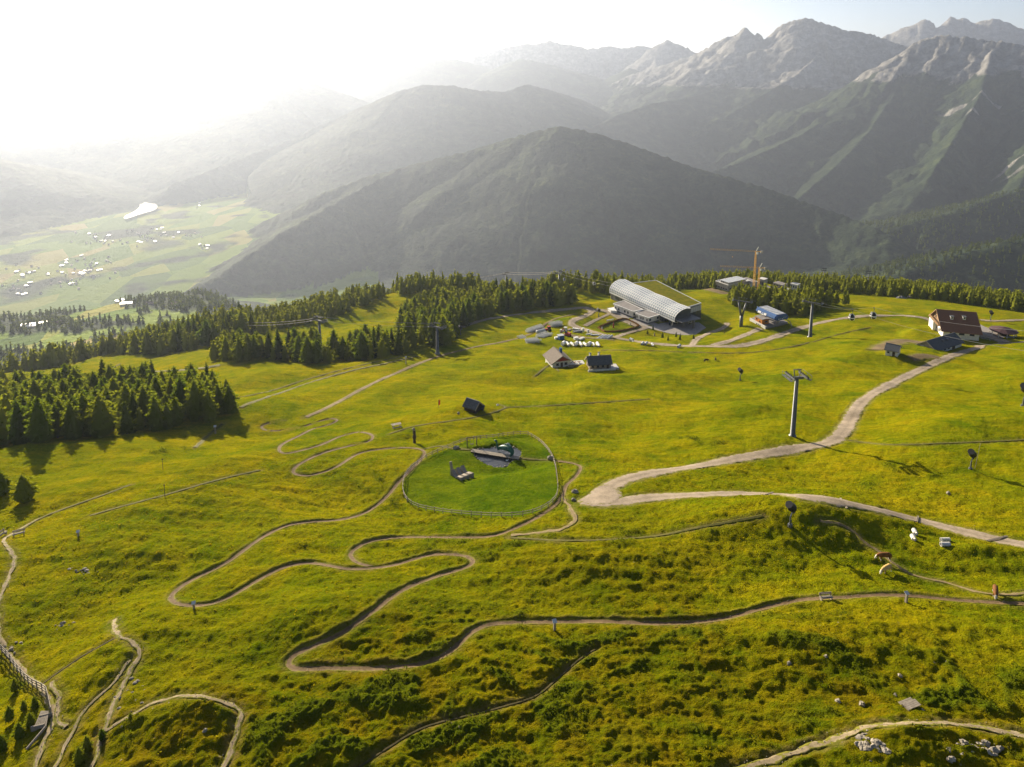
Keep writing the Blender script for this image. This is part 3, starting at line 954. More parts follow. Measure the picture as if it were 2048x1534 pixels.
# open land: valley floor fields and the farm terrace below the meadow
hpx, hpy = to_px(np.stack([fx, fy, fz], 1))
fieldm = (fid < 0) & (fr > 2700) & (fz < -840) & (faz < math.radians(-11))
fieldm = fieldm * sstep(-0.25, 0.1, fbm(fx / 500, fy / 500, 3, 101) + 0.3)
terr = (fid < 0) & (fr < 1750) & (faz < math.radians(-13))
TERR_PX = [[(-80, 665), (30, 668), (90, 662), (150, 668), (240, 655), (330, 650), (300, 670), (200, 690), (120, 700), (-80, 705)],
           [(130, 632), (175, 606), (215, 602), (260, 612), (320, 622), (400, 628), (440, 640), (380, 655), (300, 648), (220, 640), (150, 650)]]
tm = np.zeros(len(fx), bool)
for q in TERR_PX:
    tm |= inpoly(hpx, hpy, q)
tm &= terr & (noise(fx / 60, fy / 60, 104) < 0.45)
nf = fbm(fx / 300, fy / 300, 3, 102)
fopen = np.where(tm, 1.0, fieldm * sstep(-0.35, -0.1, nf))
fopen = np.maximum(fopen, 0.0 * ((fid >= 0) & (fid < 2) & (sstep(0.33, 0.42, fbm(fx / 220, fy / 220, 3, 103)) > 0.5) & (fz < -560)))
# roughness of tree crowns on wooded ground
wood = (1 - np.clip(fopen + frock, 0, 1)) * (fr < 3300) * (fid < 0)
fz = fz + wood * (2 + 3 * noise(fx / 14, fy / 14, 105)) * sstep(LAST_RING, LAST_RING + 60, fr)


def far_material():
    m, nt, out = new_mat('far_land')
    P = pos(nt)
    n1 = noise_n(nt, P, 0.012, 5, 0.7)
    n2 = noise_n(nt, P, 0.05, 4, 0.7)
    n3 = noise_n(nt, P, 0.0016, 3, 0.6)
    wood = ramp(nt, math_(nt, 'ADD', math_(nt, 'MULTIPLY', n1, 0.6), math_(nt, 'MULTIPLY', n2, 0.4)), [(0.36, (0.010, 0.019, 0.012)), (0.52, (0.025, 0.040, 0.020)), (0.66, (0.055, 0.070, 0.028))])
    rockc = ramp(nt, n1, [(0.34, (0.08, 0.078, 0.075)), (0.50, (0.18, 0.175, 0.165)), (0.66, (0.34, 0.325, 0.30))])
    stand = ramp(nt, noise_n(nt, P, 0.0045, 4, 0.65, 0.5), [(0.36, (0.62, 0.68, 0.7)), (0.5, (1.0, 1.0, 1.0)), (0.64, (1.55, 1.45, 1.25))])
    wood = mixc(nt, 1.0, wood, stand, 'MULTIPLY')
    vo = nt.nodes.new('ShaderNodeTexVoronoi')
    vo.inputs['Scale'].default_value = 0.0075
    L(nt, stretch(nt, P, (1.0, 0.45, 1.0)), vo.inputs['Vector'])
    sep = nt.nodes.new('ShaderNodeSeparateColor')
    L(nt, vo.outputs['Color'], sep.inputs[0])
    fields = ramp(nt, sep.outputs[0], [(0.0, (0.06, 0.11, 0.012)), (0.25, (0.11, 0.18, 0.015)), (0.55, (0.16, 0.22, 0.020)), (0.8, (0.22, 0.235, 0.03)), (1.0, (0.28, 0.22, 0.07))])
    col = mixc(nt, attr(nt, 'open'), wood, fields)
    rk = attr(nt, 'rock')
    rk2 = ramp(nt, math_(nt, 'ADD', rk, math_(nt, 'MULTIPLY', math_(nt, 'SUBTRACT', n2, 0.5), 0.9)), [(0.35, (0, 0, 0)), (0.6, (1, 1, 1))])
    col = mixc(nt, rk2, col, rockc)
    bsdf(nt, out, col, 0.95, math_(nt, 'ADD', n2, n1), 0.8, 16.0, spec=0.05)
    return m


M_FAR = far_material()
qi = np.arange(NRF - 1)[:, None] * NC + np.arange(NC - 1)[None, :]
qid = fid[qi]
names = {}
for ri, rd in enumerate(RIDGES):
    names.setdefault(rd[0], []).append(ri)
FV = np.stack([fx, fy, fz], 1)
fat = {'rock': frock, 'open': fopen}
# land nobody sees beyond the last skyline is left out
grid_mesh('valley', FV, NRF, NC, M_FAR, keep=(qid < 0), attrs=fat)
for nm, ids in names.items():
    kp = np.isin(qid, ids)
    if kp.any():
        grid_mesh(nm, FV, NRF, NC, M_FAR, keep=kp, attrs=fat)
# base sheet under everything, out to the horizon
mb = MB().add([(-60000, -3000, -960), (60000, -3000, -960), (60000, 60000, -960), (-60000, 60000, -960)], [(0, 1, 2, 3)])
g_ = mb.build('ground', surf('lowland', (0.06, 0.08, 0.03), (0.03, 0.045, 0.02), 0.001, 0.95))
g_['kind'] = 'structure'

# lake in the valley
def water_material(name, tint=(0.02, 0.03, 0.03), rough=0.08, sc_=0.02, bs=0.15):
    m, nt, out = new_mat(name)
    P = pos(nt)
    bsdf(nt, out, tint, rough, noise_n(nt, P, sc_, 4, 0.6), bs, 0.4, spec=0.6)
    return m


M_LAKE = water_material('lake_water', (0.03, 0.04, 0.05), 0.16, 0.05, 0.2)
for nm, q in (('lake', [(242, 396), (262, 391), (288, 393), (296, 400), (310, 406), (315, 414), (306, 421), (284, 427), (252, 437), (250, 432), (266, 424), (277, 416), (279, 409), (262, 404), (246, 401)]),):
    c_ = catmull(q + q[:1], 4)[:-1]
    x_, y_, z_ = plane(c_[:, 0], c_[:, 1], VALLEY + 12.0)
    mb = MB().add([(a, b, VALLEY + 12.0) for a, b in zip(x_, y_)], [tuple(range(len(x_)))])
    o = mb.build(nm, M_LAKE)
    o['kind'] = 'structure'
# ------------------------------------------------------------------ trees
def leaf_material(name, dark, light, trans):
    m, nt, out = new_mat(name)
    P = nt.nodes.new('ShaderNodeTexCoord').outputs['Object']
    oi = nt.nodes.new('ShaderNodeObjectInfo')
    n1 = noise_n(nt, P, 0.8, 3, 0.6)
    f = math_(nt, 'ADD', math_(nt, 'MULTIPLY', n1, 0.5), math_(nt, 'MULTIPLY', math_(nt, 'ADD', oi.outputs['Random'], attr(nt, 'tint')), 0.5), True)
    col = ramp(nt, f, [(0.2, dark), (0.8, light)])
    d = nt.nodes.new('ShaderNodeBsdfDiffuse')
    t = nt.nodes.new('ShaderNodeBsdfTranslucent')
    L(nt, col, d.inputs['Color'])
    L(nt, mixc(nt, 1.0, col, (1.35, 1.3, 0.6), 'MULTIPLY'), t.inputs['Color'])
    mx = nt.nodes.new('ShaderNodeMixShader')
    mx.inputs[0].default_value = trans
    L(nt, d.outputs[0], mx.inputs[1]); L(nt, t.outputs[0], mx.inputs[2])
    L(nt, mx.outputs[0], out.inputs['Surface'])
    return m


M_LARCH = leaf_material('larch_needles', (0.085, 0.132, 0.013), (0.215, 0.235, 0.022), 0.47)
M_SPRUCE = leaf_material('spruce_needles', (0.042, 0.070, 0.012), (0.115, 0.138, 0.018), 0.38)
M_FOREST = leaf_material('forest_needles', (0.060, 0.098, 0.014), (0.195, 0.215, 0.022), 0.44)
M_BARK = surf('bark', (0.14, 0.10, 0.07), (0.06, 0.045, 0.03), 3.0, 0.9, st=(1, 1, 0.2))


def crown_arrays(seed, kind, nb=70, per=6, csize=0.055):
    """unit-height crown of needle clumps: quads as (n,4,3)"""
    g = np.random.RandomState(seed)
    out = []
    for i in range(nb):
        h = 0.10 + 0.88 * (i + g.rand()) / nb if kind else 0.06 + 0.92 * (i + g.rand()) / nb
        if kind:   # larch: rounder, irregular
            R = 0.30 * math.sin(math.pi * min(1, (h - 0.02) ** 0.85)) ** 0.62 * (0.98 - 0.30 * h) * g.uniform(0.65, 1.2)
        else:      # spruce: narrow cone
            R = 0.24 * (1.02 - h) ** 0.80 * g.uniform(0.7, 1.2)
        R = max(R, 0.018)
        a = i * 2.399963 + g.uniform(-0.5, 0.5)
        k = max(2, int(per * R / 0.15 + 1.5))
        droop = g.uniform(0.15, 0.5) if not kind else g.uniform(-0.25, 0.35)
        for j in range(k):
            t = (j + g.uniform(0.45, 1.0)) / k
            c = np.array([math.cos(a) * R * t, math.sin(a) * R * t, h - droop * R * t + g.normal(0, 0.010)])
            s = csize * g.uniform(0.65, 1.25) * (0.55 + 0.6 * (1 - h))
            # clump: a leaning diamond, long side along the branch
            u = np.array([math.cos(a), math.sin(a), -droop]) + g.normal(0, 0.45, 3); u /= np.linalg.norm(u)
            w = np.cross(u, g.normal(0, 1, 3)); w /= np.linalg.norm(w) + 1e-9
            out.append(np.array([c - u * s, c + w * s * 0.62, c + u * s, c - w * s * 0.62]))
    # leading shoot
    for j in range(5 if nb > 40 else 2):
        c = np.array([0, 0, 0.96 + 0.012 * j]); a = g.rand() * 6.28
        w = np.array([math.cos(a), math.sin(a), 0.3]) * 0.012
        out.append(np.array([c - [0, 0, .03], c + w, c + [0, 0, .04], c - w]))
    # dense inner foliage along the stem
    g2 = np.random.RandomState(seed + 1)
    n_ = 7 if nb > 40 else (5 if nb > 10 else 4)
    lev = ((0.07, 0.7), (0.25, 0.80), (0.5, 0.62), (0.75, 0.36), (0.97, 0.02)) if nb > 10 else ((0.05, 0.85), (0.97, 0.02))
    rings = []
    for h, f in lev:
        R = (0.25 if kind else 0.19) * f * (1.0 if kind else (1.05 - h) ** 0.3)
        rings.append([np.array([math.cos(2 * math.pi * k / n_ + h) * R * g2.uniform(.8, 1.2), math.sin(2 * math.pi * k / n_ + h) * R * g2.uniform(.8, 1.2), h + g2.uniform(-.02, .02)]) for k in range(n_)])
    for a_, b_ in zip(rings[:-1], rings[1:]):
        for k in range(n_):
            out.append(np.array([a_[k], a_[(k + 1) % n_], b_[(k + 1) % n_], b_[k]]))
    return np.array(out)


def crown_mesh(name, seed, kind, mat_, **kw):
    Q = crown_arrays(seed, kind, **kw)
    V = Q.reshape(-1, 3); F = np.arange(len(V)).reshape(-1, 4)
    return tris_mesh(name, V, F, mat_)


def trunk_mesh(seed):
    g = random.Random(seed)
    mb = MB()
    pts = [(0, 0, -0.02)]
    for i in range(1, 6):
        pts.append((g.uniform(-.006, .006), g.uniform(-.006, .006), i * 0.18))
    mb.tube(pts, [0.018, 0.016, 0.013, 0.010, 0.006, 0.003], 6)
    for i in range(9):
        h = 0.15 + 0.075 * i; a = i * 2.4
        mb.tube([(0, 0, h), (0.10 * (1.05 - h) * math.cos(a), 0.10 * (1.05 - h) * math.sin(a), h - 0.01)], [0.005, 0.002], 4, False)
    return mb.mesh('trunk', M_BARK, True)


CROWNS = {1: [crown_mesh('crown', 100 + k, 1, M_LARCH, nb=88, per=7, csize=0.052) for k in range(4)],
          0: [crown_mesh('crown', 200 + k, 0, M_SPRUCE, nb=92, per=6, csize=0.046) for k in range(3)]}
TRUNKS = [trunk_mesh(k) for k in range(3)]
LOWQ = {1: [crown_arrays(300 + k, 1, nb=18, per=3, csize=0.095) for k in range(5)], 0: [crown_arrays(320 + k, 0, nb=19, per=3, csize=0.084) for k in range(5)]}
TINYQ = [crown_arrays(340 + k, 0, nb=5, per=2, csize=0.21) for k in range(4)]

TREES = []     # x, y, height, kind, cluster


def scatter(poly, spacing, hrange, larch, cluster, tries=4000, seed=1, fill=1.0):
    g = np.random.RandomState(seed)
    P = np.array(poly, float)
    px = g.uniform(P[:, 0].min(), P[:, 0].max(), tries); py = g.uniform(P[:, 1].min(), P[:, 1].max(), tries)
    k = inpoly(px, py, poly)
    px, py = px[k], py[k]
    if len(px) < 2:
        return
    W = at(px, py)
    have = []
    for w in W:
        if np.hypot(w[0], w[1]) > 800:
            continue
        s = spacing * g.uniform(0.75, 1.35)
        if all((w[0] - q[0]) ** 2 + (w[1] - q[1]) ** 2 > s * s for q in have):
            have.append(w)
    for w in have:
        kind = 1 if g.rand() < larch else 0
        h = g.uniform(*hrange) * (1.0 if kind else 1.06)
        if g.rand() < 0.12:
            h *= 0.6
        TREES.append((w[0], w[1], h, kind, cluster))


scatter([(-60, 900), (0, 893), (60, 888), (150, 878), (250, 870), (330, 860), (400, 848), (440, 836), (472, 826), (462, 810), (430, 800), (400, 792), (330, 782), (250, 778), (150, 782), (60, 790), (-60, 795)], 4.0, (7.0, 12.2), 0.88, 'grove', 6000, 2)
BAND = [(-60, 746), (0, 742), (105, 736), (205, 703), (300, 709), (420, 693), (480, 673), (540, 663), (600, 651), (650, 641), (700, 623), (740, 607), (768, 599)]
baz = []; brr = []
for px, py in BAND:
    w = at(px, py); x_, y_, z_ = pray(px, py)
    baz.append(math.atan2(x_, y_)); brr.append(min(math.hypot(w[0], w[1]), 520))
gb_ = np.random.RandomState(3)
cell = {}
for _ in range(3600):
    a_ = gb_.uniform(baz[0], baz[-1]); r0 = np.interp(a_, baz, brr); r_ = gb_.uniform(r0, 575)
    x_, y_ = r_ * math.sin(a_), r_ * math.cos(a_)
    key = (int(x_ // 5.6), int(y_ // 5.6))
    if key not in cell:
        cell[key] = 1
        TREES.append((x_, y_, gb_.uniform(8.5, 13.5) * (0.6 if gb_.rand() < 0.1 else 1) * (1.25 if a_ < math.radians(-21) else 1.0), 1 if gb_.rand() < 0.4 else 0, 'left band'))
scatter([(428, 722), (475, 724), (522, 718), (526, 704), (440, 704)], 4.0, (9, 13), 0.8, 'small stand', 1500, 4)
scatter([(532, 722), (640, 728), (740, 720), (815, 706), (812, 694), (700, 704), (600, 706), (538, 708)], 3.8, (7, 14), 0.62, 'middle row', 3000, 5)
scatter([(800, 694), (870, 694), (905, 690), (915, 660), (960, 638), (1060, 619), (1138, 612), (1146, 606), (1100, 594), (1000, 592), (900, 604), (830, 618), (800, 640)], 4.2, (9, 15.5), 0.68, 'middle wood', 7000, 6)
scatter([(1455, 602), (1478, 616), (1540, 622), (1575, 630), (1610, 632), (1650, 616), (1660, 606), (1620, 600), (1560, 604), (1480, 594)], 4.2, (9, 13.5), 0.45, 'copse', 2500, 7)
for px, py, h, k in ((1141, 600, 9, 0), (1150, 603, 8, 0), (1672, 608, 10, 1), (1688, 610, 11, 1), (1694, 609, 10, 0)):
    w = at(px, py); TREES.append((w[0], w[1], h, k, 'edge tree'))
# the wood along the back rim: seen over the plateau, base line traced, depth filled in
RIM = [(760, 592), (800, 592), (860, 586), (940, 580), (1020, 576), (1100, 576), (1160, 584), (1225, 590), (1300, 582), (1380, 578), (1430, 580), (1480, 572), (1560, 570), (1640, 574), (1720, 581), (1800, 588), (1900, 597), (1980, 601), (2048, 604), (2130, 606)]
RP = np.array([to_px(np.array([[0, 0, 0]])) for _ in range(0)])
rim_az = []; rim_r = []
for px, py in RIM:
    x_, y_, z_ = pray(px, py)
    rim_az.append(math.atan2(x_, y_)); w = at(px, py); rim_r.append(min(math.hypot(w[0], w[1]), 620))
g = np.random.RandomState(12)
cand = []
for _ in range(5200):
    a = g.uniform(rim_az[0], math.radians(44))
    r0 = np.interp(a, rim_az, rim_r)
    r_ = g.uniform(r0, min(750, r0 + (95 if a < math.radians(9) else 165)))
    x_, y_ = r_ * math.sin(a), r_ * math.cos(a)
    if math.hypot(x_ - STATION[0], y_ - STATION[1]) < 44 or math.hypot(x_ - SITE[0], y_ - SITE[1]) < 33:
        continue
    cand.append((x_, y_))
cell = {}
for x_, y_ in cand:
    key = (int(x_ // 6.2), int(y_ // 6.2))
    if key not in cell:
        cell[key] = (x_, y_)
for x_, y_ in cell.values():
    kind = 1 if g.rand() < 0.35 else 0
    TREES.append((x_, y_, g.uniform(8.5, 16), kind, 'rim wood'))
# left flank below the bands, hidden ground behind the crest
cell = {}
for _ in range(2600):
    a = math.radians(g.uniform(-42, -12)); r_ = g.uniform(555, 740)
    x_, y_ = r_ * math.sin(a), r_ * math.cos(a)
    key = (int(x_ // 6.6), int(y_ // 6.6))
    if key not in cell:
        cell[key] = 1
        TREES.append((x_, y_, g.uniform(10, 15), 1 if g.rand() < .5 else 0, 'left flank'))
TX = np.array([t[0] for t in TREES]); TY = np.array([t[1] for t in TREES])
TZ = zs(TX, TY)
slant = np.sqrt(TX ** 2 + TY ** 2 + TZ ** 2)
size = np.array([t[2] for t in TREES]) / slant
order = np.argsort(-size)
inside = np.abs(np.degrees(np.arctan2(TX, TY))) < 37
order = [i for i in order if inside[i]]
SINGLE = set(order[:296])
LABELS = {
    'grove': {1: 'feathery light green larch in the dense grove at the left edge', 0: 'dark pointed spruce in the dense grove at the left edge'},
    'left band': {1: 'larch in the long forest band behind the left grove', 0: 'spruce in the long forest band behind the left grove'},
    'small stand': {1: 'larch in the small stand between left band and middle row', 0: 'spruce in the small stand between left band and middle row'},
    'middle row': {1: 'larch in the tree row left of the lattice topped lift tower', 0: 'spruce in the tree row left of the lattice topped lift tower'},
    'middle wood': {1: 'larch in the wood left of the glass roofed station', 0: 'spruce in the wood left of the glass roofed station'},
    'copse': {1: 'larch in the copse behind the blue chairlift station', 0: 'spruce in the copse behind the blue chairlift station'},
    'edge tree': {1: 'small larch standing apart at the edge of the copse', 0: 'small spruce standing apart on the open grass'},
    'rim wood': {1: 'larch in the wood along the far rim of the meadow', 0: 'spruce in the wood along the far rim of the meadow'},
    'left flank': {1: 'larch on the slope below the left forest band', 0: 'spruce on the slope below the left forest band'},
}


def add_tree(x, y, z, h, kind, label, group, seed):
    g = random.Random(seed)
    t = thing('larch_tree' if kind else 'spruce_tree', label, 'tree', (x, y, z), g.uniform(0, 6.28), group)
    wd = h * g.uniform(0.92, 1.25)
    t.scale = (wd, wd, h)
    obj_from('trunk', TRUNKS[seed % 3], t)
    obj_from('crown', CROWNS[kind][seed % len(CROWNS[kind])], t)
    return t


rest = {'rim': [], 'slope': []}
for i, (x, y, h, kind, cl) in enumerate(TREES):
    if i in SINGLE:
        add_tree(x, y, TZ[i] - 0.1, h, kind, LABELS[cl][kind], ('larches' if kind else 'spruces') + ' of the ' + cl, i)
    else:
        rest['rim'].append(i)


def bake(name, items, lib, mat_):
    """joined low-detail trees: items = (x, y, z, h, kind)"""
    g = np.random.RandomState(5)
    Vs = []; tint = []
    for (x, y, z, h, kind) in items:
        q = lib[kind][g.randint(len(lib[kind]))] if isinstance(lib, dict) else lib[g.randint(len(lib))]
        a = g.uniform(0, 6.28); ca, sa = math.cos(a), math.sin(a)
        w = h * g.uniform(0.95, 1.3)
        v = q.reshape(-1, 3)
        Vs.append(np.stack([x + w * (v[:, 0] * ca - v[:, 1] * sa), y + w * (v[:, 0] * sa + v[:, 1] * ca), z + h * v[:, 2]], 1))
        tint.append(np.full(len(v), g.uniform(-0.1, 0.6) + (0.35 if kind else 0.0)))
    V = np.vstack(Vs); F = np.arange(len(V)).reshape(-1, 4)
    o = bpy.data.objects.new(name, tris_mesh(name, V, F, mat_, attrs={'tint': np.concatenate(tint)}))
    COL.objects.link(o)
    o['kind'] = 'stuff'
    return o


tag(bake('forest', [(TREES[i][0], TREES[i][1], TZ[i], TREES[i][2], TREES[i][3]) for i in rest['rim']], LOWQ, M_FOREST), 'dense mixed conifer forest along the far rim and slopes', 'forest')
# wooded ground below: terrace, flank and nearest spurs
g = np.random.RandomState(15)
items = []
wi = np.where((fr > LAST_RING + 5) & (fr < 1760) & (fopen < 0.5) & (frock < .5) & (faz < math.radians(-12)))[0]
for i in g.choice(wi, min(3800, len(wi)), replace=False):
    items.append((fx[i] + g.uniform(-6, 6), fy[i] + g.uniform(-6, 6), fz[i] - 3, g.uniform(11, 18), 0))
wi = np.where((fr > 2000) & (fr < 4600) & (fopen < 0.5) & (frock < .5) & (fid >= 0))[0]
ridge_near = np.isin(fid[wi], [k for k, r_ in enumerate(RIDGES) if r_[0] in ('wooded_spur',)])
wi = wi[ridge_near & (fdown[wi] < 600)]
for i in g.choice(wi, min(4200, len(wi)), replace=False):
    items.append((fx[i] + g.uniform(-10, 10), fy[i] + g.uniform(-10, 10), fz[i] - 4, g.uniform(14, 26), 0))
tag(bake('hillside_forest', items, TINYQ, M_SPRUCE), 'far off conifer forest covering the hillsides below', 'forest')
# lone trees at the left edge and small bushes near the path
for i, (px, py, h, k, lab) in enumerate(((50, 1001, 5.6, 1, 'bushy lone larch on the grass at the left edge'), (6, 988, 5.0, 1, 'lone larch cut by the left picture edge above the path'))):
    w = at(px, py)
    add_tree(w[0], w[1], w[2] - 0.1, h, k, lab, 'lone larches', 900 + i).scale = (h * 1.5, h * 1.5, h)
# ------------------------------------------------------------------ shared object materials
M_WHITE = surf('white_paint', (0.86, 0.855, 0.83), (0.78, 0.775, 0.75), 0.8, 0.7)
M_PLASTER = surf('white_plaster', (0.80, 0.78, 0.73), (0.62, 0.60, 0.56), 0.5, 0.9, st=(1, 1, 0.3))
M_STEEL = surf('galvanised_steel', (0.17, 0.18, 0.19), (0.11, 0.118, 0.125), 1.5, 0.5, 0.4)
M_STEELD = surf('dark_steel', (0.16, 0.17, 0.18), (0.10, 0.10, 0.11), 1.5, 0.5, 0.3)
M_GLASS = surf('window_glass', (0.05, 0.065, 0.08), (0.035, 0.045, 0.055), 0.3, 0.12, 0.0, 0.6, 0.02)
M_VAULT = surf('vault_glass', (0.52, 0.56, 0.60), (0.36, 0.42, 0.48), 0.12, 0.22, 0.0, 0.5, 0.02)
M_GREYROOF = surf('grey_roof_membrane', (0.27, 0.25, 0.24), (0.20, 0.185, 0.18), 0.4, 0.9)
M_SLATE = surf('slate_roof', (0.105, 0.115, 0.125), (0.06, 0.066, 0.075), 1.2, 0.75, st=(1, 3, 1))
M_BROWNROOF = surf('brown_tile_roof', (0.22, 0.105, 0.058), (0.15, 0.07, 0.04), 1.4, 0.8, st=(4, 1, 1))
M_SHINGLE = surf('weathered_shingle', (0.24, 0.20, 0.165), (0.14, 0.115, 0.095), 2.0, 0.9, st=(3, 1, 1))
M_WOOD = surf('brown_timber', (0.30, 0.185, 0.095), (0.18, 0.105, 0.052), 2.0, 0.8, st=(1, 1, 6))
M_OLDWOOD = surf('grey_timber', (0.36, 0.31, 0.245), (0.21, 0.18, 0.145), 3.0, 0.85, st=(1, 1, 5))
M_DARKWOOD = surf('dark_timber', (0.085, 0.062, 0.044), (0.045, 0.033, 0.024), 3.0, 0.85, st=(1, 1, 5))
M_CONC = surf('concrete', (0.40, 0.375, 0.34), (0.27, 0.25, 0.23), 0.7, 0.9)
M_SHADECONC = surf('shaded_concrete', (0.20, 0.20, 0.20), (0.13, 0.13, 0.13), 0.7, 0.9)  # concrete with shade put into its colour, for the station's shaded parts
M_ROCK = surf('limestone', (0.40, 0.355, 0.28), (0.17, 0.15, 0.12), 1.6, 0.9, bump=0.6, bdist=0.1)
M_BLUE = surf('blue_panel', (0.02, 0.10, 0.30), (0.015, 0.075, 0.22), 0.4, 0.35, 0.0, 0.5, 0.05)
M_LTGREY = surf('pale_grey_panel', (0.50, 0.52, 0.54), (0.40, 0.42, 0.44), 0.4, 0.45)
M_ORANGE = surf('orange_panel', (0.55, 0.20, 0.02), (0.42, 0.14, 0.015), 0.8, 0.6)
M_YELLOW = surf('crane_yellow', (0.60, 0.34, 0.03), (0.46, 0.25, 0.03), 1.0, 0.5)
M_RED = surf('red_paint', (0.42, 0.045, 0.03), (0.30, 0.03, 0.022), 1.2, 0.5)
M_FLAG = surf('red_cloth', (0.75, 0.07, 0.03), (0.62, 0.05, 0.02), 1.2, 0.8)
M_BLACK = surf('black_plastic', (0.022, 0.024, 0.027), (0.014, 0.015, 0.017), 1.5, 0.45)
M_RUBBER = surf('rubber', (0.02, 0.02, 0.02), (0.012, 0.012, 0.012), 2.0, 0.9)
M_PIPE = surf('pale_concrete_pipe', (0.66, 0.65, 0.62), (0.50, 0.49, 0.46), 0.9, 0.85)
M_GREENROOF = surf('roof_meadow', (0.20, 0.17, 0.02), (0.10, 0.12, 0.012), 0.35, 1.0, spec=0.0, bump=0.9, bdist=0.3)
M_ROPE = surf('steel_rope', (0.62, 0.55, 0.42), (0.5, 0.45, 0.35), 3.0, 0.4, 0.3)
M_GREENSC = surf('green_glazed_panel', (0.012, 0.115, 0.075), (0.008, 0.075, 0.055), 1.2, 0.45)
M_PURPLE = surf('plum_roof', (0.095, 0.045, 0.05), (0.06, 0.03, 0.035), 1.5, 0.8)
M_HEDGE = surf('copper_hedge', (0.30, 0.135, 0.02), (0.16, 0.085, 0.012), 2.5, 1.0, bump=1.0, bdist=0.2)
M_PAVING = surf('paving', (0.34, 0.31, 0.29), (0.25, 0.23, 0.215), 0.6, 0.9)


def gz_at(x, y):
    x = np.array([float(x)]); y = np.array([float(y)])
    return float((zs(x, y) + rlook(DELTA, x, y))[0])


def G(px, py):
    p = at(px, py)
    return Vector((p[0], p[1], gz_at(p[0], p[1])))


# ------------------------------------------------------------------ gondola station with green roof and glazed vault
Z0 = float(zs(STATION[0], STATION[1]))
O_ = plane(1252, 568, Z0 + 9.5)
e_ = plane(1367, 617, Z0 + 9.5)
UA = math.atan2(e_[1] - O_[1], e_[0] - O_[0])
st_ = thing('gondola_station', 'gondola station with sloping grass roof and white glazed vault', 'station', (O_[0], O_[1], Z0), UA)
cu, su = math.cos(UA), math.sin(UA)


def loc_st(px, py, h):
    p = plane(px, py, Z0 + h)
    dx, dy = p[0] - O_[0], p[1] - O_[1]
    return (dx * cu + dy * su, -dx * su + dy * cu)


rb, rr2, rf2, rl = loc_st(1312, 561, 9.5), loc_st(1402, 606.5, 9.5), loc_st(1367, 617, 9.5), (0.0, 0.0)
XE = rf2[0]
roofp = [rl, rf2, rr2, rb]
MB().prism(roofp, 8.7, 9.45).build('roof_slab', M_SHADECONC, st_)
# grass on the roof: a bumpy sheet
nu, nv = 60, 24
vs = []
for i in range(nv + 1):
    for j in range(nu + 1):
        s, t = j / nu, i / nv
        a = np.array(rl) * (1 - s) + np.array(rf2) * s; b = np.array(rb) * (1 - s) + np.array(rr2) * s
        p = a * (1 - t) + b * t
        p = p * 0.985 + np.mean(roofp, axis=0) * 0.015
        vs.append((p[0], p[1], 9.62 + 0.16 * float(noise(p[0] / 1.4, p[1] / 1.4, 3)) + 0.1 * float(noise(p[0] / 5, p[1] / 5, 5))))
MB().add(vs, [(i * (nu + 1) + j, i * (nu + 1) + j + 1, (i + 1) * (nu + 1) + j + 1, (i + 1) * (nu + 1) + j) for i in range(nv) for j in range(nu)]).build('roof_grass', M_GREENROOF, st_, True)
edge = MB()
for a, b in zip(roofp, roofp[1:] + roofp[:1]):
    edge.bar((a[0], a[1], 9.45), (b[0], b[1], 9.45), 0.5, 0.7)
edge.build('roof_edge', M_LTGREY, st_)
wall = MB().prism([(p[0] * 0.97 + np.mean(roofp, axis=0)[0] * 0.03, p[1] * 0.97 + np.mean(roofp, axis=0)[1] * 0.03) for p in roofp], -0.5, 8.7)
wall.build('wall', M_SHADECONC, st_)
# glazed vault: arch from the low outer edge up to the grass roof
def arch(s, t):
    x = -4.4 + s * (XE + 3.8 + 4.4)
    wv = 0.86 + 0.09 * abs(math.cos(math.pi * (s * 3.0))) + 0.16 * (1 - s)
    a = math.radians(-12 + 118 * t)
    y = -1.6 - 8.6 * math.cos(a) * (0.94 + 0.06 * wv)
    z = 5.2 + 5.2 * wv * math.sin(a) + 0.9 * t
    return (x, y + (1.2 if t > 0.98 else 0), z - (0.4 if t > 0.98 else 0))


NS, NT = 34, 8
gl = MB(); lat = MB()
for i in range(NS):
    for j in range(NT):
        q = [Vector(arch(i / NS, j / NT)), Vector(arch((i + 1) / NS, j / NT)), Vector(arch((i + 1) / NS, (j + 1) / NT)), Vector(arch(i / NS, (j + 1) / NT))]
        c = sum(q, Vector()) / 4
        gl.add([c + (p - c) * 0.86 for p in q], [(0, 1, 2, 3)])
for i in range(NS + 1):
    for j in range(NT):
        lat.bar(arch(i / NS, j / NT), arch(i / NS, (j + 1) / NT), 0.42, 0.3)
for j in range(NT + 1):
    for i in range(0, NS):
        lat.bar(arch(i / NS, j / NT), arch((i + 1) / NS, j / NT), 0.36 if 0 < j < NT else 0.8, 0.3)
gl.build('vault_glazing', M_VAULT, st_)
lat.build('vault_lattice', M_WHITE, st_)
# closed end hoods of the vault
for s, nm in ((0.0, 'vault_end'), (1.0, 'vault_end')):
    pts = [arch(s, j / NT) for j in range(NT + 1)]
    pts = [(p[0] + (0.15 if s else -0.15), p[1], p[2]) for p in pts]
    pts.append((pts[-1][0], pts[-1][1], 5.4)); pts.append((pts[0][0], pts[0][1] + 0.4, 5.4))
    MB().extrude(pts, (0.3, 0, 0)).build(nm, M_WHITE if s == 0 else M_GLASS, st_)
fas = MB().bar(arch(0, 0), arch(1, 0), 0.5, 0.9)
fas.build('vault_fascia', M_WHITE, st_)
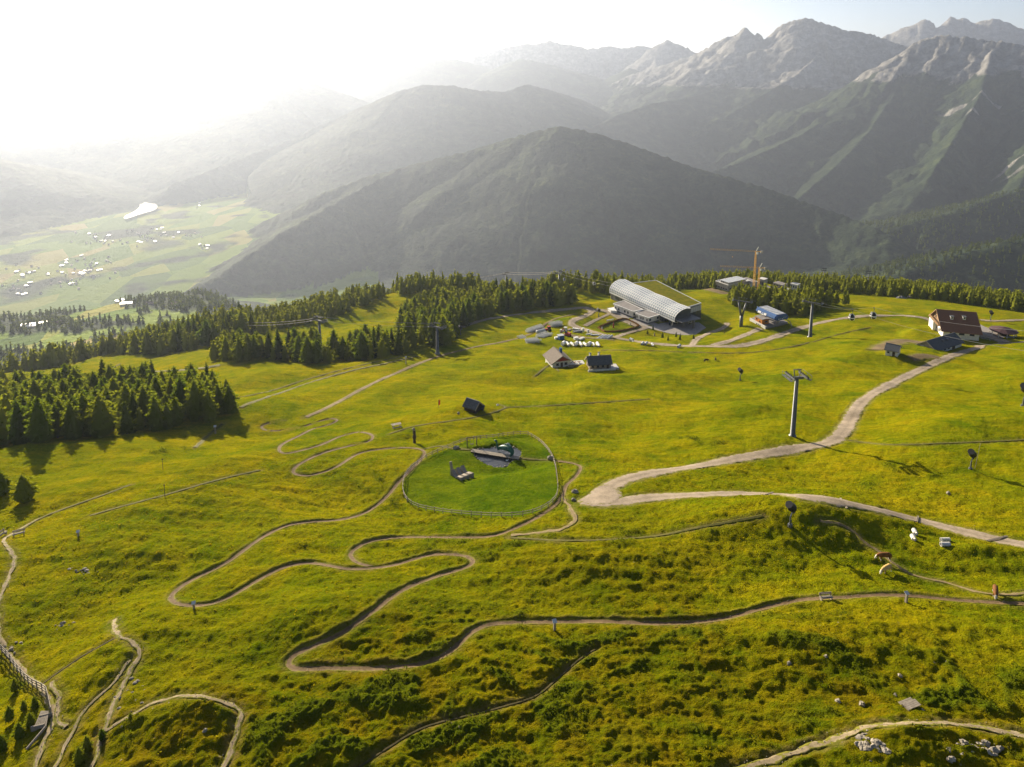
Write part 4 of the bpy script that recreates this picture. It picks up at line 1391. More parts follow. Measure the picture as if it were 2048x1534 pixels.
# gallery under the vault on slim posts
MB().box((XE / 2 - 6, -5.5, 2.2), (XE - 6, 8.6, 5.2)).build('hall', M_SHADECONC, st_)
for k in range(9):
    MB().box((4 + k * (XE - 12) / 8, -9.85, 2.6), (4.6, 0.12, 3.4)).build('hall_window', M_GLASS, st_)
posts = [(x, -9.6) for x in (-3.2, 10, 24, 38, XE + 1.5)]
for x, y in posts:
    MB().tube([(x, y, -0.6), (x, y, 5.2)], 0.38, 10).build('column', M_CONC, st_)
# low white wing with folded grey roofs
for k, (poly, h) in enumerate((([(1226.4, 607.4), (1266.3, 623.1), (1286.5, 619.2), (1248.3, 601.2)], 4.6), ([(1270.8, 626.5), (1296.6, 635.5), (1321.3, 628.7), (1286.5, 619.2)], 4.3))):
    pl_ = [loc_st(a, b, h) for a, b in poly]
    ctr = np.mean(pl_, axis=0)
    w = MB().prism([tuple(np.array(p) * 0.93 + ctr * 0.07) for p in pl_], 0.9, h - 0.35).build('wing_wall', M_PLASTER, st_)
    MB().prism([tuple(np.array(p) * 0.90 + ctr * 0.10) for p in pl_], -0.6, 0.92).build('wing_plinth', M_STEELD, st_)
    MB().prism(pl_, h - 0.35, h).build('wing_roof', M_GREYROOF, st_)
    ed = MB()
    for a, b in zip(pl_, pl_[1:] + pl_[:1]):
        ed.bar((a[0], a[1], h - 0.1), (b[0], b[1], h - 0.1), 0.45, 0.55)
    ed.build('wing_roof_edge', M_WHITE, st_)
    # windows and doors along the two walls facing out
    for (a, b, n_) in ((pl_[0], pl_[1], 6), (pl_[1], pl_[2], 3)):
        a = np.array(a) * 0.93 + ctr * 0.07; b = np.array(b) * 0.93 + ctr * 0.07
        d = (b - a) / np.linalg.norm(b - a); nrm = np.array([d[1], -d[0]])
        if nrm @ (a - ctr) < 0:
            nrm = -nrm
        for q in range(n_):
            if (q * 7 + k) % 3 == 2:
                continue
            c = a + (b - a) * ((q + 0.5) / n_)
            MB().box((c[0] + nrm[0] * 0.05, c[1] + nrm[1] * 0.05, 2.45), (np.linalg.norm(b - a) / n_ * 0.45, 0.14, 1.5), math.atan2(d[1], d[0])).build('window', M_GLASS, st_)
# open gable end: pale panels over dark glass, portal with slim pillars for the cabins
ga, gb = np.array(rf2), np.array(rr2)
gd = (gb - ga) / np.linalg.norm(gb - ga)
gn = np.array([gd[1], -gd[0]])
for k in range(9):
    c = ga + (gb - ga) * ((k + 0.5) / 9) + gn * 0.35
    MB().box((c[0], c[1], 7.0), (np.linalg.norm(gb - ga) / 9 * 0.86, 0.22, 3.2), math.atan2(gd[1], gd[0])).build('gable_panel', M_LTGREY, st_)
    MB().box((c[0], c[1], 2.6), (np.linalg.norm(gb - ga) / 9 * 0.90, 0.16, 5.0), math.atan2(gd[1], gd[0])).build('gable_glass', M_GLASS, st_)
MB().box((XE + 4.5, -2.5, 5.3), (11, 15, 0.5)).build('portal_canopy', M_STEELD, st_)
MB().box((XE - 1.2, -3.2, 2.4), (1.0, 13, 5.2)).build('portal_wall', M_GLASS, st_)
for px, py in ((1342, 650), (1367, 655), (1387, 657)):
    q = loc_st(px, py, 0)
    MB().box((q[0], q[1], 2.3), (0.95, 0.95, 5.8)).build('portal_pillar', M_SHADECONC, st_)
MB().prism([loc_st(*q, 0.2) for q in ((1290, 654), (1340, 667), (1386, 672), (1412, 655), (1398, 645), (1330, 645))], -0.6, 0.22).build('platform', M_PAVING, st_)
MB().prism([loc_st(*q, 0.1) for q in ((1214, 616), (1220, 626), (1248, 640), (1300, 656), (1322, 650), (1296, 640), (1262, 626), (1234, 613))], -0.6, 0.14).build('forecourt', M_PAVING, st_)
MB().prism([loc_st(*q, 1.6) for q in ((1216, 617), (1222, 621), (1234, 622), (1228, 615))], 0.1, 1.7).build('entrance_block', M_WHITE, st_)


# gondola cabin: rounded glazed body, frame, hanger and grip
def gondola(px, py, loc, label, rz=0.0, s=1.0, group=None):
    t = thing('gondola_cabin', label, 'gondola', loc, rz, group)
    t.scale = (s, s, s)
    prof = [(0.55, 0.0), (0.95, 0.25), (1.08, 0.9), (1.05, 1.5), (0.85, 2.05), (0.45, 2.25)]
    MB().lathe(prof, n=10).build('body', M_BLACK, t, True)
    MB().lathe([(1.085, 0.78), (1.12, 0.95), (1.085, 1.12)], n=10).build('white_band', M_WHITE, t, True)
    for a in (0.0, math.pi / 2, math.pi, 1.5 * math.pi):
        MB().tube([(math.cos(a) * (r + 0.03), math.sin(a) * (r + 0.03), z) for r, z in prof], 0.10, 5).build('frame_rib', M_WHITE, t)
    MB().tube([(0, 0, 2.2), (0.35, 0, 2.9), (0.2, 0, 3.7), (0, 0, 3.95)], 0.09, 6).build('hanger', M_STEEL, t)
    MB().box((0, 0, 4.0), (0.7, 0.25, 0.22)).build('grip', M_STEELD, t)
    MB().box((1.12, 0, 0.55), (0.12, 0.9, 0.5)).build('ski_rack', M_STEEL, t)
    return t


q = plane(1352, 643.5, Z0 + 1.6)
gondola(0, 0, (q[0], q[1], Z0 + 0.5), 'left gondola cabin parked between the pillars of the station portal', UA, 1.25)
q = plane(1380, 643.5, Z0 + 1.6)
gondola(0, 0, (q[0], q[1], Z0 + 0.5), 'right gondola cabin parked between the pillars of the station portal', UA, 1.25)


# ------------------------------------------------------------------ lift towers and ropes
def lift_tower(base, H, label, rz, arm=3.4, vee=False, r0=0.75):
    t = thing('lift_tower', label, 'lift tower', base, rz)
    if vee:
        MB().lathe([(r0 * 1.1, -0.4), (r0, H * 0.42)], n=12).build('lower_shaft', M_STEEL, t, True)
        for s in (-1, 1):
            MB().tube([(s * 0.3, 0, H * 0.40), (s * 2.2, 0, H - 1.0)], [r0 * 0.7, r0 * 0.45], 10).build('leg', M_STEEL, t, True)
    else:
        MB().lathe([(r0 * 1.5, -0.4), (r0 * 1.5, 0.25), (r0, 0.26), (r0 * 0.62, H - 0.8)], n=14).build('shaft', M_STEEL, t, True)
    MB().bar((-arm, 0, H - 0.6), (arm, 0, H - 0.6), 0.55, 0.6).build('crossarm', M_STEELD, t)
    for s in (-1, 1):
        sh = MB().bar((s * arm, -2.1, H - 0.1), (s * arm, 2.1, H - 0.1), 0.22, 0.5).build('sheave_beam', M_STEELD, t)
        for k in range(6):
            y = -1.9 + k * 0.76
            MB().tube([(s * arm - 0.10, y, H + 0.18), (s * arm + 0.10, y, H + 0.18)], 0.26, 10).build('sheave', M_BLACK, sh)
        MB().box((s * (arm + 0.65), 0, H - 0.5), (0.7, 4.0, 0.08)).build('walkway', M_STEEL, t)
        r_ = MB()
        for yy in (-1.9, 0, 1.9):
            r_.bar((s * (arm + 0.98), yy, H - 0.5), (s * (arm + 0.98), yy, H + 0.55), 0.07)
        r_.bar((s * (arm + 0.98), -1.9, H + 0.55), (s * (arm + 0.98), 1.9, H + 0.55), 0.07)
        r_.build('railing', M_STEEL, t)
        MB().bar((s * arm * 0.35, 0, H - 0.4), (s * arm * 0.5, 0, H + 1.5), 0.16).build('lifting_frame', M_STEEL, t)
    MB().bar((-arm * 0.62, 0, H + 1.5), (arm * 0.62, 0, H + 1.5), 0.18).build('lifting_beam', M_STEEL, t)
    lad = MB()
    for s in (-0.22, 0.22):
        lad.bar((s, -r0 - 0.12, 0.6), (s, -r0 * 0.62 - 0.12, H - 0.7), 0.06)
    for k in range(int(H / 0.8)):
        f = k * 0.8 / H
        lad.bar((-0.22, -r0 * (1 - 0.38 * f) - 0.12, 0.7 + k * 0.8), (0.22, -r0 * (1 - 0.38 * f) - 0.12, 0.7 + k * 0.8), 0.05)
    lad.build('ladder', M_STEEL, t)
    return t


B1 = G(1585, 872); lift_tower(B1, 15.6, 'tall single steel lift tower standing alone beside the gravel road bend', 0.15, 1.7, r0=0.58)
B2 = G(1620, 674); lift_tower(B2, 20.0, 'tall lift tower beside the road right of the blue station', -0.6, 4.2, r0=0.95)
B3 = G(1482, 653); lift_tower(B3, 16.0, 'forked lift tower left of the blue station', -0.5, 4.6, True, r0=0.95)
B4 = G(875, 707); lift_tower(B4, 13.2, 'lift tower beside the dirt track at the end of the tree row', -0.5, 3.0, r0=0.8)
B5 = G(641, 696); lift_tower(B5, 14.5, 'lift tower rising behind the trees of the middle row', -0.5, 3.0, r0=0.8)
B7 = G(1118, 577); lift_tower(B7, 12.5, 'lift tower on the grassy knoll left of the station vault', 1.1, 3.2, r0=0.8)
def ontop(px, py, rng_, h):
    p = pt(px, py, rng_)
    g_ = float(zs(p[0], p[1]))
    return Vector((p[0], p[1], g_)), p


for px, py, rr_, lab in ((831, 572, 590, 'small lift tower on the cleared slope left of the middle wood'), (787, 580, 600, 'last small lift tower on the cleared slope near the forest corner'), (1012, 545, 585, 'lift tower top showing above the middle wood'),
                         (1648, 537, 650, 'small lift tower head above the rim wood right of the cranes'), (1738, 543, 650, 'small lift tower head above the rim wood at the right'), (456, 640, 490, 'lift tower head in the left forest band')):
    b, p = ontop(px, py, rr_, 0)
    lift_tower((b[0], b[1], b[2] - 0.3), max(6.0, p[2] - b[2] - 0.5), lab, 1.1 if px > 700 else -0.5, 3.0, r0=0.6)


def rope(name_label, nodes, rad=0.06):
    mb = MB()
    pts = []
    for a, b in zip(nodes[:-1], nodes[1:]):
        a = Vector(a); b = Vector(b)
        sag = 0.012 * (b - a).length
        for k in range(12):
            f = k / 12
            p = a.lerp(b, f); p.z -= 4 * sag * f * (1 - f)
            pts.append(p)
    pts.append(Vector(nodes[-1]))
    mb.tube(pts, rad, 5)
    return tag(mb.build('haul_rope', M_ROPE if rad > 0.03 else M_STEELD), name_label, 'rope')


VE = Vector((O_[0], O_[1], Z0)) + Vector((-4.0 * cu + 6 * su, -4.0 * su - 6 * cu, 8.2))
nodes = [VE]
for px, py, rr_ in ((1117, 548, None), (1012, 546, 585), (831, 572, 590), (787, 580, 600)):
    if rr_ is None:
        nodes.append(Vector((B7[0], B7[1], B7[2] + 12.7)))
    else:
        nodes.append(Vector(pt(px, py, rr_)))
rope('upper haul rope running left from the glazed vault over the knoll tower', [n_ + Vector((2.0, 2.5, 0.1)) for n_ in nodes])
rope('lower haul rope running left from the glazed vault over the knoll tower', [n_ - Vector((2.0, 2.5, -0.1)) for n_ in nodes])
for i, (px, py, seg, f, lab) in enumerate(((1133, 556, 0, 0.85, 'gondola cabin on the rope next to the knoll tower'), (1178, 575, 0, 0.4, 'gondola cabin on the rope halfway between vault and knoll tower'), (898, 570, 2, 0.62, 'cabin on the rope over the middle wood, nearest its tower'), (866, 573, 2, 0.80, 'cabin on the rope above the cleared slope, right of two'), (822, 577, 3, 0.2, 'cabin on the rope above the cleared slope, left of two'), (790, 584, 3, 0.9, 'leftmost cabin on the rope by the forest corner'))):
    p = nodes[seg].lerp(nodes[seg + 1], f) + (Vector((2.0, 2.5, 0)) if i % 2 else Vector((-2.0, -2.5, 0)))
    gondola(0, 0, (p[0], p[1], p[2] - 4.6), lab, 1.1, 1.0)
L0 = Vector(pt(456, 645, 490))
for s, nm in ((-2.6, 'near'), (2.6, 'far')):
    off = Vector((0.48 * s, 0.87 * s, 0.3))
    rope(nm + ' rope of the chairlift crossing the trees of the middle row', [L0 + off, Vector((B5[0], B5[1], B5[2] + 14.7)) + off, Vector((B4[0], B4[1], B4[2] + 13.3)) + off])
C1 = Vector(pt(1703, 640, 292)); C2 = Vector(pt(1746, 637, 284))
q0 = plane(1365, 640, Z0 + 5.0)
for c_, s, nm in ((C1, -1, 'left'), (C2, 1, 'right')):
    off = Vector((math.cos(-0.6), math.sin(-0.6), 0)) * 4.4 * s
    off3 = Vector((math.cos(-0.5), math.sin(-0.5), 0)) * 4.4 * s
    gp = c_ + Vector((0, 0, 4.3))
    t2 = Vector((B2[0], B2[1], B2[2] + 20.2)) + off
    rope(nm + ' rope from the station portal over forked and single towers to the right', [Vector(q0) + off3 * 0.6, Vector((B3[0], B3[1], B3[2] + 16.2)) + off3, t2, gp, gp + (gp - t2) * 1.6], 0.022)
gondola(0, 0, C1, 'left of the two dark gondola cabins hanging over the hill road', 0.6, 1.05)
gondola(0, 0, C2, 'right of the two dark gondola cabins hanging over the hill road', 0.6, 1.05)


# ------------------------------------------------------------------ gabled buildings
def gable_house(name, label, cat, loc, rz, Lg, Wd, eave, ridge, over, m_wall, m_roof, m_gable=None, windows=(), door=None, chimneys=(), base=0.6, m_trim=None, group=None):
    """ridge along local x; windows = (side, position, z, w, h) with side in +y -y +x -x"""
    t = thing(name, label, cat, loc, rz, group)
    hx, hy = Lg / 2, Wd / 2
    MB().box((0, 0, (eave - base) / 2), (Lg, Wd, eave + base)).build('wall', m_wall, t)
    for s in (-1, 1):
        MB().extrude([(s * hx - 0.15 * s, -hy, eave), (s * hx - 0.15 * s, hy, eave), (s * hx - 0.15 * s, 0, ridge - 0.12)], (0.3 * s * 0.5, 0, 0)).build('gable', m_gable or m_wall, t)
    sl = (ridge - eave) / hy
    rl_ = None
    for s in (-1, 1):
        y1 = s * (hy + over); z1 = ridge - sl * (hy + over)
        poly = [(-hx - over, 0, ridge), (hx + over, 0, ridge), (hx + over, y1, z1), (-hx - over, y1, z1)]
        if s > 0:
            poly = poly[::-1]
        r_ = MB().extrude(poly, (0, 0, 0.22)).build('roof', m_roof, t)
        rl_ = r_ if s < 0 else rl_
        # verge boards
        for e in (-1, 1):
            MB().bar((e * (hx + over), 0, ridge + 0.05), (e * (hx + over), y1, z1 + 0.05), 0.12, 0.34).build('verge_board', m_trim or M_OLDWOOD, r_)
    MB().bar((-hx - over, 0, ridge + 0.24), (hx + over, 0, ridge + 0.24), 0.3, 0.12).build('ridge_cap', m_roof, rl_)
    for (side, p, z, w, h) in windows:
        if side in '+-':
            pass
        ax, sg = side[1], (1 if side[0] == '+' else -1)
        if ax == 'y':
            c = (p, sg * (hy + 0.03), z); s_ = (w, 0.1, h)
        else:
            c = (sg * (hx + 0.03), p, z); s_ = (0.1, w, h)
        wd = MB().box(c, s_).build('window', M_GLASS, t)
        fr = MB()
        if ax == 'y':
            for dx in (-w / 2, w / 2):
                fr.box((c[0] + dx, c[1] + 0.03 * sg, z), (0.12, 0.14, h + 0.2))
            fr.box((c[0], c[1] + 0.05 * sg, z - h / 2), (w + 0.3, 0.22, 0.12))
        else:
            for dx in (-w / 2, w / 2):
                fr.box((c[0] + 0.03 * sg, c[1] + dx, z), (0.14, 0.12, h + 0.2))
            fr.box((c[0] + 0.05 * sg, c[1], z - h / 2), (0.22, w + 0.3, 0.12))
        fr.build('frame', M_DARKWOOD, wd)
    if door:
        side, p, w, h = door
        ax, sg = side[1], (1 if side[0] == '+' else -1)
        c = (p, sg * (hy + 0.04), h / 2) if ax == 'y' else (sg * (hx + 0.04), p, h / 2)
        s_ = (w, 0.12, h) if ax == 'y' else (0.12, w, h)
        d_ = MB().box(c, s_).build('door', M_DARKWOOD, t)
        MB().box((c[0] + (0.1 * sg if ax == 'x' else w * 0.35), c[1] + (0.1 * sg if ax == 'y' else w * 0.35), 1.05), (0.1, 0.1, 0.1)).build('handle', M_STEEL, d_)
    for (x, y, w, z1) in chimneys:
        ch = MB().box((x, y, (ridge - 1.5 + z1) / 2), (w, w, z1 - ridge + 1.5)).build('chimney', M_PLASTER, rl_)
        MB().box((x, y, z1 + 0.08), (w * 1.35, w * 1.35, 0.16)).build('chimney_cap', M_STEELD, t)
    return t, rl_


# mountain lodge with big brown roof
zh = float(zs(HUT[0], HUT[1]))
e1 = plane(1889, 661, zh + 4.0); e2 = plane(1957, 667, zh + 4.0)
ang = math.atan2(e2[1] - e1[1], e2[0] - e1[0])
mid = (np.array(e1) + np.array(e2)) / 2
pb = np.array([-math.sin(ang), math.cos(ang)])
HW = 12.0
hc = mid[:2] + pb * (HW - 0.9)
lodge, lroof = gable_house('mountain_lodge', 'large white mountain lodge with steep brown roof beside the road', 'lodge', (hc[0], hc[1], zh), ang, 16.5, 2 * HW - 2, 4.4, 11.6, 1.2, M_PLASTER, M_BROWNROOF, M_WOOD,
                           windows=[('-y', -4.5, 2.9, 1.1, 1.0), ('-y', 0.3, 2.9, 2.3, 1.1), ('-y', 5.0, 2.9, 2.0, 1.1), ('-x', -5.5, 2.4, 1.6, 1.4), ('-x', 0, 2.4, 1.6, 1.4), ('-x', 5.5, 2.4, 1.6, 1.4), ('-x', -3.2, 7.0, 1.4, 1.4), ('-x', 3.2, 7.0, 1.4, 1.4)], door=('-x', -2.8, 1.3, 2.2), m_trim=M_WOOD, base=2.0)
bal = MB().box((-9.2, 0, 5.2), (1.9, 16, 0.25)).build('balcony', M_WOOD, lodge)
for k in range(14):
    MB().box((-10.1, -7.8 + k * 1.2, 5.8), (0.1, 0.85, 1.0)).build('balcony_board', M_WOOD, bal)
MB().box((-10.1, 0, 6.35), (0.16, 16.2, 0.14)).build('balcony_rail', M_WOOD, bal)
MB().box((-8.9, 3.8, 2.3), (2.6, 7.5, 4.9)).build('porch_wall', M_PLASTER, lodge)
for x, y in ((-3.2, -4.6), (2.6, -4.2)):
    zt = 11.6 - (7.2 / 11) * abs(y) + 0.2
    d_ = MB().box((x, y, zt + 0.5), (1.3, 1.8, 1.6)).build('dormer', M_PLASTER, lroof)
    MB().box((x, y - 0.2, zt + 1.4), (1.8, 2.4, 0.18)).build('dormer_roof', M_SLATE, lodge)
    MB().box((x, y - 0.95, zt + 0.6), (0.8, 0.06, 0.8)).build('dormer_window', M_GLASS, lodge)
# terrace beside the lodge
tp = [plane(a, b, zh - 0.1)[:2] for a, b in ((1952, 645), (1975, 656), (2034, 676), (2012, 690), (1960, 676))]
o = MB().prism([tuple(p) for p in tp][::-1], zh - 2.5, zh - 0.05).build('terrace', M_PAVING)
tag(o, 'grey paved terrace between the brown roofed lodge and the pavilion', 'terrace')
fr_ = thing('terrace_railing', 'slim grey railing along the front edge of the lodge terrace', 'railing', (tp[3][0], tp[3][1], zh))
a = np.array(tp[3]); b = np.array(tp[4])
for k in range(9):
    q = (b - a) * k / 8
    MB().box((q[0], q[1], 0.5), (0.09, 0.09, 1.1)).build('post', M_STEEL, fr_)
MB().bar((0, 0, 1.0), (b[0] - a[0], b[1] - a[1], 1.0), 0.09).build('rail', M_STEEL, fr_)
MB().bar((0, 0, 0.5), (b[0] - a[0], b[1] - a[1], 0.5), 0.06).build('rail', M_STEEL, fr_)
# pavilion with many-sided plum roof
pv_ = plane(2006, 670, zh)
pav = thing('pavilion', 'open pavilion with flat plum coloured many sided roof on the terrace', 'pavilion', (pv_[0], pv_[1], zh))
MB().lathe([(6.6, 2.5), (6.7, 2.75), (2.2, 4.1), (0.2, 4.5)], n=10).build('roof', M_PURPLE, pav)
for k in range(10):
    a = 2 * math.pi * k / 10
    MB().box((5.8 * math.cos(a), 5.8 * math.sin(a), 1.2), (0.2, 0.2, 2.7), a).build('post', M_WHITE, pav)
    b = 2 * math.pi * (k + 1) / 10
    MB().bar((5.8 * math.cos(a), 5.8 * math.sin(a), 1.0), (5.8 * math.cos(b), 5.8 * math.sin(b), 1.0), 0.12).build('rail', M_WHITE, pav)
MB().lathe([(2.6, 0.0), (2.6, 1.2), (2.4, 1.25)], n=10).build('bar_counter', M_DARKWOOD, pav)

# slate roofed barn below the lodge
zb_ = float(zs(BARN[0], BARN[1]))
e1 = plane(1871, 701, zb_ + 2.2); e2 = plane(1925, 684, zb_ + 2.2)
ang = math.atan2(e2[1] - e1[1], e2[0] - e1[0])
mid = (np.array(e1) + np.array(e2)) / 2
bc = mid[:2] + np.array([-math.sin(ang), math.cos(ang)]) * 4.4
barn, broof = gable_house('barn', 'long low barn with dark slate roof below the lodge', 'barn', (bc[0], bc[1], zb_), ang, 21.5, 8.6, 2.4, 5.3, 0.8, M_PLASTER, M_SLATE, M_OLDWOOD,
                          windows=[('-y', -3, 1.3, 1.2, 0.9), ('-y', 0, 1.3, 1.2, 0.9), ('-x', -2, 1.3, 1.0, 0.9), ('-x', 2, 1.3, 1.0, 0.9)], door=('-y', 4, 2.4, 2.0), base=1.5)
for x in (-1.5, 2.0):
    MB().box((x, -2.0, 4.5), (1.0, 1.0, 0.7)).build('roof_vent', M_STEELD, broof)
sh_ = G(1788, 711)
gable_house('shed', 'small white shed with grey roof beside the muddy yard', 'shed', (sh_[0] + 0.5, sh_[1] + 2.0, sh_[2]), math.radians(-38), 4.6, 6.2, 2.4, 4.0, 0.5, M_PLASTER, M_SLATE, door=('-y', 0.8, 1.0, 1.9), windows=[('-y', -1.2, 1.4, 0.7, 0.7)], base=1.2)

# two alpine huts on the open meadow
za = float(zs(HUT_A[0], HUT_A[1]))
hA, rA = gable_house('alpine_hut', 'hut with weathered shingle roof and red gable on the meadow', 'hut', (HUT_A[0] - 2.8, HUT_A[1] + 1.0, za), math.radians(-72), 8.2, 7.6, 2.4, 4.8, 0.9, M_PLASTER, M_SHINGLE, M_RED,
                     windows=[('+x', -1.8, 1.3, 0.9, 0.9), ('+x', 1.8, 1.3, 0.9, 0.9), ('-y', 1, 1.3, 0.9, 0.9)], door=('+x', 0, 1.0, 1.9), base=1.6)
MB().box((-0.6, 1.4, 4.9), (1.1, 0.9, 2.2)).build('chimney', M_BLUE, rA)
ta = thing('hut_terrace', 'sunny stone terrace with low wall right of the red gabled hut', 'terrace', (HUT_A[0] + 4.2, HUT_A[1] + 0.2, za), math.radians(10))
MB().box((0, 0, -0.5), (7.4, 5.5, 1.3)).build('slab', M_PIPE, ta)
MB().box((0.4, -2.9, 0.2), (8, 0.35, 1.6)).build('wall', M_ROCK, ta)
for k in range(3):
    MB().box((-2 + k * 1.8, 0.6, 0.55), (1.3, 0.7, 0.1)).build('table_top', M_WOOD, ta)
    MB().box((-2 + k * 1.8, 0.6, 0.3), (0.2, 0.5, 0.5)).build('table_leg', M_WOOD, ta)
zb2 = float(zs(HUT_B[0], HUT_B[1]))
hB, rB = gable_house('alpine_hut', 'hut with dark slate roof and stone terrace on the meadow', 'hut', (HUT_B[0] - 0.9, HUT_B[1] + 0.8, zb2), math.radians(8), 8.4, 4.8, 2.3, 4.3, 0.6, M_OLDWOOD, M_SLATE, M_OLDWOOD,
                     windows=[('-y', -2.9, 1.2, 0.8, 0.8), ('-y', -0.9, 1.2, 0.8, 0.8), ('-y', 1.1, 1.2, 0.8, 0.8), ('-x', 0, 1.3, 0.8, 0.8)], door=('-y', 3.0, 0.9, 1.9), chimneys=[(-3.2, 0.9, 0.6, 5.3), (0.3, 0.9, 0.6, 5.4)], base=1.4)
tb = thing('hut_terrace', 'pale terrace wrapping the front of the slate roofed hut', 'terrace', (HUT_B[0] - 0.6, HUT_B[1] - 2.3, zb2), math.radians(8))
MB().box((0.4, 0, -0.55), (10.6, 2.2, 1.2)).build('slab', M_PIPE, tb)
MB().box((0.4, -1.15, 0.15), (10.8, 0.25, 1.3)).build('wall', M_PLASTER, tb)
MB().box((6.0, 2.4, -0.4), (3.0, 4.4, 1.2)).build('side_slab', M_PIPE, tb)

# blue chairlift station
zc = float(zs(CHAIR[0], CHAIR[1]))
bm_ = plane(1544, 625, zc + 6.2)
A_ = plane(1526, 617, zc + 7); B_ = plane(1560, 632, zc + 7)
ang = math.atan2(B_[1] - A_[1], B_[0] - A_[0])
cs = thing('chairlift_station', 'blue and grey chairlift drive station with white side graphics', 'station', (bm_[0], bm_[1], zc), ang)
sec = [(-4.2, 4.4), (-5.0, 5.4), (-4.6, 6.6), (-3.2, 7.6), (3.2, 7.6), (4.6, 6.6), (5.0, 5.4), (4.2, 4.4)]
MB().extrude([(-7.6, y, z) for y, z in sec], (15.2, 0, 0)).build('canopy', M_BLUE, cs)
for s in (-1, 1):
    MB().extrude([(s * 7.6, y * 0.9, 4.5 + (z - 4.4) * 0.86) for y, z in sec], (s * 0.9, 0, 0)).build('canopy_end', M_BLUE, cs)
MB().box((0, 0, 7.68), (15.0, 6.2, 0.16)).build('top_panel', M_LTGREY, cs)
for k in range(7):
    MB().box((-6.6 + k * 2.2, 0, 7.80), (0.12, 6.2, 0.08)).build('top_seam', M_STEEL, cs)
for (x0, x1, z0_, z1_) in ((-6.4, -3.8, 5.0, 6.3), (-3.4, -1.8, 4.9, 6.0), (-1.4, 0.6, 5.1, 6.4)):
    MB().extrude([(x0, -5.02 + (0.35 if z0_ > 5.4 else 0), z0_), (x1, -5.02, z0_), (x1 + 0.3, -4.76, z1_), (x0 + 0.5, -4.76, z1_)], (0, -0.06, 0)).build('white_graphic', M_WHITE, cs)
for k, w in enumerate((0.9, 0.5, 0.7)):
    MB().box((8.55, -2.5 + k * 1.3, 5.3), (0.06, w, 0.28)).build('white_graphic', M_WHITE, cs)
MB().box((8.55, 1.8, 6.0), (0.06, 2.6, 0.10)).build('white_graphic', M_WHITE, cs)
for x in (-5.5, 5.0):
    MB().box((x, 0, 2.2), (1.2, 1.6, 4.6)).build('support', M_CONC, cs)
MB().extrude([(-9.2, -2, 5.4), (-11.6, -1.2, 6.4), (-11.6, -0.6, 6.2), (-9.0, -1.0, 5.0)], (0, 0.3, 0)).build('rail_end', M_WHITE, cs)
MB().tube([(7, 3.5, 4.4), (10.5, 4.2, 3.4), (12, 4.0, 1.0)], 0.22, 6).build('guide_rail', M_OLDWOOD, cs)
pp = [plane(a, b, zc + 1.2)[:2] for a, b in ((1500, 637), (1531, 654), (1576, 644), (1552, 631), (1520, 629))]
pf = thing('lift_platform', 'concrete boarding platform with pale retaining wall under the blue station', 'platform', (pp[0][0], pp[0][1], zc))
MB().prism([(p[0] - pp[0][0], p[1] - pp[0][1]) for p in pp], -1.5, 1.15).build('slab', M_GREYROOF, pf)
a = Vector((0, 0, 0.4)); b = Vector((pp[1][0] - pp[0][0], pp[1][1] - pp[0][1], 0.4))
MB().bar(a + Vector((0, -0.15, 0)), b + Vector((0, -0.15, 0)), 0.4, 2.6).build('retaining_wall', M_PIPE, pf)
for k, f in enumerate((0.45, 0.56, 0.66)):
    c = a.lerp(b, f)
    MB().box((c[0] - 0.12, c[1] - 0.3, 0.2), (0.9, 0.25, 1.3), math.atan2(b[1], b[0])).build('door', M_STEELD, pf)
oh = plane(1524, 640, zc + 2.6)
ob, orf = gable_house('operator_hut', 'orange lift operator hut with small windows on the platform', 'hut', (oh[0], oh[1], zc + 1.1), math.atan2(b[1], b[0]), 6.4, 4.6, 2.9, 3.2, 0.25, M_ORANGE, M_GREYROOF,
                      windows=[('-y', -1.9, 1.9, 0.9, 0.8), ('-y', 1.1, 1.3, 0.9, 0.8), ('-x', 0, 1.7, 1.4, 0.9), ('+x', 0.6, 1.6, 1.6, 1.0)], base=0.0, m_trim=M_STEELD)

# ------------------------------------------------------------------ building site with two cranes
zt_ = float(zs(SITE[0], SITE[1]))
a0 = plane(1430, 574, zt_); a1 = plane(1456, 583, zt_)
sang = math.atan2(a1[1] - a0[1], a1[0] - a0[0])
sb = thing('concrete_building', 'raw concrete building shell under construction below the cranes', 'building', (a0[0], a0[1], zt_), sang)
MB().box((7, 13, 2.4), (14, 26, 5.6)).build('wall', M_CONC, sb)
MB().box((9.4, 11, 6.2), (9, 20, 2.0)).build('upper_wall', M_CONC, sb)
MB().box((7, 13, 5.35), (15, 27, 0.35)).build('slab', M_PIPE, sb)
MB().box((9.4, 11, 7.3), (9.6, 21, 0.25)).build('slab', M_LTGREY, sb)
for k in range(5):
    MB().box((1.8 + k * 2.6, -0.03, 1.4), (1.5, 0.12, 1.3)).build('window_opening', M_BLACK, sb)
for k in range(2):
    MB().box((6.3 + k * 1.6, 0.98, 6.1), (0.8, 0.12, 1.7)).build('window_opening', M_BLACK, sb)
for k in range(6):
    MB().box((14.05, 3 + k * 4, 1.6), (0.12, 2.2, 1.8)).build('window_opening', M_BLACK, sb)
for x, y in ((2, 3), (2, 10), (3, 20), (12, 24), (6, 25)):
    MB().box((x, y, 6.1), (0.5, 0.5, 1.6)).build('column_stub', M_CONC, sb)
sr = np.random.RandomState(4)
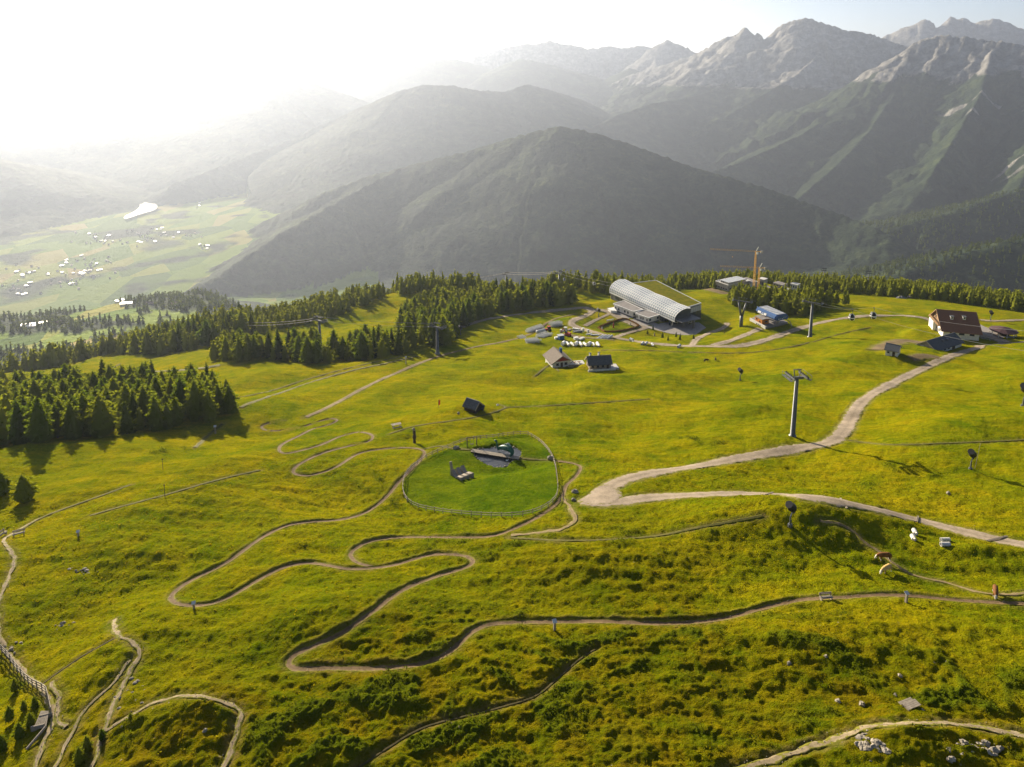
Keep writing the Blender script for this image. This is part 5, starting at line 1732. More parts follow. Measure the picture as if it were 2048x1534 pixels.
for k, (px, py, w, d, h, m_, nm, cat, lab) in enumerate((
        (1525, 572, 5, 6, 6.5, M_CONC, 'stair_core', 'wall', 'tall concrete stair core right of the yellow cranes'),
        (1560, 574, 9, 7, 3.2, M_CONC, 'foundation_wall', 'wall', 'grey foundation block in the middle of the building site'),
        (1590, 577, 6, 5, 4.2, M_PIPE, 'site_shed', 'shed', 'pale box shed at the right end of the building site'),
        (1540, 580, 10, 5, 2.4, M_STEELD, 'formwork_stack', 'formwork', 'dark stack of formwork panels on the building site'),
        (1575, 583, 4, 3, 2.4, M_WHITE, 'site_container', 'container', 'white site container behind the copse trees'),
        (1497, 570, 14, 9, 4.2, M_LTGREY, 'scaffold_deck', 'platform', 'pale deck level beside the left crane foot'))):
    q = plane(px, py, zt_)
    t = thing(nm, lab, cat, (q[0], q[1], zt_), sang + sr.uniform(-.2, .2))
    MB().box((0, 0, h / 2 - 0.4), (w, d, h + 0.8)).build('block', m_, t)
    MB().box((0, 0, h + 0.12), (w + 0.5, d + 0.4, 0.22)).build('top', M_GREYROOF if k % 2 else M_PIPE, t)
    for j in range(3):
        MB().box((-w / 2 + (j + 0.5) * w / 3, -d / 2 - 0.04, h * 0.5), (w / 6, 0.1, h * 0.4)).build('opening', M_BLACK, t)


def crane(px, pyb, pyt, jpx, jpy, lab, rng_=598):
    b = pt(px, pyb, rng_)
    zg = float(zs(b[0], b[1]))
    top = pt(px + 4, pyt, rng_)
    H = top[2] - zg
    t = thing('tower_crane', lab, 'crane', (b[0], b[1], zg))
    mast = MB()
    for sx in (-1, 1):
        for sy in (-1, 1):
            mast.bar((sx * 0.75, sy * 0.75, 0), (sx * 0.4, sy * 0.4, H), 0.2)
    n_ = int(H / 1.8)
    for k in range(n_):
        w = 0.75 - 0.35 * k / n_; w2 = 0.75 - 0.35 * (k + 1) / n_
        z0_, z1_ = k * H / n_, (k + 1) * H / n_
        s = 1 if k % 2 else -1
        for (p, q) in (((-w * s, -w), (w2 * s, -w2)), ((w, -w * s), (w2, w2 * s)), ((w * s, w), (-w2 * s, w2)), ((-w, w * s), (-w2, -w2 * s))):
            mast.bar((p[0], p[1], z0_), (q[0], q[1], z1_), 0.11)
    mast.build('mast', M_YELLOW, t)
    MB().box((0, 0, 1.0), (3.4, 3.4, 2.6)).build('ballast', M_CONC, t)
    jt = pt(jpx, jpy, rng_ - 4)
    je = Vector((jt[0] - b[0], jt[1] - b[1], jt[2] - zg))
    js = Vector((0, 0, H - 0.6))
    jib = MB()
    d = je - js
    n_ = int(d.length / 1.6)
    side = d.cross(Vector((0, 0, 1))).normalized() * 0.5
    for k in range(n_):
        p = js + d * (k / n_); q = js + d * ((k + 1) / n_)
        jib.bar(p + side, q + side, 0.07); jib.bar(p - side, q - side, 0.07)
        jib.bar(p + Vector((0, 0, 1.0)), q + Vector((0, 0, 1.0)), 0.08)
        jib.bar(p + side, q + Vector((0, 0, 1.0)), 0.06); jib.bar(p - side, q + Vector((0, 0, 1.0)), 0.06)
    jib.build('jib', M_YELLOW, t)
    cj = js - d.normalized() * 4.5
    MB().bar(js, cj + Vector((0, 0, 0.4)), 0.7, 0.4).build('counter_jib', M_YELLOW, t)
    MB().box(tuple(cj), (1.6, 1.2, 1.8)).build('counterweight', M_CONC, t)
    ap = js - d.normalized() * 1.8 + Vector((0, 0, 4.2))
    MB().bar(js, ap, 0.5).build('apex', M_PIPE, t)
    for f in (0.35, 0.75):
        MB().tube([ap, js + d * f + Vector((0, 0, 1))], 0.05, 4).build('tie_rod', M_STEEL, t)
    MB().box((0.9, -0.8, H - 1.6), (1.2, 1.2, 1.8)).build('cab', M_WHITE, t)
    hk = js + d * 0.5
    MB().tube([hk, hk - Vector((0, 0, 5))], 0.05, 4).build('hoist_rope', M_STEEL, t)
    MB().box(tuple(hk - Vector((0, 0, 5.3))), (0.5, 0.5, 0.7)).build('hook_block', M_YELLOW, t)
    return t


crane(1508, 568, 502, 1420, 499, 'taller yellow tower crane, left of the pair on the building site')
crane(1517, 570, 535, 1440, 533, 'shorter yellow tower crane, right of the pair on the building site', 590)


# vehicles on the site track and the store yard
def car(loc, rz, mat_, lab, s=1.0, van=False):
    t = thing('van' if van else 'parked_car', lab, 'van' if van else 'car', loc, rz)
    t.scale = (s, s, s)
    h = 1.9 if van else 1.4
    side = [(-2.1, 0.35), (2.1, 0.35), (2.15, 0.85), (1.3, 0.95), (0.6, h), (-1.6, h), (-2.1, 0.95)]
    MB().extrude([(x, -0.85, z) for x, z in side], (0, 1.7, 0)).build('body', mat_, t)
    MB().extrude([(1.22, -0.75, 1.0), (0.68, -0.75, h - 0.08), (0.68, 0.75, h - 0.08), (1.22, 0.75, 1.0)], (0.04, 0, 0.02)).build('windscreen', M_GLASS, t)
    for s_ in (-1, 1):
        MB().box((-0.45, s_ * 0.86, h - 0.3), (1.9, 0.05, 0.4)).build('side_window', M_GLASS, t)
        for x in (-1.3, 1.3):
            MB().tube([(x, s_ * 0.68, 0.34), (x, s_ * 0.9, 0.34)], 0.34, 10).build('wheel', M_RUBBER, t)
        MB().box((2.14, s_ * 0.6, 0.7), (0.08, 0.3, 0.18)).build('headlight', M_WHITE, t)
    return t


p = G(1409, 571.5); car(p, 0.4, M_WHITE, 'white van parked on the dirt road left of the building site', 1.25, True)
p = G(1422, 573); car(p, 0.4, M_PIPE, 'pale car parked on the dirt road next to the concrete shell')


def excavator(loc, rz, lab, s=1.0):
    t = thing('excavator', lab, 'excavator', loc, rz)
    t.scale = (s, s, s)
    for y in (-1.0, 1.0):
        MB().extrude([(-1.6, y - 0.25, 0.1), (1.6, y - 0.25, 0.1), (1.9, y - 0.25, 0.45), (1.6, y - 0.25, 0.8), (-1.6, y - 0.25, 0.8), (-1.9, y - 0.25, 0.45)], (0, 0.5, 0)).build('track', M_RUBBER, t)
    MB().box((-0.3, 0, 1.5), (2.8, 2.2, 1.2)).build('body', M_RED, t)
    MB().box((0.5, 0.6, 2.5), (1.2, 0.9, 1.3)).build('cab', M_GLASS, t)
    b = MB().bar((1.0, -0.3, 1.6), (3.4, -0.3, 3.6), 0.4, 0.5).build('boom', M_RED, t)
    MB().bar((3.4, -0.3, 3.6), (4.6, -0.3, 1.4), 0.3, 0.4).build('stick', M_RED, t)
    MB().extrude([(4.3, -0.8, 1.5), (5.0, -0.8, 1.3), (4.9, -0.8, 0.6), (4.2, -0.8, 0.7)], (0, 1.0, 0)).build('bucket', M_STEELD, t)
    return t


excavator(G(1386, 574), 2.8, 'red excavator on the dirt slope behind the grass roof', 1.5)
excavator(G(1135, 672), 2.4, 'red excavator among the stored lift parts', 0.95)
# ------------------------------------------------------------------ fenced garden: fence, pond, bridge, sculptures
fd = np.r_[0, np.cumsum(np.hypot(*np.diff(FENCE_XY, axis=0).T))]
nb = int(fd[-1] / 1.9)
fs_ = np.linspace(0, fd[-1], nb + 1)
FX = np.interp(fs_, fd, FENCE_XY[:, 0]); FY = np.interp(fs_, fd, FENCE_XY[:, 1])
f0 = (FX[0], FY[0], gz_at(FX[0], FY[0]))
fen = thing('paddock_fence', 'pale timber rail fence ringing the bright green pond garden', 'fence', f0)
FZ = [gz_at(a, b) for a, b in zip(FX, FY)]
gr_ = random.Random(3)
for i in range(nb):
    a = Vector((FX[i] - f0[0], FY[i] - f0[1], FZ[i] - f0[2])); b = Vector((FX[i + 1] - f0[0], FY[i + 1] - f0[1], FZ[i + 1] - f0[2]))
    MB().box((a[0], a[1], a[2] + 0.45), (0.11, 0.11, 1.15), gr_.uniform(0, 1)).build('post', M_OLDWOOD, fen)
    for h in (0.42, 0.85):
        j = gr_.uniform(-0.05, 0.05)
        MB().bar(a + Vector((0, 0, h + j)), b + Vector((0, 0, h - j)), 0.06, 0.11).build('rail', M_OLDWOOD, fen)
M_POND = water_material('pond_water', (0.055, 0.058, 0.062), 0.12, 1.2, 0.25)
mb = MB().add([(a, b, POND_Z) for a, b in POND_XY[:-1]], [tuple(range(len(POND_XY) - 1))])
o = mb.build('pond', M_POND); o['kind'] = 'structure'
# stones and reeds round the pond
gr_ = random.Random(5)
pe = MB()
for i in range(0, len(POND_XY) - 1, 2):
    x, y = POND_XY[i]
    s = gr_.uniform(0.12, 0.3)
    pe.rock((x + gr_.uniform(-.2, .2), y + gr_.uniform(-.2, .2), POND_Z + 0.05), (s, s, s * 0.7), i)
o = pe.build('pond_edge_stones', M_ROCK); o['kind'] = 'stuff'
b0 = plane(943, 900.5, POND_Z + 0.45); b1 = plane(1041, 916.5, POND_Z + 0.45)
br = thing('plank_bridge', 'grey plank footbridge crossing the garden pond', 'bridge', (b0[0], b0[1], POND_Z), math.atan2(b1[1] - b0[1], b1[0] - b0[0]))
LB = math.hypot(b1[0] - b0[0], b1[1] - b0[1])
for k in range(int(LB / 0.42)):
    MB().box((0.2 + k * 0.42, gr_.uniform(-.03, .03), 0.45), (0.38, 1.25, 0.07)).build('plank', M_OLDWOOD, br)
for y in (-0.5, 0.5):
    MB().box((LB / 2, y, 0.33), (LB, 0.14, 0.16)).build('beam', M_DARKWOOD, br)
for k in range(5):
    MB().box((0.6 + k * (LB - 1.2) / 4, 0, -0.2), (0.16, 1.1, 1.0)).build('trestle', M_DARKWOOD, br)
# green crescent water creature sculpture
dc = plane(1013, 905, POND_Z)
dr = thing('water_sculpture', 'green crescent shaped creature sculpture rising from the pond', 'sculpture', (dc[0], dc[1], POND_Z), math.radians(-20))
pts = []
rad = []
for k in range(15):
    t = k / 14
    a = math.radians(165 - 200 * t)
    pts.append((1.9 * math.cos(a), -0.8 + 1.0 * math.sin(a * 0.5) - 0.9 * t, 0.15 + 1.35 * max(0, math.sin(math.radians(15 + 150 * t)))))
    rad.append(0.12 + 0.55 * math.sin(math.pi * min(1, 0.12 + t * 0.80)) ** 1.2)
body = MB().tube(pts, rad, 10).build('body', M_GREENSC, dr, True)
for k in range(3, 13):
    p = Vector(pts[k]); h = rad[k]
    MB().extrude([p + Vector((-0.15, 0, h * 0.9)), p + Vector((0.15, 0, h * 0.9)), p + Vector((0.05, 0, h + 0.35))], (0, 0.08, 0)).build('fin', M_GREENSC, body)
MB().tube([(-1.85, -0.2, 0.3), (-2.3, 0.1, 0.9), (-2.45, 0.3, 1.7), (-2.6, 0.25, 2.15)], [0.22, 0.18, 0.15, 0.2], 8).build('neck', M_GREENSC, dr, True)
MB().rock((-2.75, 0.2, 2.3), (0.42, 0.2, 0.22), 4, 8, 6).build('head', M_GREENSC, dr, True)
MB().extrude([(-1.2, 0.5, 1.4), (0.2, 0.7, 2.0), (0.9, 0.6, 1.5), (0.0, 0.5, 1.2)], (0, 0.1, 0)).build('wing', M_PIPE, dr)
o = MB().rock((0, 0, 0.05), (0.35, 0.2, 0.12), 8).build('water_bird', M_WHITE)
q = plane(1014, 921, POND_Z); o.location = (q[0], q[1], POND_Z)
MB().rock((0.3, 0.05, 0.28), (0.1, 0.07, 0.09), 9).build('head', M_WHITE, o)
tag(o, 'small white bird figure floating on the pond near the bridge', 'bird')
# wave-shaped wooden loungers with tall backrest
q = G(918, 951)
wl = thing('wooden_lounger', 'big weathered wooden lounger sculpture with tall back on the garden lawn', 'lounger', q, math.radians(-52))
MB().extrude([(-1.2, -1.4, 0), (-0.9, -1.4, 0), (-0.75, -1.4, 1.3), (-1.2, -1.4, 3.0), (-1.45, -1.4, 2.9), (-1.15, -1.4, 1.3)], (0, 0.5, 0)).build('backrest', M_OLDWOOD, wl)
for k in range(3):
    y = -1.3 + k * 1.15
    top = []
    for j in range(9):
        x = -1.0 + 3.8 * j / 8
        top.append((x, y, 0.75 + 0.55 * math.exp(-((x + 0.9) / 0.5) ** 2) - 0.35 * math.exp(-((x - 0.3) / 0.6) ** 2) + 0.28 * math.exp(-((x - 2.1) / 0.6) ** 2)))
    poly = [(-1.0, y, -0.2), (2.8, y, -0.2)] + top[::-1]
    MB().extrude(poly, (0, 0.85, 0)).build('seat_wave', M_OLDWOOD, wl)
    MB().tube([(2.6, y, 1.0), (2.6, y + 0.85, 1.0)], 0.22, 8).build('foot_roll', M_OLDWOOD, wl)
for k, (px, py, s, lab) in enumerate(((1102, 918, 0.85, 'pale boulder beside the fence right of the pond'), (913, 897, 0.8, 'grey boulder beside the foot track left of the pond'), (1150, 986, 0.7, 'dark boulder at the grass edge left of the road junction'), (1147, 1000, 0.5, 'low stone beside the road junction'))):
    p = G(px, py)
    o = MB().rock((0, 0, s * 0.35), (s, s * 0.8, s * 0.75), 30 + k).build('boulder', M_ROCK)
    o.location = p; tag(o, lab, 'boulder')
p = G(944, 892)
sw = thing('swing_frame', 'small dark timber frame standing behind the garden fence', 'frame', p, 0.2)
for x in (-1.1, 1.1):
    MB().bar((x, -0.5, 0), (x, 0, 2.2), 0.12).build('post', M_DARKWOOD, sw)
    MB().bar((x, 0.5, 0), (x, 0, 2.2), 0.12).build('post', M_DARKWOOD, sw)
MB().bar((-1.2, 0, 2.2), (1.2, 0, 2.2), 0.14).build('crossbeam', M_DARKWOOD, sw)
MB().box((0, 0, 0.5), (0.8, 0.4, 0.07)).build('seat', M_DARKWOOD, sw)
for x in (-0.35, 0.35):
    MB().bar((x, 0, 0.5), (x, 0, 2.2), 0.03).build('chain', M_STEEL, sw)
# tall carved figure pole
p = G(829, 886)
tp_ = thing('carved_pole', 'tall dark carved wooden pole with pale head beside the bike trail', 'pole', p)
MB().lathe([(0.34, -0.2), (0.36, 0.5), (0.26, 0.8), (0.40, 1.3), (0.42, 1.8), (0.25, 2.1), (0.36, 2.6), (0.34, 3.0), (0.22, 3.2)], n=10).build('trunk_figure', M_DARKWOOD, tp_, True)
MB().rock((-0.12, 0, 3.55), (0.42, 0.36, 0.42), 12, 9, 7).build('head', M_OLDWOOD, tp_, True)
MB().extrude([(-0.5, -0.05, 3.5), (-0.85, -0.05, 3.35), (-0.5, -0.05, 3.3)], (0, 0.12, 0)).build('beak', M_DARKWOOD, tp_)
for s in (-1, 1):
    MB().extrude([(0.05, s * 0.3, 2.9), (0.35, s * 0.48, 1.6), (0.1, s * 0.42, 1.3), (-0.15, s * 0.36, 1.8)], (0, s * 0.08, 0)).build('wing', M_DARKWOOD, tp_)
# picnic table, flag, little stone roofed hut
def picnic(p, rz, lab, s=1.0):
    t = thing('picnic_table', lab, 'picnic table', p, rz)
    t.scale = (s, s, s)
    for k in range(4):
        MB().box((0, -0.33 + k * 0.22, 0.75), (1.9, 0.2, 0.06)).build('top_plank', M_OLDWOOD, t)
    for s_ in (-1, 1):
        for k in range(2):
            MB().box((0, s_ * (0.68 + 0.2 * k), 0.45), (1.9, 0.18, 0.06)).build('seat_plank', M_OLDWOOD, t)
        MB().bar((s_ * 0.7, -0.75, -0.05), (s_ * 0.7, -0.2, 0.72), 0.1).build('leg', M_OLDWOOD, t)
        MB().bar((s_ * 0.7, 0.75, -0.05), (s_ * 0.7, 0.2, 0.72), 0.1).build('leg', M_OLDWOOD, t)
        MB().bar((s_ * 0.7, -0.85, 0.4), (s_ * 0.7, 0.85, 0.4), 0.08).build('seat_beam', M_OLDWOOD, t)
    return t


picnic(G(793, 855), 0.4, 'weathered picnic table on bare ground beside the carved pole', 1.25)
p = G(877, 816)
fl = thing('feather_flag', 'bright red feather flag standing on the open meadow', 'flag', p)
MB().tube([(0, 0, -0.1), (0, 0, 1.0), (0.02, 0, 2.0), (0.10, 0, 2.5)], 0.04, 6).build('pole', M_STEEL, fl)
MB().extrude([(0.03, 0, 0.75), (0.45, 0.05, 1.0), (0.5, 0.1, 1.9), (0.3, 0.05, 2.5), (0.08, 0, 2.6), (0.02, 0, 2.0)], (0.0, 0.03, 0)).build('sail', M_FLAG, fl)
zs_ = float(zs(SHED_S[0], SHED_S[1]))
sg, srf = gable_house('field_hut', 'small dark slate roofed hut inside a low grassy bank', 'hut', (SHED_S[0] - 0.8, SHED_S[1] + 0.3, zs_), math.radians(-34), 3.8, 3.2, 1.3, 2.7, 0.35, M_DARKWOOD, M_SLATE, windows=[('+x', 0.0, 0.8, 0.6, 0.5)], base=0.8)
p = G(961, 820)
sp_ = thing('solar_panel', 'tilted dark solar panel beside the small slate roofed hut', 'solar panel', p, math.radians(-20))
MB().extrude([(-1.1, -0.5, 0.3), (1.1, -0.5, 0.3), (1.1, 0.7, 1.2), (-1.1, 0.7, 1.2)], (0, -0.04, 0.07)).build('panel', M_GLASS, sp_)
for x in (-0.8, 0.8):
    MB().bar((x, 0.6, -0.1), (x, 0.6, 1.1), 0.08).build('leg', M_STEEL, sp_)
    MB().bar((x, -0.45, -0.1), (x, -0.45, 0.3), 0.08).build('leg', M_STEEL, sp_)
for k, (px, py) in enumerate(((995, 812), (917, 828))):
    p = G(px, py)
    o = MB().rock((0, 0, 0.25), (0.42, 0.36, 0.4), 60 + k).build('boulder', M_PIPE if k == 0 else M_ROCK)
    o.location = p
    tag(o, ('round white stone right of the small slate roofed hut', 'low stone left of the small slate roofed hut')[k], 'boulder')


# ------------------------------------------------------------------ snow guns
def snow_gun(px, py, lab, s=1.0, rz=0.6):
    t = thing('snow_gun', lab, 'snow gun', G(px, py), rz)
    t.scale = (s, s, s)
    MB().lathe([(0.5, -0.3), (0.5, 0.35), (0.22, 0.4), (0.16, 2.3)], n=10).build('pedestal', M_STEEL, t)
    MB().bar((0, 0, 2.2), (0.75, 0, 3.4), 0.22, 0.28).build('lift_arm', M_STEEL, t)
    MB().bar((0.75, 0, 3.4), (0.1, 0, 3.9), 0.2, 0.24).build('boom', M_STEEL, t)
    MB().box((0.9, 0, 3.1), (0.6, 0.5, 0.6)).build('control_box', M_STEELD, t)
    o = MB()
    ax = Vector((-0.72, 0, 0.69)).normalized(); c = Vector((-0.1, 0, 4.7))
    prof = [(-1.0, 0.55), (-0.9, 0.95), (-0.4, 1.0), (0.1, 0.86), (0.6, 0.74), (0.95, 0.80), (1.05, 0.78)]
    o.tube([c + ax * z for z, r in prof], [r for z, r in prof], 14)
    fb = o.build('fan_barrel', M_BLACK, t, True)
    MB().tube([c + ax * 1.0, c + ax * 1.22], 0.84, 14).build('nozzle_ring', M_BLACK, fb)
    MB().tube([c - ax * 1.0, c - ax * 1.12], 0.5, 10).build('intake_grille', M_STEELD, fb)
    return t


snow_gun(1580, 1051, 'black fan snow gun on a pole at the crest of the near knoll', 0.72)
snow_gun(1941, 938, 'black fan snow gun with thin antenna on the right slope', 0.75)
p = G(1950, 936); o = MB().tube([(0, 0, 0), (0.5, 0, 5.5)], 0.04, 5).build('marker_pole', M_OLDWOOD); o.location = p; tag(o, 'thin pale pole leaning beside the right slope snow gun', 'pole')
snow_gun(2046, 812, 'black snow gun cut by the right picture edge', 1.2)
snow_gun(1480, 760, 'dark snow gun on the open meadow below the station road', 0.8)
snow_gun(1197, 633, 'dark snow gun inside the road loop left of the forecourt', 0.95)
snow_gun(921, 669, 'dark snow gun at the right edge of the middle wood', 0.9)
snow_gun(1981, 641, 'dark snow gun on the grass behind the lodge terrace', 1.1)


# ------------------------------------------------------------------ concrete pipes
def pipe(loc, Lp, R, rz, lab, group=None, tilt=0.0, mat_=None):
    t = thing('concrete_pipe' if mat_ is None else 'steel_pipe', lab, 'pipe', loc, rz, group)
    n = 16
    outer = [(-Lp / 2, R), (Lp / 2, R)]
    vs = []; fs = []
    for x, r in ((-Lp / 2, R), (Lp / 2, R), (Lp / 2, R * 0.8), (-Lp / 2, R * 0.8)):
        for k in range(n):
            a = 2 * math.pi * k / n
            vs.append((x, r * math.cos(a), R + r * math.sin(a)))
    for i in range(4):
        for k in range(n):
            fs.append((i * n + k, i * n + (k + 1) % n, ((i + 1) % 4) * n + (k + 1) % n, ((i + 1) % 4) * n + k))
    MB().add(vs, fs).build('barrel', mat_ or M_PIPE, t, False)
    for x in (-Lp * 0.46, Lp * 0.46):
        MB().tube([(x - 0.06, 0, R), (x + 0.06, 0, R)], R * 1.03, n, False).build('collar', mat_ or M_PIPE, t)
    t.rotation_euler = (0, tilt, rz)
    return t


p = G(1826, 1079); pipe(p, 0.9, 0.36, 1.35, 'lower pale concrete pipe of the pair on the dark soil patch')
p = G(1829, 1069); pipe(p + Vector((0, 0, 0.15)), 0.9, 0.36, 1.35, 'upper pale concrete pipe of the pair on the dark soil patch')
p = G(1890, 1083); pipe(p, 1.4, 0.32, 0.02, 'upper of two parallel white pipes below the gravel road')
p = G(1890, 1092); pipe(p, 1.4, 0.32, 0.02, 'lower of two parallel white pipes below the gravel road')
gr_ = random.Random(8)
WN = ('leftmost', 'second from left', 'third from left', 'fourth from left', 'middle', 'fourth from right', 'third from right', 'second from right', 'rightmost')
for k in range(9):
    px = 1127 + k * 8.6
    p = G(px, 690 + 0.2 * k)
    if k % 3 == 0:
        t = pipe(p, 2.4, 0.95, 1.2 + gr_.uniform(-.3, .3), WN[k] + ' white tower section in the row below the store yard')
    else:
        t = pipe(p + Vector((0, 0, 0.1)), gr_.uniform(2.6, 3.8), gr_.uniform(0.6, 0.8), 1.75 + gr_.uniform(-.25, .25), WN[k] + ' white tower section in the row below the store yard')
    for c in t.children:
        c.data.materials[0] = M_WHITE
for k in range(4):
    p = G(1200 + k * 6.2, 676 + 0.3 * (k % 2))
    pipe(p, 6.5, 0.55, 0.95, ('first', 'second', 'third', 'fourth')[k] + ' grey steel pipe from the left in the bundle beside the station road', None, 0.0, M_LTGREY)
for k, (px, py, L_, R_, rz, lab) in enumerate(((1263, 683, 2.0, 0.9, 2.2, 'fat grey pipe end beside the station road'), (1285, 689, 3.0, 0.6, 1.1, 'left grey pipe of two beside the road below the station lawn'), (1292, 689, 3.0, 0.6, 1.1, 'right grey pipe of two beside the road below the station lawn'), (1305, 691, 1.6, 0.6, 1.5, 'short grey pipe below the station lawn'), (1358, 695, 2.4, 0.7, 1.0, 'grey pipe on the grass below the side path junction'))):
    pipe(G(px, py), L_, R_, rz, lab, None, 0.0, M_LTGREY)


# ------------------------------------------------------------------ store yard: lattice parts, tractor, container, pallets
def lattice_stack(px, py, lab, Lx, rz, layers=3, seed=0):
    g = random.Random(seed)
    t = thing('lattice_stack', lab, 'steel frames', G(px, py), rz)
    for k in range(layers):
        for j in range(3):
            y = -1.6 + j * 1.6 + g.uniform(-.2, .2); z = 0.25 + k * 0.75
            m = MB()
            x0 = -Lx / 2 + g.uniform(-.8, .8)
            for dy in (-0.5, 0.5):
                m.bar((x0, y + dy, z), (x0 + Lx, y + dy, z), 0.10)
                m.bar((x0, y + dy, z + 0.5), (x0 + Lx, y + dy, z + 0.5), 0.10)
            n_ = int(Lx / 0.9)
            for i in range(n_):
                xa, xb = x0 + i * Lx / n_, x0 + (i + 1) * Lx / n_
                for dy in (-0.5, 0.5):
                    m.bar((xa, y + dy, z), (xb, y + dy, z + 0.5), 0.07)
                m.bar((xa, y - 0.5, z + 0.5), (xb, y + 0.5, z + 0.5), 0.07)
            m.build('truss', M_LTGREY, t)
    return t


lattice_stack(1070, 662, 'grey lattice frame stack upper left in the store yard', 11, 0.75, 3, 1)
lattice_stack(1112, 652, 'grey lattice frame stack at the top of the store yard', 7, 0.4, 3, 2)
lattice_stack(1088, 673, 'grey lattice frame stack in front of the tank trailer', 8, 0.75, 2, 3)
lattice_stack(1066, 684, 'low grey lattice frame stack at the bottom left of the yard', 7, 0.3, 2, 4)
lattice_stack(1042, 676, 'scattered small lattice frames beside the dirt track', 4, 0.6, 1, 5)
p = G(1096, 663)
tr = thing('tractor', 'dark red tractor pulling the tank trailer in the store yard', 'tractor', p, 3.5)
MB().box((1.3, 0, 1.35), (2.0, 1.1, 1.0)).build('bonnet', M_RED, tr)
MB().box((-0.5, 0, 1.9), (1.5, 1.7, 2.0)).build('cab', M_BLACK, tr)
MB().box((-0.5, 0, 2.95), (1.7, 1.9, 0.15)).build('cab_roof', M_RED, tr)
for s in (-1, 1):
    MB().tube([(-0.7, s * 0.8, 0.9), (-0.7, s * 1.3, 0.9)], 0.9, 14).build('wheel', M_RUBBER, tr)
    MB().tube([(1.7, s * 0.75, 0.6), (1.7, s * 1.1, 0.6)], 0.6, 12).build('wheel', M_RUBBER, tr)
    MB().extrude([(-1.6, s * 1.05, 1.7), (-0.7, s * 1.05, 2.0), (0.2, s * 1.05, 1.6), (-0.7, s * 1.05, 1.85)], (0, s * 0.3, 0)).build('mudguard', M_RED, tr)
p = G(1082, 668)
tk = thing('tank_trailer', 'pale blue grey tank trailer behind the red tractor', 'trailer', p, 0.6)
MB().tube([(-3.0, 0, 1.6), (-2.8, 0, 1.6), (2.4, 0, 1.6), (2.6, 0, 1.6)], [0.5, 1.0, 1.0, 0.5], 14).build('tank', M_LTGREY, tk, True)
MB().box((0, 0, 0.75), (5.4, 1.4, 0.25)).build('chassis', M_STEELD, tk)
for s in (-1, 1):
    for x in (-0.9, 0.5):
        MB().tube([(x, s * 0.7, 0.55), (x, s * 1.05, 0.55)], 0.55, 12).build('wheel', M_RUBBER, tk)
MB().bar((2.6, 0, 0.7), (4.2, 0, 0.7), 0.15).build('drawbar', M_STEELD, tk)
p = G(1122, 679)
ct = thing('site_container', 'bright blue container next to the white tower sections', 'container', p, 0.35)
MB().box((0, 0, 1.2), (2.6, 2.6, 2.5)).build('body', M_BLUE, ct)
for k in range(6):
    MB().box((-1.05 + k * 0.42, -1.33, 1.2), (0.12, 0.08, 2.2)).build('corrugation', M_BLUE, ct)
MB().box((-0.3, 0, 2.5), (3.2, 2.7, 0.1)).build('lid', M_LTGREY, ct)
for k, (px, py, w, d, h, m_, lab) in enumerate((
        (1124, 664, 2.2, 1.6, 1.2, M_PIPE, 'left pallet of pale parts beside the yard track'), (1131, 661, 1.8, 1.4, 1.9, M_WHITE, 'tall white parts crate in the store yard'),
        (1139, 662, 2.4, 1.5, 1.0, M_OLDWOOD, 'wooden crate in the middle of the store yard'), (1152, 660, 4.0, 1.6, 0.9, M_PIPE, 'long pale stack of boards near the road loop'),
        (1155, 666, 5.0, 1.8, 1.2, M_STEELD, 'dark green tarpaulin covered stack near the road loop'), (1166, 664, 1.2, 1.2, 2.2, M_WHITE, 'white upright lift part on the yard grass'),
        (1176, 665, 1.0, 1.0, 1.6, M_WHITE, 'small white upright lift part near the road'), (1190, 671, 4.5, 1.0, 0.5, M_LTGREY, 'flat grey beams on the grass left of the pipe bundle'),
        (1178, 669, 3.5, 0.9, 0.4, M_LTGREY, 'flat pale beams on the yard grass'), (1113, 678, 2.0, 1.4, 1.0, M_WHITE, 'white parts pile left of the blue container'),
        (1152, 679, 2.2, 1.5, 1.2, M_WHITE, 'white crate behind the tower section row'), (1163, 679, 3.6, 1.6, 0.8, M_PIPE, 'white slab behind the tower section row'))):
    t = thing('parts_crate', lab, 'crate', G(px, py), gr_.uniform(-.5, .9))
    MB().box((0, 0, h / 2 + 0.12), (w, d, h)).build('load', m_, t)
    for y in (-d * 0.35, 0, d * 0.35):
        MB().box((0, y, 0.03), (w * 1.04, 0.14, 0.2)).build('pallet_beam', M_OLDWOOD, t)
    for x in (-w * 0.3, w * 0.3):
        MB().box((x, 0, h / 2 + 0.13), (0.06, d + 0.03, h + 0.04)).build('strap', M_STEELD, t)

# ------------------------------------------------------------------ station garden
hl = [(1196, 656), (1215, 648), (1240, 640), (1252, 639), (1266, 645), (1277, 652), (1270, 656), (1250, 661), (1228, 664), (1210, 664)]
hc_ = catmull(hl + hl[:1], 5)
HP = at(hc_[:, 0], hc_[:, 1])
hg = thing('hedge', 'low copper coloured hedge round the triangular station garden', 'hedge', (HP[0][0], HP[0][1], HP[0][2]))
for i in range(len(HP) - 1):
    a, b = HP[i], HP[i + 1]
    m = MB()
    for k in range(4):
        f = (k + 0.5) / 4
        c = a * (1 - f) + b * f - HP[0]
        m.rock((c[0] + gr_.uniform(-.15, .15), c[1] + gr_.uniform(-.15, .15), c[2] + 0.35), (0.65, 0.65, gr_.uniform(0.5, 0.75)), i * 7 + k)
    m.build('hedge_section', M_HEDGE, hg)
t = thing('garden_board', 'white board on posts beside the station garden hedge', 'board', G(1220, 645), 0.5)
MB().box((0, 0, 1.6), (5.0, 0.3, 0.7)).build('panel', M_WHITE, t)
for x in (-2, 2):
    MB().box((x, 0, 0.7), (0.2, 0.2, 1.6)).build('post', M_OLDWOOD, t)
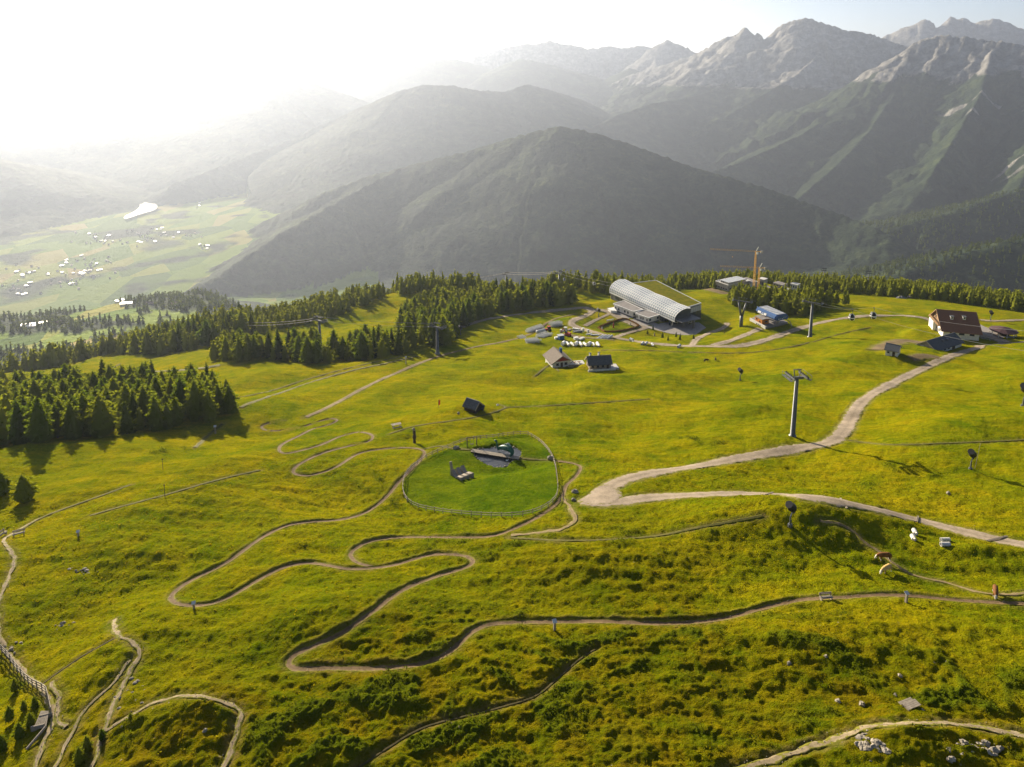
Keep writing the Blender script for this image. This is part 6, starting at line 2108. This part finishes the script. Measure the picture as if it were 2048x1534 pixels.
for k, (px, py, h, m_, lab) in enumerate(((1204, 661, 2.2, M_PIPE, 'small white figure at the left corner of the hedged garden'), (1227, 655, 3.2, M_RED, 'dark red carved figure in the hedged garden'), (1261, 650, 2.0, M_PIPE, 'small white figure at the right corner of the hedged garden'), (1309, 672, 2.0, M_OLDWOOD, 'pale wooden figure on the station lawn'))):
    t = thing('garden_figure', lab, 'sculpture', G(px, py))
    MB().lathe([(0.45, -0.2), (0.5, 0.2), (0.3, h * 0.35), (0.42, h * 0.6), (0.2, h * 0.78)], n=9).build('body', m_, t, True)
    MB().rock((0, 0, h * 0.88), (0.32, 0.32, 0.36), k, 8, 6).build('head', m_, t, True)
SPOTS = [(1272, 659), (1306, 660), (1325, 676), (1336, 681), (1352, 674), (1360, 680), (1295, 668), (1387, 678)]
for k, (px, py) in enumerate(SPOTS):
    p = G(px, py)
    add_tree(p[0], p[1], p[2], 2.6 + 0.5 * (k % 3), 0, 'knee high young spruce planted on the station lawn', 'young spruces on the station lawn', 700 + k)

# ------------------------------------------------------------------ marker posts, benches, signs
def info_post(px, py, lab, h=1.3, s=1.0, tilt=0.0):
    t = thing('trail_post', lab, 'post', G(px, py), 0.3)
    t.scale = (s, s, s)
    MB().box((0, 0, h / 2 - 0.1), (0.28, 0.28, h + 0.2)).build('post', M_OLDWOOD, t)
    MB().extrude([(-0.28, -0.22, h), (0.28, -0.22, h), (0.28, 0.25, h + 0.22), (-0.28, 0.25, h + 0.22)], (0, 0, 0.06)).build('board', M_PIPE, t)
    return t


info_post(1109, 1262, 'short trail post below the winding trail in the centre foreground')
info_post(1812, 1205, 'short pale trail post beside the trail at the right', 1.3, 1.0)
info_post(388, 1218, 'trail post at the outer left bend of the bike trail', 0.9, 0.9)
info_post(157, 1073, 'small marker post on the left slope above the scree', 0.9, 0.9)
info_post(431, 867, 'small pale post at the corner of the left grove', 1.6, 1.2)
info_post(812, 728, 'white sign post beside the dirt track below the tree row', 2.2, 1.3)
picnic(G(1822, 1420), 0.35, 'grey picnic bench above the gravel foot path in the lower right', 0.95)


def bench(px, py, rz, lab, s=1.0):
    t = thing('bench', lab, 'bench', G(px, py), rz)
    t.scale = (s, s, s)
    for k in range(3):
        MB().box((0, -0.18 + 0.18 * k, 0.45), (1.8, 0.16, 0.06)).build('seat_plank', M_OLDWOOD, t)
    for k in range(2):
        MB().box((0, 0.32, 0.68 + 0.2 * k), (1.8, 0.05, 0.16)).build('back_plank', M_OLDWOOD, t)
    for x in (-0.7, 0.7):
        MB().box((x, 0, 0.18), (0.1, 0.5, 0.5)).build('leg', M_OLDWOOD, t)
        MB().box((x, 0.3, 0.5), (0.08, 0.08, 0.9)).build('back_post', M_OLDWOOD, t)
    return t


bench(1652, 1199, 0.1, 'low pale bench beside the winding trail right of centre')
bench(38, 1071, 0.5, 'pale bench beside the rocky path at the left edge')
bench(4, 1073, 1.4, 'white bench cut by the left picture edge', 1.0)
for px, py, h, lab in ((330, 994, 2.6, 'thin dark stake beside the wheel rut on the left slope'), (326, 940, 2.6, 'thin dark stake farther up the left slope'), (1449, 668, 3.0, 'thin pole beside the side path below the forked tower')):
    t = thing('marker_stake', lab, 'stake', G(px, py))
    MB().tube([(0, 0, -0.2), (0.06, 0, h)], [0.06, 0.04], 6).build('pole', M_DARKWOOD, t)
    MB().box((0.05, 0, h - 0.2), (0.3, 0.06, 0.16)).build('plate', M_DARKWOOD, t)
p = G(1836, 590)
bd = thing('billboard', 'small yellow board on two posts in front of the rim wood', 'sign', p, -0.3)
MB().box((0, 0, 2.6), (3.0, 0.12, 1.3)).build('panel', surf('ochre_board', (0.45, 0.36, 0.08), (0.34, 0.27, 0.06), 1.0), bd)
for x in (-1.1, 1.1):
    MB().box((x, 0, 1.0), (0.14, 0.14, 2.4)).build('post', M_OLDWOOD, bd)
for k, (px, py, w, lab) in enumerate(((1804, 597, 4.2, 'left dark gravel heap on the slope before the rim wood'), (1822, 596, 4.0, 'right dark gravel heap on the slope before the rim wood'))):
    o = MB().rock((0, 0, 0.5), (w, w * 0.7, 1.4), 80 + k, 12, 7).build('gravel_heap', M_STEELD if k == 0 else M_GREYROOF)
    o.location = G(px, py); tag(o, lab, 'heap')
# timber water bars set across the lower gravel road
PR = PATHS[1]
prx, pry = to_px(np.c_[PR['Q'], zs(PR['Q'][:, 0], PR['Q'][:, 1])])
for k, (px, lab) in enumerate(((1538, 'first timber water bar across the lower road, nearest the junction'), (1688, 'second timber water bar across the lower road'), (1833, 'third timber water bar across the lower road'), (1992, 'last timber water bar across the lower road at the right'))):
    i = int(np.argmin(np.abs(prx - px)))
    c = PR['Q'][i]; n = PR['N'][i] * 0.9 + PR['T'][i] * 0.42
    n = n / np.hypot(*n)
    w = PR['wid'][i] * 1.25
    z = float(zs(c[0], c[1]))
    a = Vector((-n[0] * w, -n[1] * w, gz_at(*(c - n * w)) * 0 + float(zs(*(c - n * w))) - z + 0.09)); b = Vector((n[0] * w, n[1] * w, float(zs(*(c + n * w))) - z + 0.09))
    t = thing('water_bar', lab, 'water bar', (c[0], c[1], z))
    off = Vector((PR['T'][i][0], PR['T'][i][1], 0)) * 0.1
    MB().bar(a + off, b + off, 0.09, 0.12).build('timber', M_OLDWOOD, t)
    MB().bar(a - off, b - off, 0.09, 0.12).build('timber', M_OLDWOOD, t)


# ------------------------------------------------------------------ cattle
def cow_material(name, coat, coat2, white):
    m, nt, out = new_mat(name)
    tc = nt.nodes.new('ShaderNodeTexCoord').outputs['Object']
    n1 = noise_n(nt, tc, 1.6, 3, 0.5, 0.6)
    col = mixc(nt, ramp(nt, n1, [(0.40, (0, 0, 0)), (0.60, (1, 1, 1))]), coat, coat2)
    sep = nt.nodes.new('ShaderNodeSeparateXYZ'); L(nt, tc, sep.inputs[0])
    leg = ramp(nt, math_(nt, 'ADD', sep.outputs[2], math_(nt, 'MULTIPLY', n1, 0.25)), [(0.50, (1, 1, 1)), (0.58, (0, 0, 0))])
    face = ramp(nt, math_(nt, 'ADD', sep.outputs[0], math_(nt, 'MULTIPLY', n1, 0.2)), [(0.0, (0, 0, 0)), (1.0, (0, 0, 0))])
    col = mixc(nt, leg, col, white)
    hd = math_(nt, 'GREATER_THAN', sep.outputs[0], 1.36)
    col = mixc(nt, hd, col, white)
    bsdf(nt, out, col, 0.8, n1, 0.1, 0.02, spec=0.2)
    return m


def cow(px, py, rz, mat_, lab, s=1.0):
    t = thing('cow', lab, 'cow', G(px, py), rz)
    t.scale = (s, s, s)
    V = [(-0.85, 0, 1.16), (-0.55, 0, 1.12), (0.0, 0, 1.04), (0.5, 0, 1.06), (0.82, 0, 1.14),          # spine 0-4
         (1.12, 0, 1.08), (1.34, 0, 0.78), (1.46, 0, 0.50), (1.56, 0, 0.26),                              # neck, head grazing 5-8
         (-0.98, 0, 1.20), (-1.06, 0, 0.85), (-1.05, 0, 0.50)]                                            # tail 9-11
    E = [(0, 1), (1, 2), (2, 3), (3, 4), (4, 5), (5, 6), (6, 7), (7, 8), (0, 9), (9, 10), (10, 11)]
    Rr = [0.30, 0.40, 0.42, 0.40, 0.32, 0.24, 0.19, 0.16, 0.10, 0.06, 0.04, 0.05]
    for sgn in (-1, 1):
        b = len(V)
        V += [(-0.72, sgn * 0.24, 0.92), (-0.62, sgn * 0.25, 0.66), (-0.80, sgn * 0.25, 0.40), (-0.76, sgn * 0.25, 0.03)]
        E += [(0, b), (b, b + 1), (b + 1, b + 2), (b + 2, b + 3)]; Rr += [0.20, 0.13, 0.075, 0.065]
        b = len(V)
        V += [(0.66, sgn * 0.22, 0.82), (0.66, sgn * 0.22, 0.42), (0.68, sgn * 0.22, 0.03)]
        E += [(4, b), (b, b + 1), (b + 1, b + 2)]; Rr += [0.15, 0.085, 0.065]
    me = bpy.data.meshes.new('body')
    me.from_pydata(V, E, [])
    o = bpy.data.objects.new('body', me); COL.objects.link(o); o.parent = t
    sk = o.modifiers.new('skin', 'SKIN'); sk.use_smooth_shade = True
    for i, sv in enumerate(me.skin_vertices[0].data):
        sv.radius = (Rr[i] * 0.92, Rr[i] * 1.05) if i < 5 else (Rr[i], Rr[i])
        sv.use_root = (i == 2)
    o.modifiers.new('sub', 'SUBSURF').levels = 1
    o.modifiers['sub'].render_levels = 1
    me.materials.append(mat_)
    for sgn in (-1, 1):
        MB().extrude([(1.34, sgn * 0.14, 0.62), (1.36, sgn * 0.34, 0.66), (1.40, sgn * 0.15, 0.54)], (0.05, 0, 0.02)).build('ear', mat_, t)
        MB().tube([(1.36, sgn * 0.09, 0.68), (1.40, sgn * 0.20, 0.80), (1.48, sgn * 0.20, 0.88)], [0.035, 0.028, 0.01], 6).build('horn', M_OLDWOOD, t)
    return t


MC_B = cow_material('brown_coat', (0.20, 0.085, 0.022), (0.15, 0.06, 0.016), (0.62, 0.56, 0.46))
MC_Y = cow_material('cream_coat', (0.62, 0.42, 0.16), (0.52, 0.33, 0.11), (0.72, 0.66, 0.54))
MC_D = cow_material('dark_coat', (0.05, 0.03, 0.018), (0.035, 0.022, 0.014), (0.06, 0.04, 0.03))
cow(1769, 1121, math.radians(176), MC_B, 'brown cow with white legs grazing beside the narrow path', 0.92)
cow(1773, 1146, math.radians(205), MC_Y, 'cream coloured cow grazing below the brown cow', 0.9)
cow(1990, 1189, math.radians(238), MC_B, 'brown and white cow grazing near the right edge by the trail', 0.9)
for k, (px, py, lab) in enumerate(((1412, 724, 'left dark cow on the meadow below the station'), (1431, 722, 'right dark cow on the meadow below the station'))):
    cow(px, py, 0.3 + k, MC_D, lab, 1.0)

# ------------------------------------------------------------------ timber fence and boardwalk at the lower left
def rail_fence(name, lab, pix, step, rails, ph, mat_):
    c = catmull(pix, 8)
    P = at(c[:, 0], c[:, 1])
    d = np.r_[0, np.cumsum(np.hypot(*np.diff(P[:, :2], axis=0).T))]
    n = int(d[-1] / step)
    s = np.linspace(0, d[-1], n + 1)
    X = np.interp(s, d, P[:, 0]); Y = np.interp(s, d, P[:, 1])
    Z = [gz_at(a, b) for a, b in zip(X, Y)]
    t = thing(name, lab, 'fence', (X[0], Y[0], Z[0]))
    for i in range(n + 1):
        a = Vector((X[i] - X[0], Y[i] - Y[0], Z[i] - Z[0]))
        MB().box((a[0], a[1], a[2] + ph / 2 - 0.1), (0.11, 0.11, ph + 0.2), i * 0.7).build('post', mat_, t)
        if i < n:
            b = Vector((X[i + 1] - X[0], Y[i + 1] - Y[0], Z[i + 1] - Z[0]))
            for h in rails:
                MB().bar(a + Vector((0, 0, h)), b + Vector((0, 0, h)), 0.06, 0.13).build('rail', mat_, t)
    return t


rail_fence('path_fence', 'pale timber rail fence along the rocky path at the lower left', [(-20, 1288), (2, 1302), (20, 1322), (34, 1341), (56, 1366), (78, 1379), (92, 1386), (98, 1406), (103, 1430)], 1.35, (0.4, 0.75, 1.1), 1.2, M_OLDWOOD)
a = G(101, 1430); b = G(78, 1464)
bw = thing('boardwalk', 'fan of grey planks at the end of the lower left path fence', 'boardwalk', a, 0.0)
for k in range(7):
    f = k / 6
    p = Vector((-0.25 - 0.35 * f * 2.2, 0.10 - 0.02 * f, 0.55)); q = b - a + Vector((-0.55 + 1.15 * (1 - f), 0.2 - 0.5 * f * 0.2, 0.35))
    MB().bar(p, q, 0.13, 0.06).build('plank', M_OLDWOOD, bw)
for f in (0.15, 0.85):
    p = (b - a) * f
    MB().box((p[0] - 0.3, p[1], p[2] + 0.12), (1.3, 0.14, 0.9), 0.3).build('trestle', M_OLDWOOD, bw)
a = G(92, 1458); b = G(54, 1503)
lg = tag(MB().tube([Vector((0, 0, 0.35)), b - a + Vector((0, 0, 0.3))], 0.13, 8).build('log_rail', M_OLDWOOD), 'long pale log rail slanting down left of the rocky path', 'log')
lg.location = a
# ------------------------------------------------------------------ rocks in the foreground
gr_ = random.Random(21)
ROCKS = [(1676, 1408, 0.5, 'pale upright boulder in the lower right heath, left of two'), (1724, 1412, 0.45, 'pale boulder in the lower right heath, right of two'), (1560, 1342, 0.5, 'pale stone on the heath right of the centre'), (1578, 1330, 0.4, 'small pale stone above the heath boulder'),
         (1800, 1356, 0.4, 'pale slab stone above the picnic bench'), (1790, 1392, 0.35, 'flat pale stone left of the picnic bench'), (1651, 1318, 0.45, 'pale stone in the upper right heath'), (762, 1376, 0.4, 'grey stone below the lower trail bend'), (1897, 988, 0.5, 'white stone on the slope above the lower road'),
         (410, 1466, 0.4, 'pale stone inside the small trail loop'), (296, 1440, 0.3, 'flat stone beside the small trail loop'), (848, 1412, 0.25, 'small white stone beside the ditch')]
for k, (px, py, s, lab) in enumerate(ROCKS):
    o = MB().rock((0, 0, s * 0.35), (s * gr_.uniform(.8, 1.2), s * gr_.uniform(.6, .9), s * gr_.uniform(.6, .9)), 200 + k).build('boulder', M_ROCK)
    o.location = G(px, py); o.rotation_euler = (0, 0, gr_.uniform(0, 3)); tag(o, lab, 'boulder')
# broken limestone outcrops
for nm, lab, c, n_, spread in (('rock_outcrop', 'bright broken limestone outcrop below the lower right foot path', (1745, 1495), 46, (34, 22)), ('rock_outcrop', 'grey limestone outcrop in the bottom right corner', (1960, 1500), 60, (80, 24)), ('rock_outcrop', 'thin pale rock rib left of the picnic bench', (1705, 1402), 18, (38, 8)),
                               ('rock_outcrop', 'pale stony patch inside the lower left trail loop', (375, 1425), 30, (55, 14)), ('rock_outcrop', 'pale stony patch beside the steep rocky path', (262, 1390), 26, (26, 34)), ('rock_outcrop', 'pale stones beside the left path fence', (40, 1300), 22, (20, 14)), ('rock_outcrop', 'pale bare stones on the upper left slope', (165, 1142), 20, (30, 8)), ('rock_outcrop', 'thin band of pale stones on the left heath', (130, 1255), 18, (34, 16))):
    g0 = G(*c)
    t = thing(nm, lab, 'rocks', g0)
    sp = np.array([(c[0] + gr_.gauss(0, spread[0] * 0.5), c[1] + gr_.gauss(0, spread[1] * 0.5)) for _ in range(n_)])
    SP_ = at(sp[:, 0], sp[:, 1])
    for k in range(n_):
        q = Vector(SP_[k]) - g0
        s = gr_.choice((0.07, 0.10, 0.13, 0.18, 0.26)) * (1.7 if 'limestone' in lab else 1.0)
        MB().rock((q[0], q[1], q[2] + s * 0.1), (s * gr_.uniform(.8, 1.7), s * gr_.uniform(.7, 1.2), s * gr_.uniform(.5, .9)), 300 + k).build('stone', M_ROCK, t)
# loose stones along the stony paths
V = []; F = []
mb = MB()
k = 0
for p in PATHS:
    if p['kind'] not in ('gravel', 'flow', 'road'):
        continue
    dens = {'gravel': 1.0, 'flow': 0.25, 'road': 0.3}[p['kind']]
    for i in range(len(p['Q'])):
        r_ = float(np.hypot(*p['Q'][i]))
        if r_ > 190 or gr_.random() > dens:
            continue
        o_ = gr_.choice((-1, 1)) * p['wid'][i] * gr_.uniform(0.2, 1.9) + (gr_.gauss(0, 0.4) if p['kind'] == 'gravel' else 0)
        x = p['Q'][i, 0] + p['N'][i, 0] * o_; y = p['Q'][i, 1] + p['N'][i, 1] * o_
        s = gr_.uniform(0.025, 0.075)
        mb.rock((x, y, 0.04), (s, s, s * 0.7), k, 5, 4)
        k += 1
_v = np.array(mb.v); _v[:, 2] += zs(_v[:, 0], _v[:, 1]); mb.v = [tuple(q) for q in _v.tolist()]
o = mb.build('loose_stones', M_ROCK); o['kind'] = 'stuff'

# ------------------------------------------------------------------ low shrubs and grass tufts: real leaves standing on the meadow
M_SHRUB = leaf_material('shrub_leaves', (0.048, 0.076, 0.006), (0.135, 0.150, 0.010), 0.42)
M_TUFT = leaf_material('grass_blades', (0.115, 0.140, 0.006), (0.300, 0.235, 0.010), 0.45)
g = np.random.RandomState(33)


def scatter_leaves(name, n, rmin, rmax, want, nleaf, spread, size, hgt, mat_):
    az = np.radians(g.uniform(-40, 40, n)); r = np.sqrt(g.uniform(rmin ** 2, rmax ** 2, n))
    x, y = r * np.sin(az), r * np.cos(az)
    z, mk = ground(x, y)
    keep = want(x, y, mk, r)
    x, y, z, r = x[keep], y[keep], z[keep], r[keep]
    m = len(x)
    if not m:
        return
    sc_ = g.uniform(0.7, 1.35, m)[:, None] * np.clip(0.75 + r / 260.0, 0.8, 1.6)[:, None]
    a = g.uniform(0, 2 * np.pi, (m, nleaf)); d = np.sqrt(g.uniform(0, 1, (m, nleaf))) * spread * sc_
    cx = x[:, None] + np.cos(a) * d; cy = y[:, None] + np.sin(a) * d
    cz = z[:, None] + hgt * sc_ * (1 - (d / (spread * sc_ + 1e-6)) ** 2 * 0.7) * g.uniform(0.25, 1.0, (m, nleaf)) - 0.05
    u = g.normal(0, 1, (m, nleaf, 3)); u[..., 2] = np.abs(u[..., 2]) + 0.35
    u /= np.linalg.norm(u, axis=-1, keepdims=True)
    w = np.cross(u, g.normal(0, 1, (m, nleaf, 3))); w /= np.linalg.norm(w, axis=-1, keepdims=True) + 1e-9
    s = (size * sc_ * g.uniform(0.6, 1.3, (m, nleaf)))[..., None]
    c = np.stack([cx, cy, cz], -1)
    Q = np.stack([c - u * s, c + w * s * 0.5, c + u * s * 1.3, c - w * s * 0.5], -2)
    V = Q.reshape(-1, 3); F = np.arange(len(V)).reshape(-1, 4)
    tint = np.repeat(g.uniform(-0.15, 0.55, m), nleaf * 4)
    o = bpy.data.objects.new(name, tris_mesh(name, V, F, mat_, attrs={'tint': tint}))
    COL.objects.link(o); o['kind'] = 'stuff'
    return tag(o, {'low_shrubs': 'low dark green alpine shrubs covering the heath', 'grass_tufts': 'tufts of yellow green grass over the meadow'}[name], {'low_shrubs': 'shrubs', 'grass_tufts': 'grass'}[name])


scatter_leaves('low_shrubs', 30000, 48, 175, lambda x, y, mk, r: (mk['shrub'] > 0.35) & (g.rand(len(x)) < 0.9), 9, 0.45, 0.11, 0.32, M_SHRUB)
scatter_leaves('grass_tufts', 22000, 46, 150, lambda x, y, mk, r: (mk['path'] < 0.15) & (mk['shrub'] < 0.3) & (mk['lush'] < 0.5), 4, 0.20, 0.085, 0.16, M_TUFT)

# bushes at the bottom left
for k, (px, py, s) in enumerate(((175, 1500, 1.2), (205, 1478, 0.9), (160, 1525, 1.3), (62, 1452, 1.2), (40, 1475, 1.3), (20, 1440, 1.3), (70, 1415, 1.0), (30, 1380, 1.1), (410, 1412, 0.6), (262, 1444, 0.8), (5, 1500, 1.3), (48, 1420, 0.9))):
    p = G(px, py)
    add_tree(p[0], p[1], p[2] - 0.05, 1.5 * s, 1, 'knee high larch sapling on the steep lower left slope', 'saplings on the lower left slope', 800 + k).scale = (1.9 * s, 1.9 * s, 1.5 * s)

# ------------------------------------------------------------------ houses in the valley and farms on the terrace
M_HWALL = surf('house_wall', (0.72, 0.69, 0.62), (0.55, 0.52, 0.46), 0.2, 0.9)
M_HROOF = surf('tile_roof', (0.38, 0.24, 0.18), (0.24, 0.15, 0.12), 0.3, 0.35, 0.3, 0.5)
M_HROOF2 = surf('metal_roof', (0.72, 0.72, 0.72), (0.62, 0.62, 0.62), 0.3, 0.42, 0.8, 0.5, 0.05)


def house_mesh(Lh, Wh, e, r, m_roof):
    mb = MB()
    hx, hy = Lh / 2, Wh / 2
    mb.box((0, 0, e / 2 - 1), (Lh, Wh, e + 2))
    for s in (-1, 1):
        mb.add([(s * hx, -hy, e), (s * hx, hy, e), (s * hx, 0, r)], [(0, 1, 2)])
    nw = len(mb.f)
    for s in (-1, 1):
        poly = [(-hx - .8, 0, r + .1), (hx + .8, 0, r + .1), (hx + .8, s * (hy + 1), e - .4), (-hx - .8, s * (hy + 1), e - .4)]
        mb.extrude(poly if s < 0 else poly[::-1], (0, 0, 0.35))
    me = mb.mesh('house', M_HWALL)
    me.materials.append(m_roof)
    for i, p in enumerate(me.polygons):
        p.material_index = 1 if i >= nw else 0
    return me


HM = [house_mesh(14, 11, 6, 10, M_HROOF), house_mesh(18, 12, 7, 8.0, M_HROOF2), house_mesh(26, 14, 6, 7.2, M_HROOF2), house_mesh(11, 10, 6, 9.5, M_HROOF)]
FGX, FGY = AZ, rf


def far_z(x, y):
    z, *_ = far_height(np.array([x]), np.array([y]))
    return float(z[0])


VILL = [('upper village', (200, 480), (26, 8), 22), ('upper village', (290, 470), (34, 9), 24), ('upper village', (355, 468), (26, 5), 10), ('lower village', (180, 530), (26, 14), 34), ('lower village', (140, 555), (26, 12), 20), ('lower village', (55, 545), (24, 12), 18), ('lower village', (40, 580), (40, 10), 16), ('hamlet', (410, 490), (8, 5), 6), ('hamlet', (398, 410), (8, 3), 4)]
gh = random.Random(44)
pxs = []; 
for nm, c, sp, n_ in VILL:
    for k in range(n_):
        pxs.append((nm, gh.gauss(c[0], sp[0]), gh.gauss(c[1], sp[1])))
X_, Y_, _ = plane(np.array([p[1] for p in pxs]), np.array([p[2] for p in pxs]), VALLEY + 4)
Zf, idf, *_ = far_height(X_, Y_)
VL = {'upper village': 'small pale house in the upper village beside the lake meadows', 'lower village': 'small pale house in the lower village on the valley floor', 'hamlet': 'small pale house in the hamlet below the wooded hill'}
for (nm, _, _), x, y, z, q in zip(pxs, X_, Y_, Zf, idf):
    if q >= 0 or z > -870 or z < -940:
        continue
    o = obj_from('house', HM[gh.choice((0, 3, 0, 3, 1, 2, 3))], None, (x, y, z), gh.uniform(0, 3.14))
    o.scale = (gh.uniform(0.55, 0.85),) * 2 + (0.75,)
    tag(o, VL[nm], 'house', 'houses of the ' + nm)
FARM = [(62, 657, 2, 0.3, 'long bright roofed barn on the left terrace farm', 1.1), (84, 653, 1, 0.5, 'white house right of the bright roofed terrace barn', 0.9), (115, 652, 0, 1.0, 'small house at the edge of the terrace wood', 0.8), (147, 618, 1, 0.4, 'white farmhouse on the upper terrace meadow', 0.9), (240, 606, 1, 0.9, 'farmhouse at the left of the upper terrace hamlet', 0.8), (254, 611, 2, 0.2, 'long bright barn of the upper terrace hamlet', 0.8), (300, 613, 0, 0.3, 'small house right of the upper terrace hamlet', 0.8), (350, 614, 0, 0.4, 'rightmost small house on the upper terrace', 0.8)]


def far_at(px, py):
    dx, dy, dz = pray(px, py)
    h = math.hypot(dx, dy)
    r = np.linspace(780, 2200, 120)
    x, y = dx / h * r, dy / h * r
    z, *_ = far_height(x, y)
    below = (dz / h * r) < z
    i = int(np.argmax(below)) if below.any() else len(r) - 1
    return x[i], y[i], z[i]


for px, py, k, rz, lab, s in FARM:
    x, y, z = far_at(px, py)
    o = obj_from('farmhouse' if k != 2 else 'farm_barn', HM[k], None, (x, y, z), rz)
    o.scale = (s, s, s)
    tag(o, lab, 'house' if k != 2 else 'barn')
# ------------------------------------------------------------------ haze: one closed box of even air
mb = MB().box((0, 29000, -30.5), (124000, 66000, 1861))
hz = mb.build('haze', None)
hm, nt, out = new_mat('haze_air')
pv = nt.nodes.new('ShaderNodeVolumePrincipled')
pv.inputs['Color'].default_value = (0.69, 0.79, 1.0, 1)
pv.inputs['Density'].default_value = HAZE_DENSITY
pv.inputs['Anisotropy'].default_value = HAZE_ANISO
L(nt, pv.outputs[0], out.inputs['Volume'])
hz.data.materials.append(hm)
hz['kind'] = 'stuff'
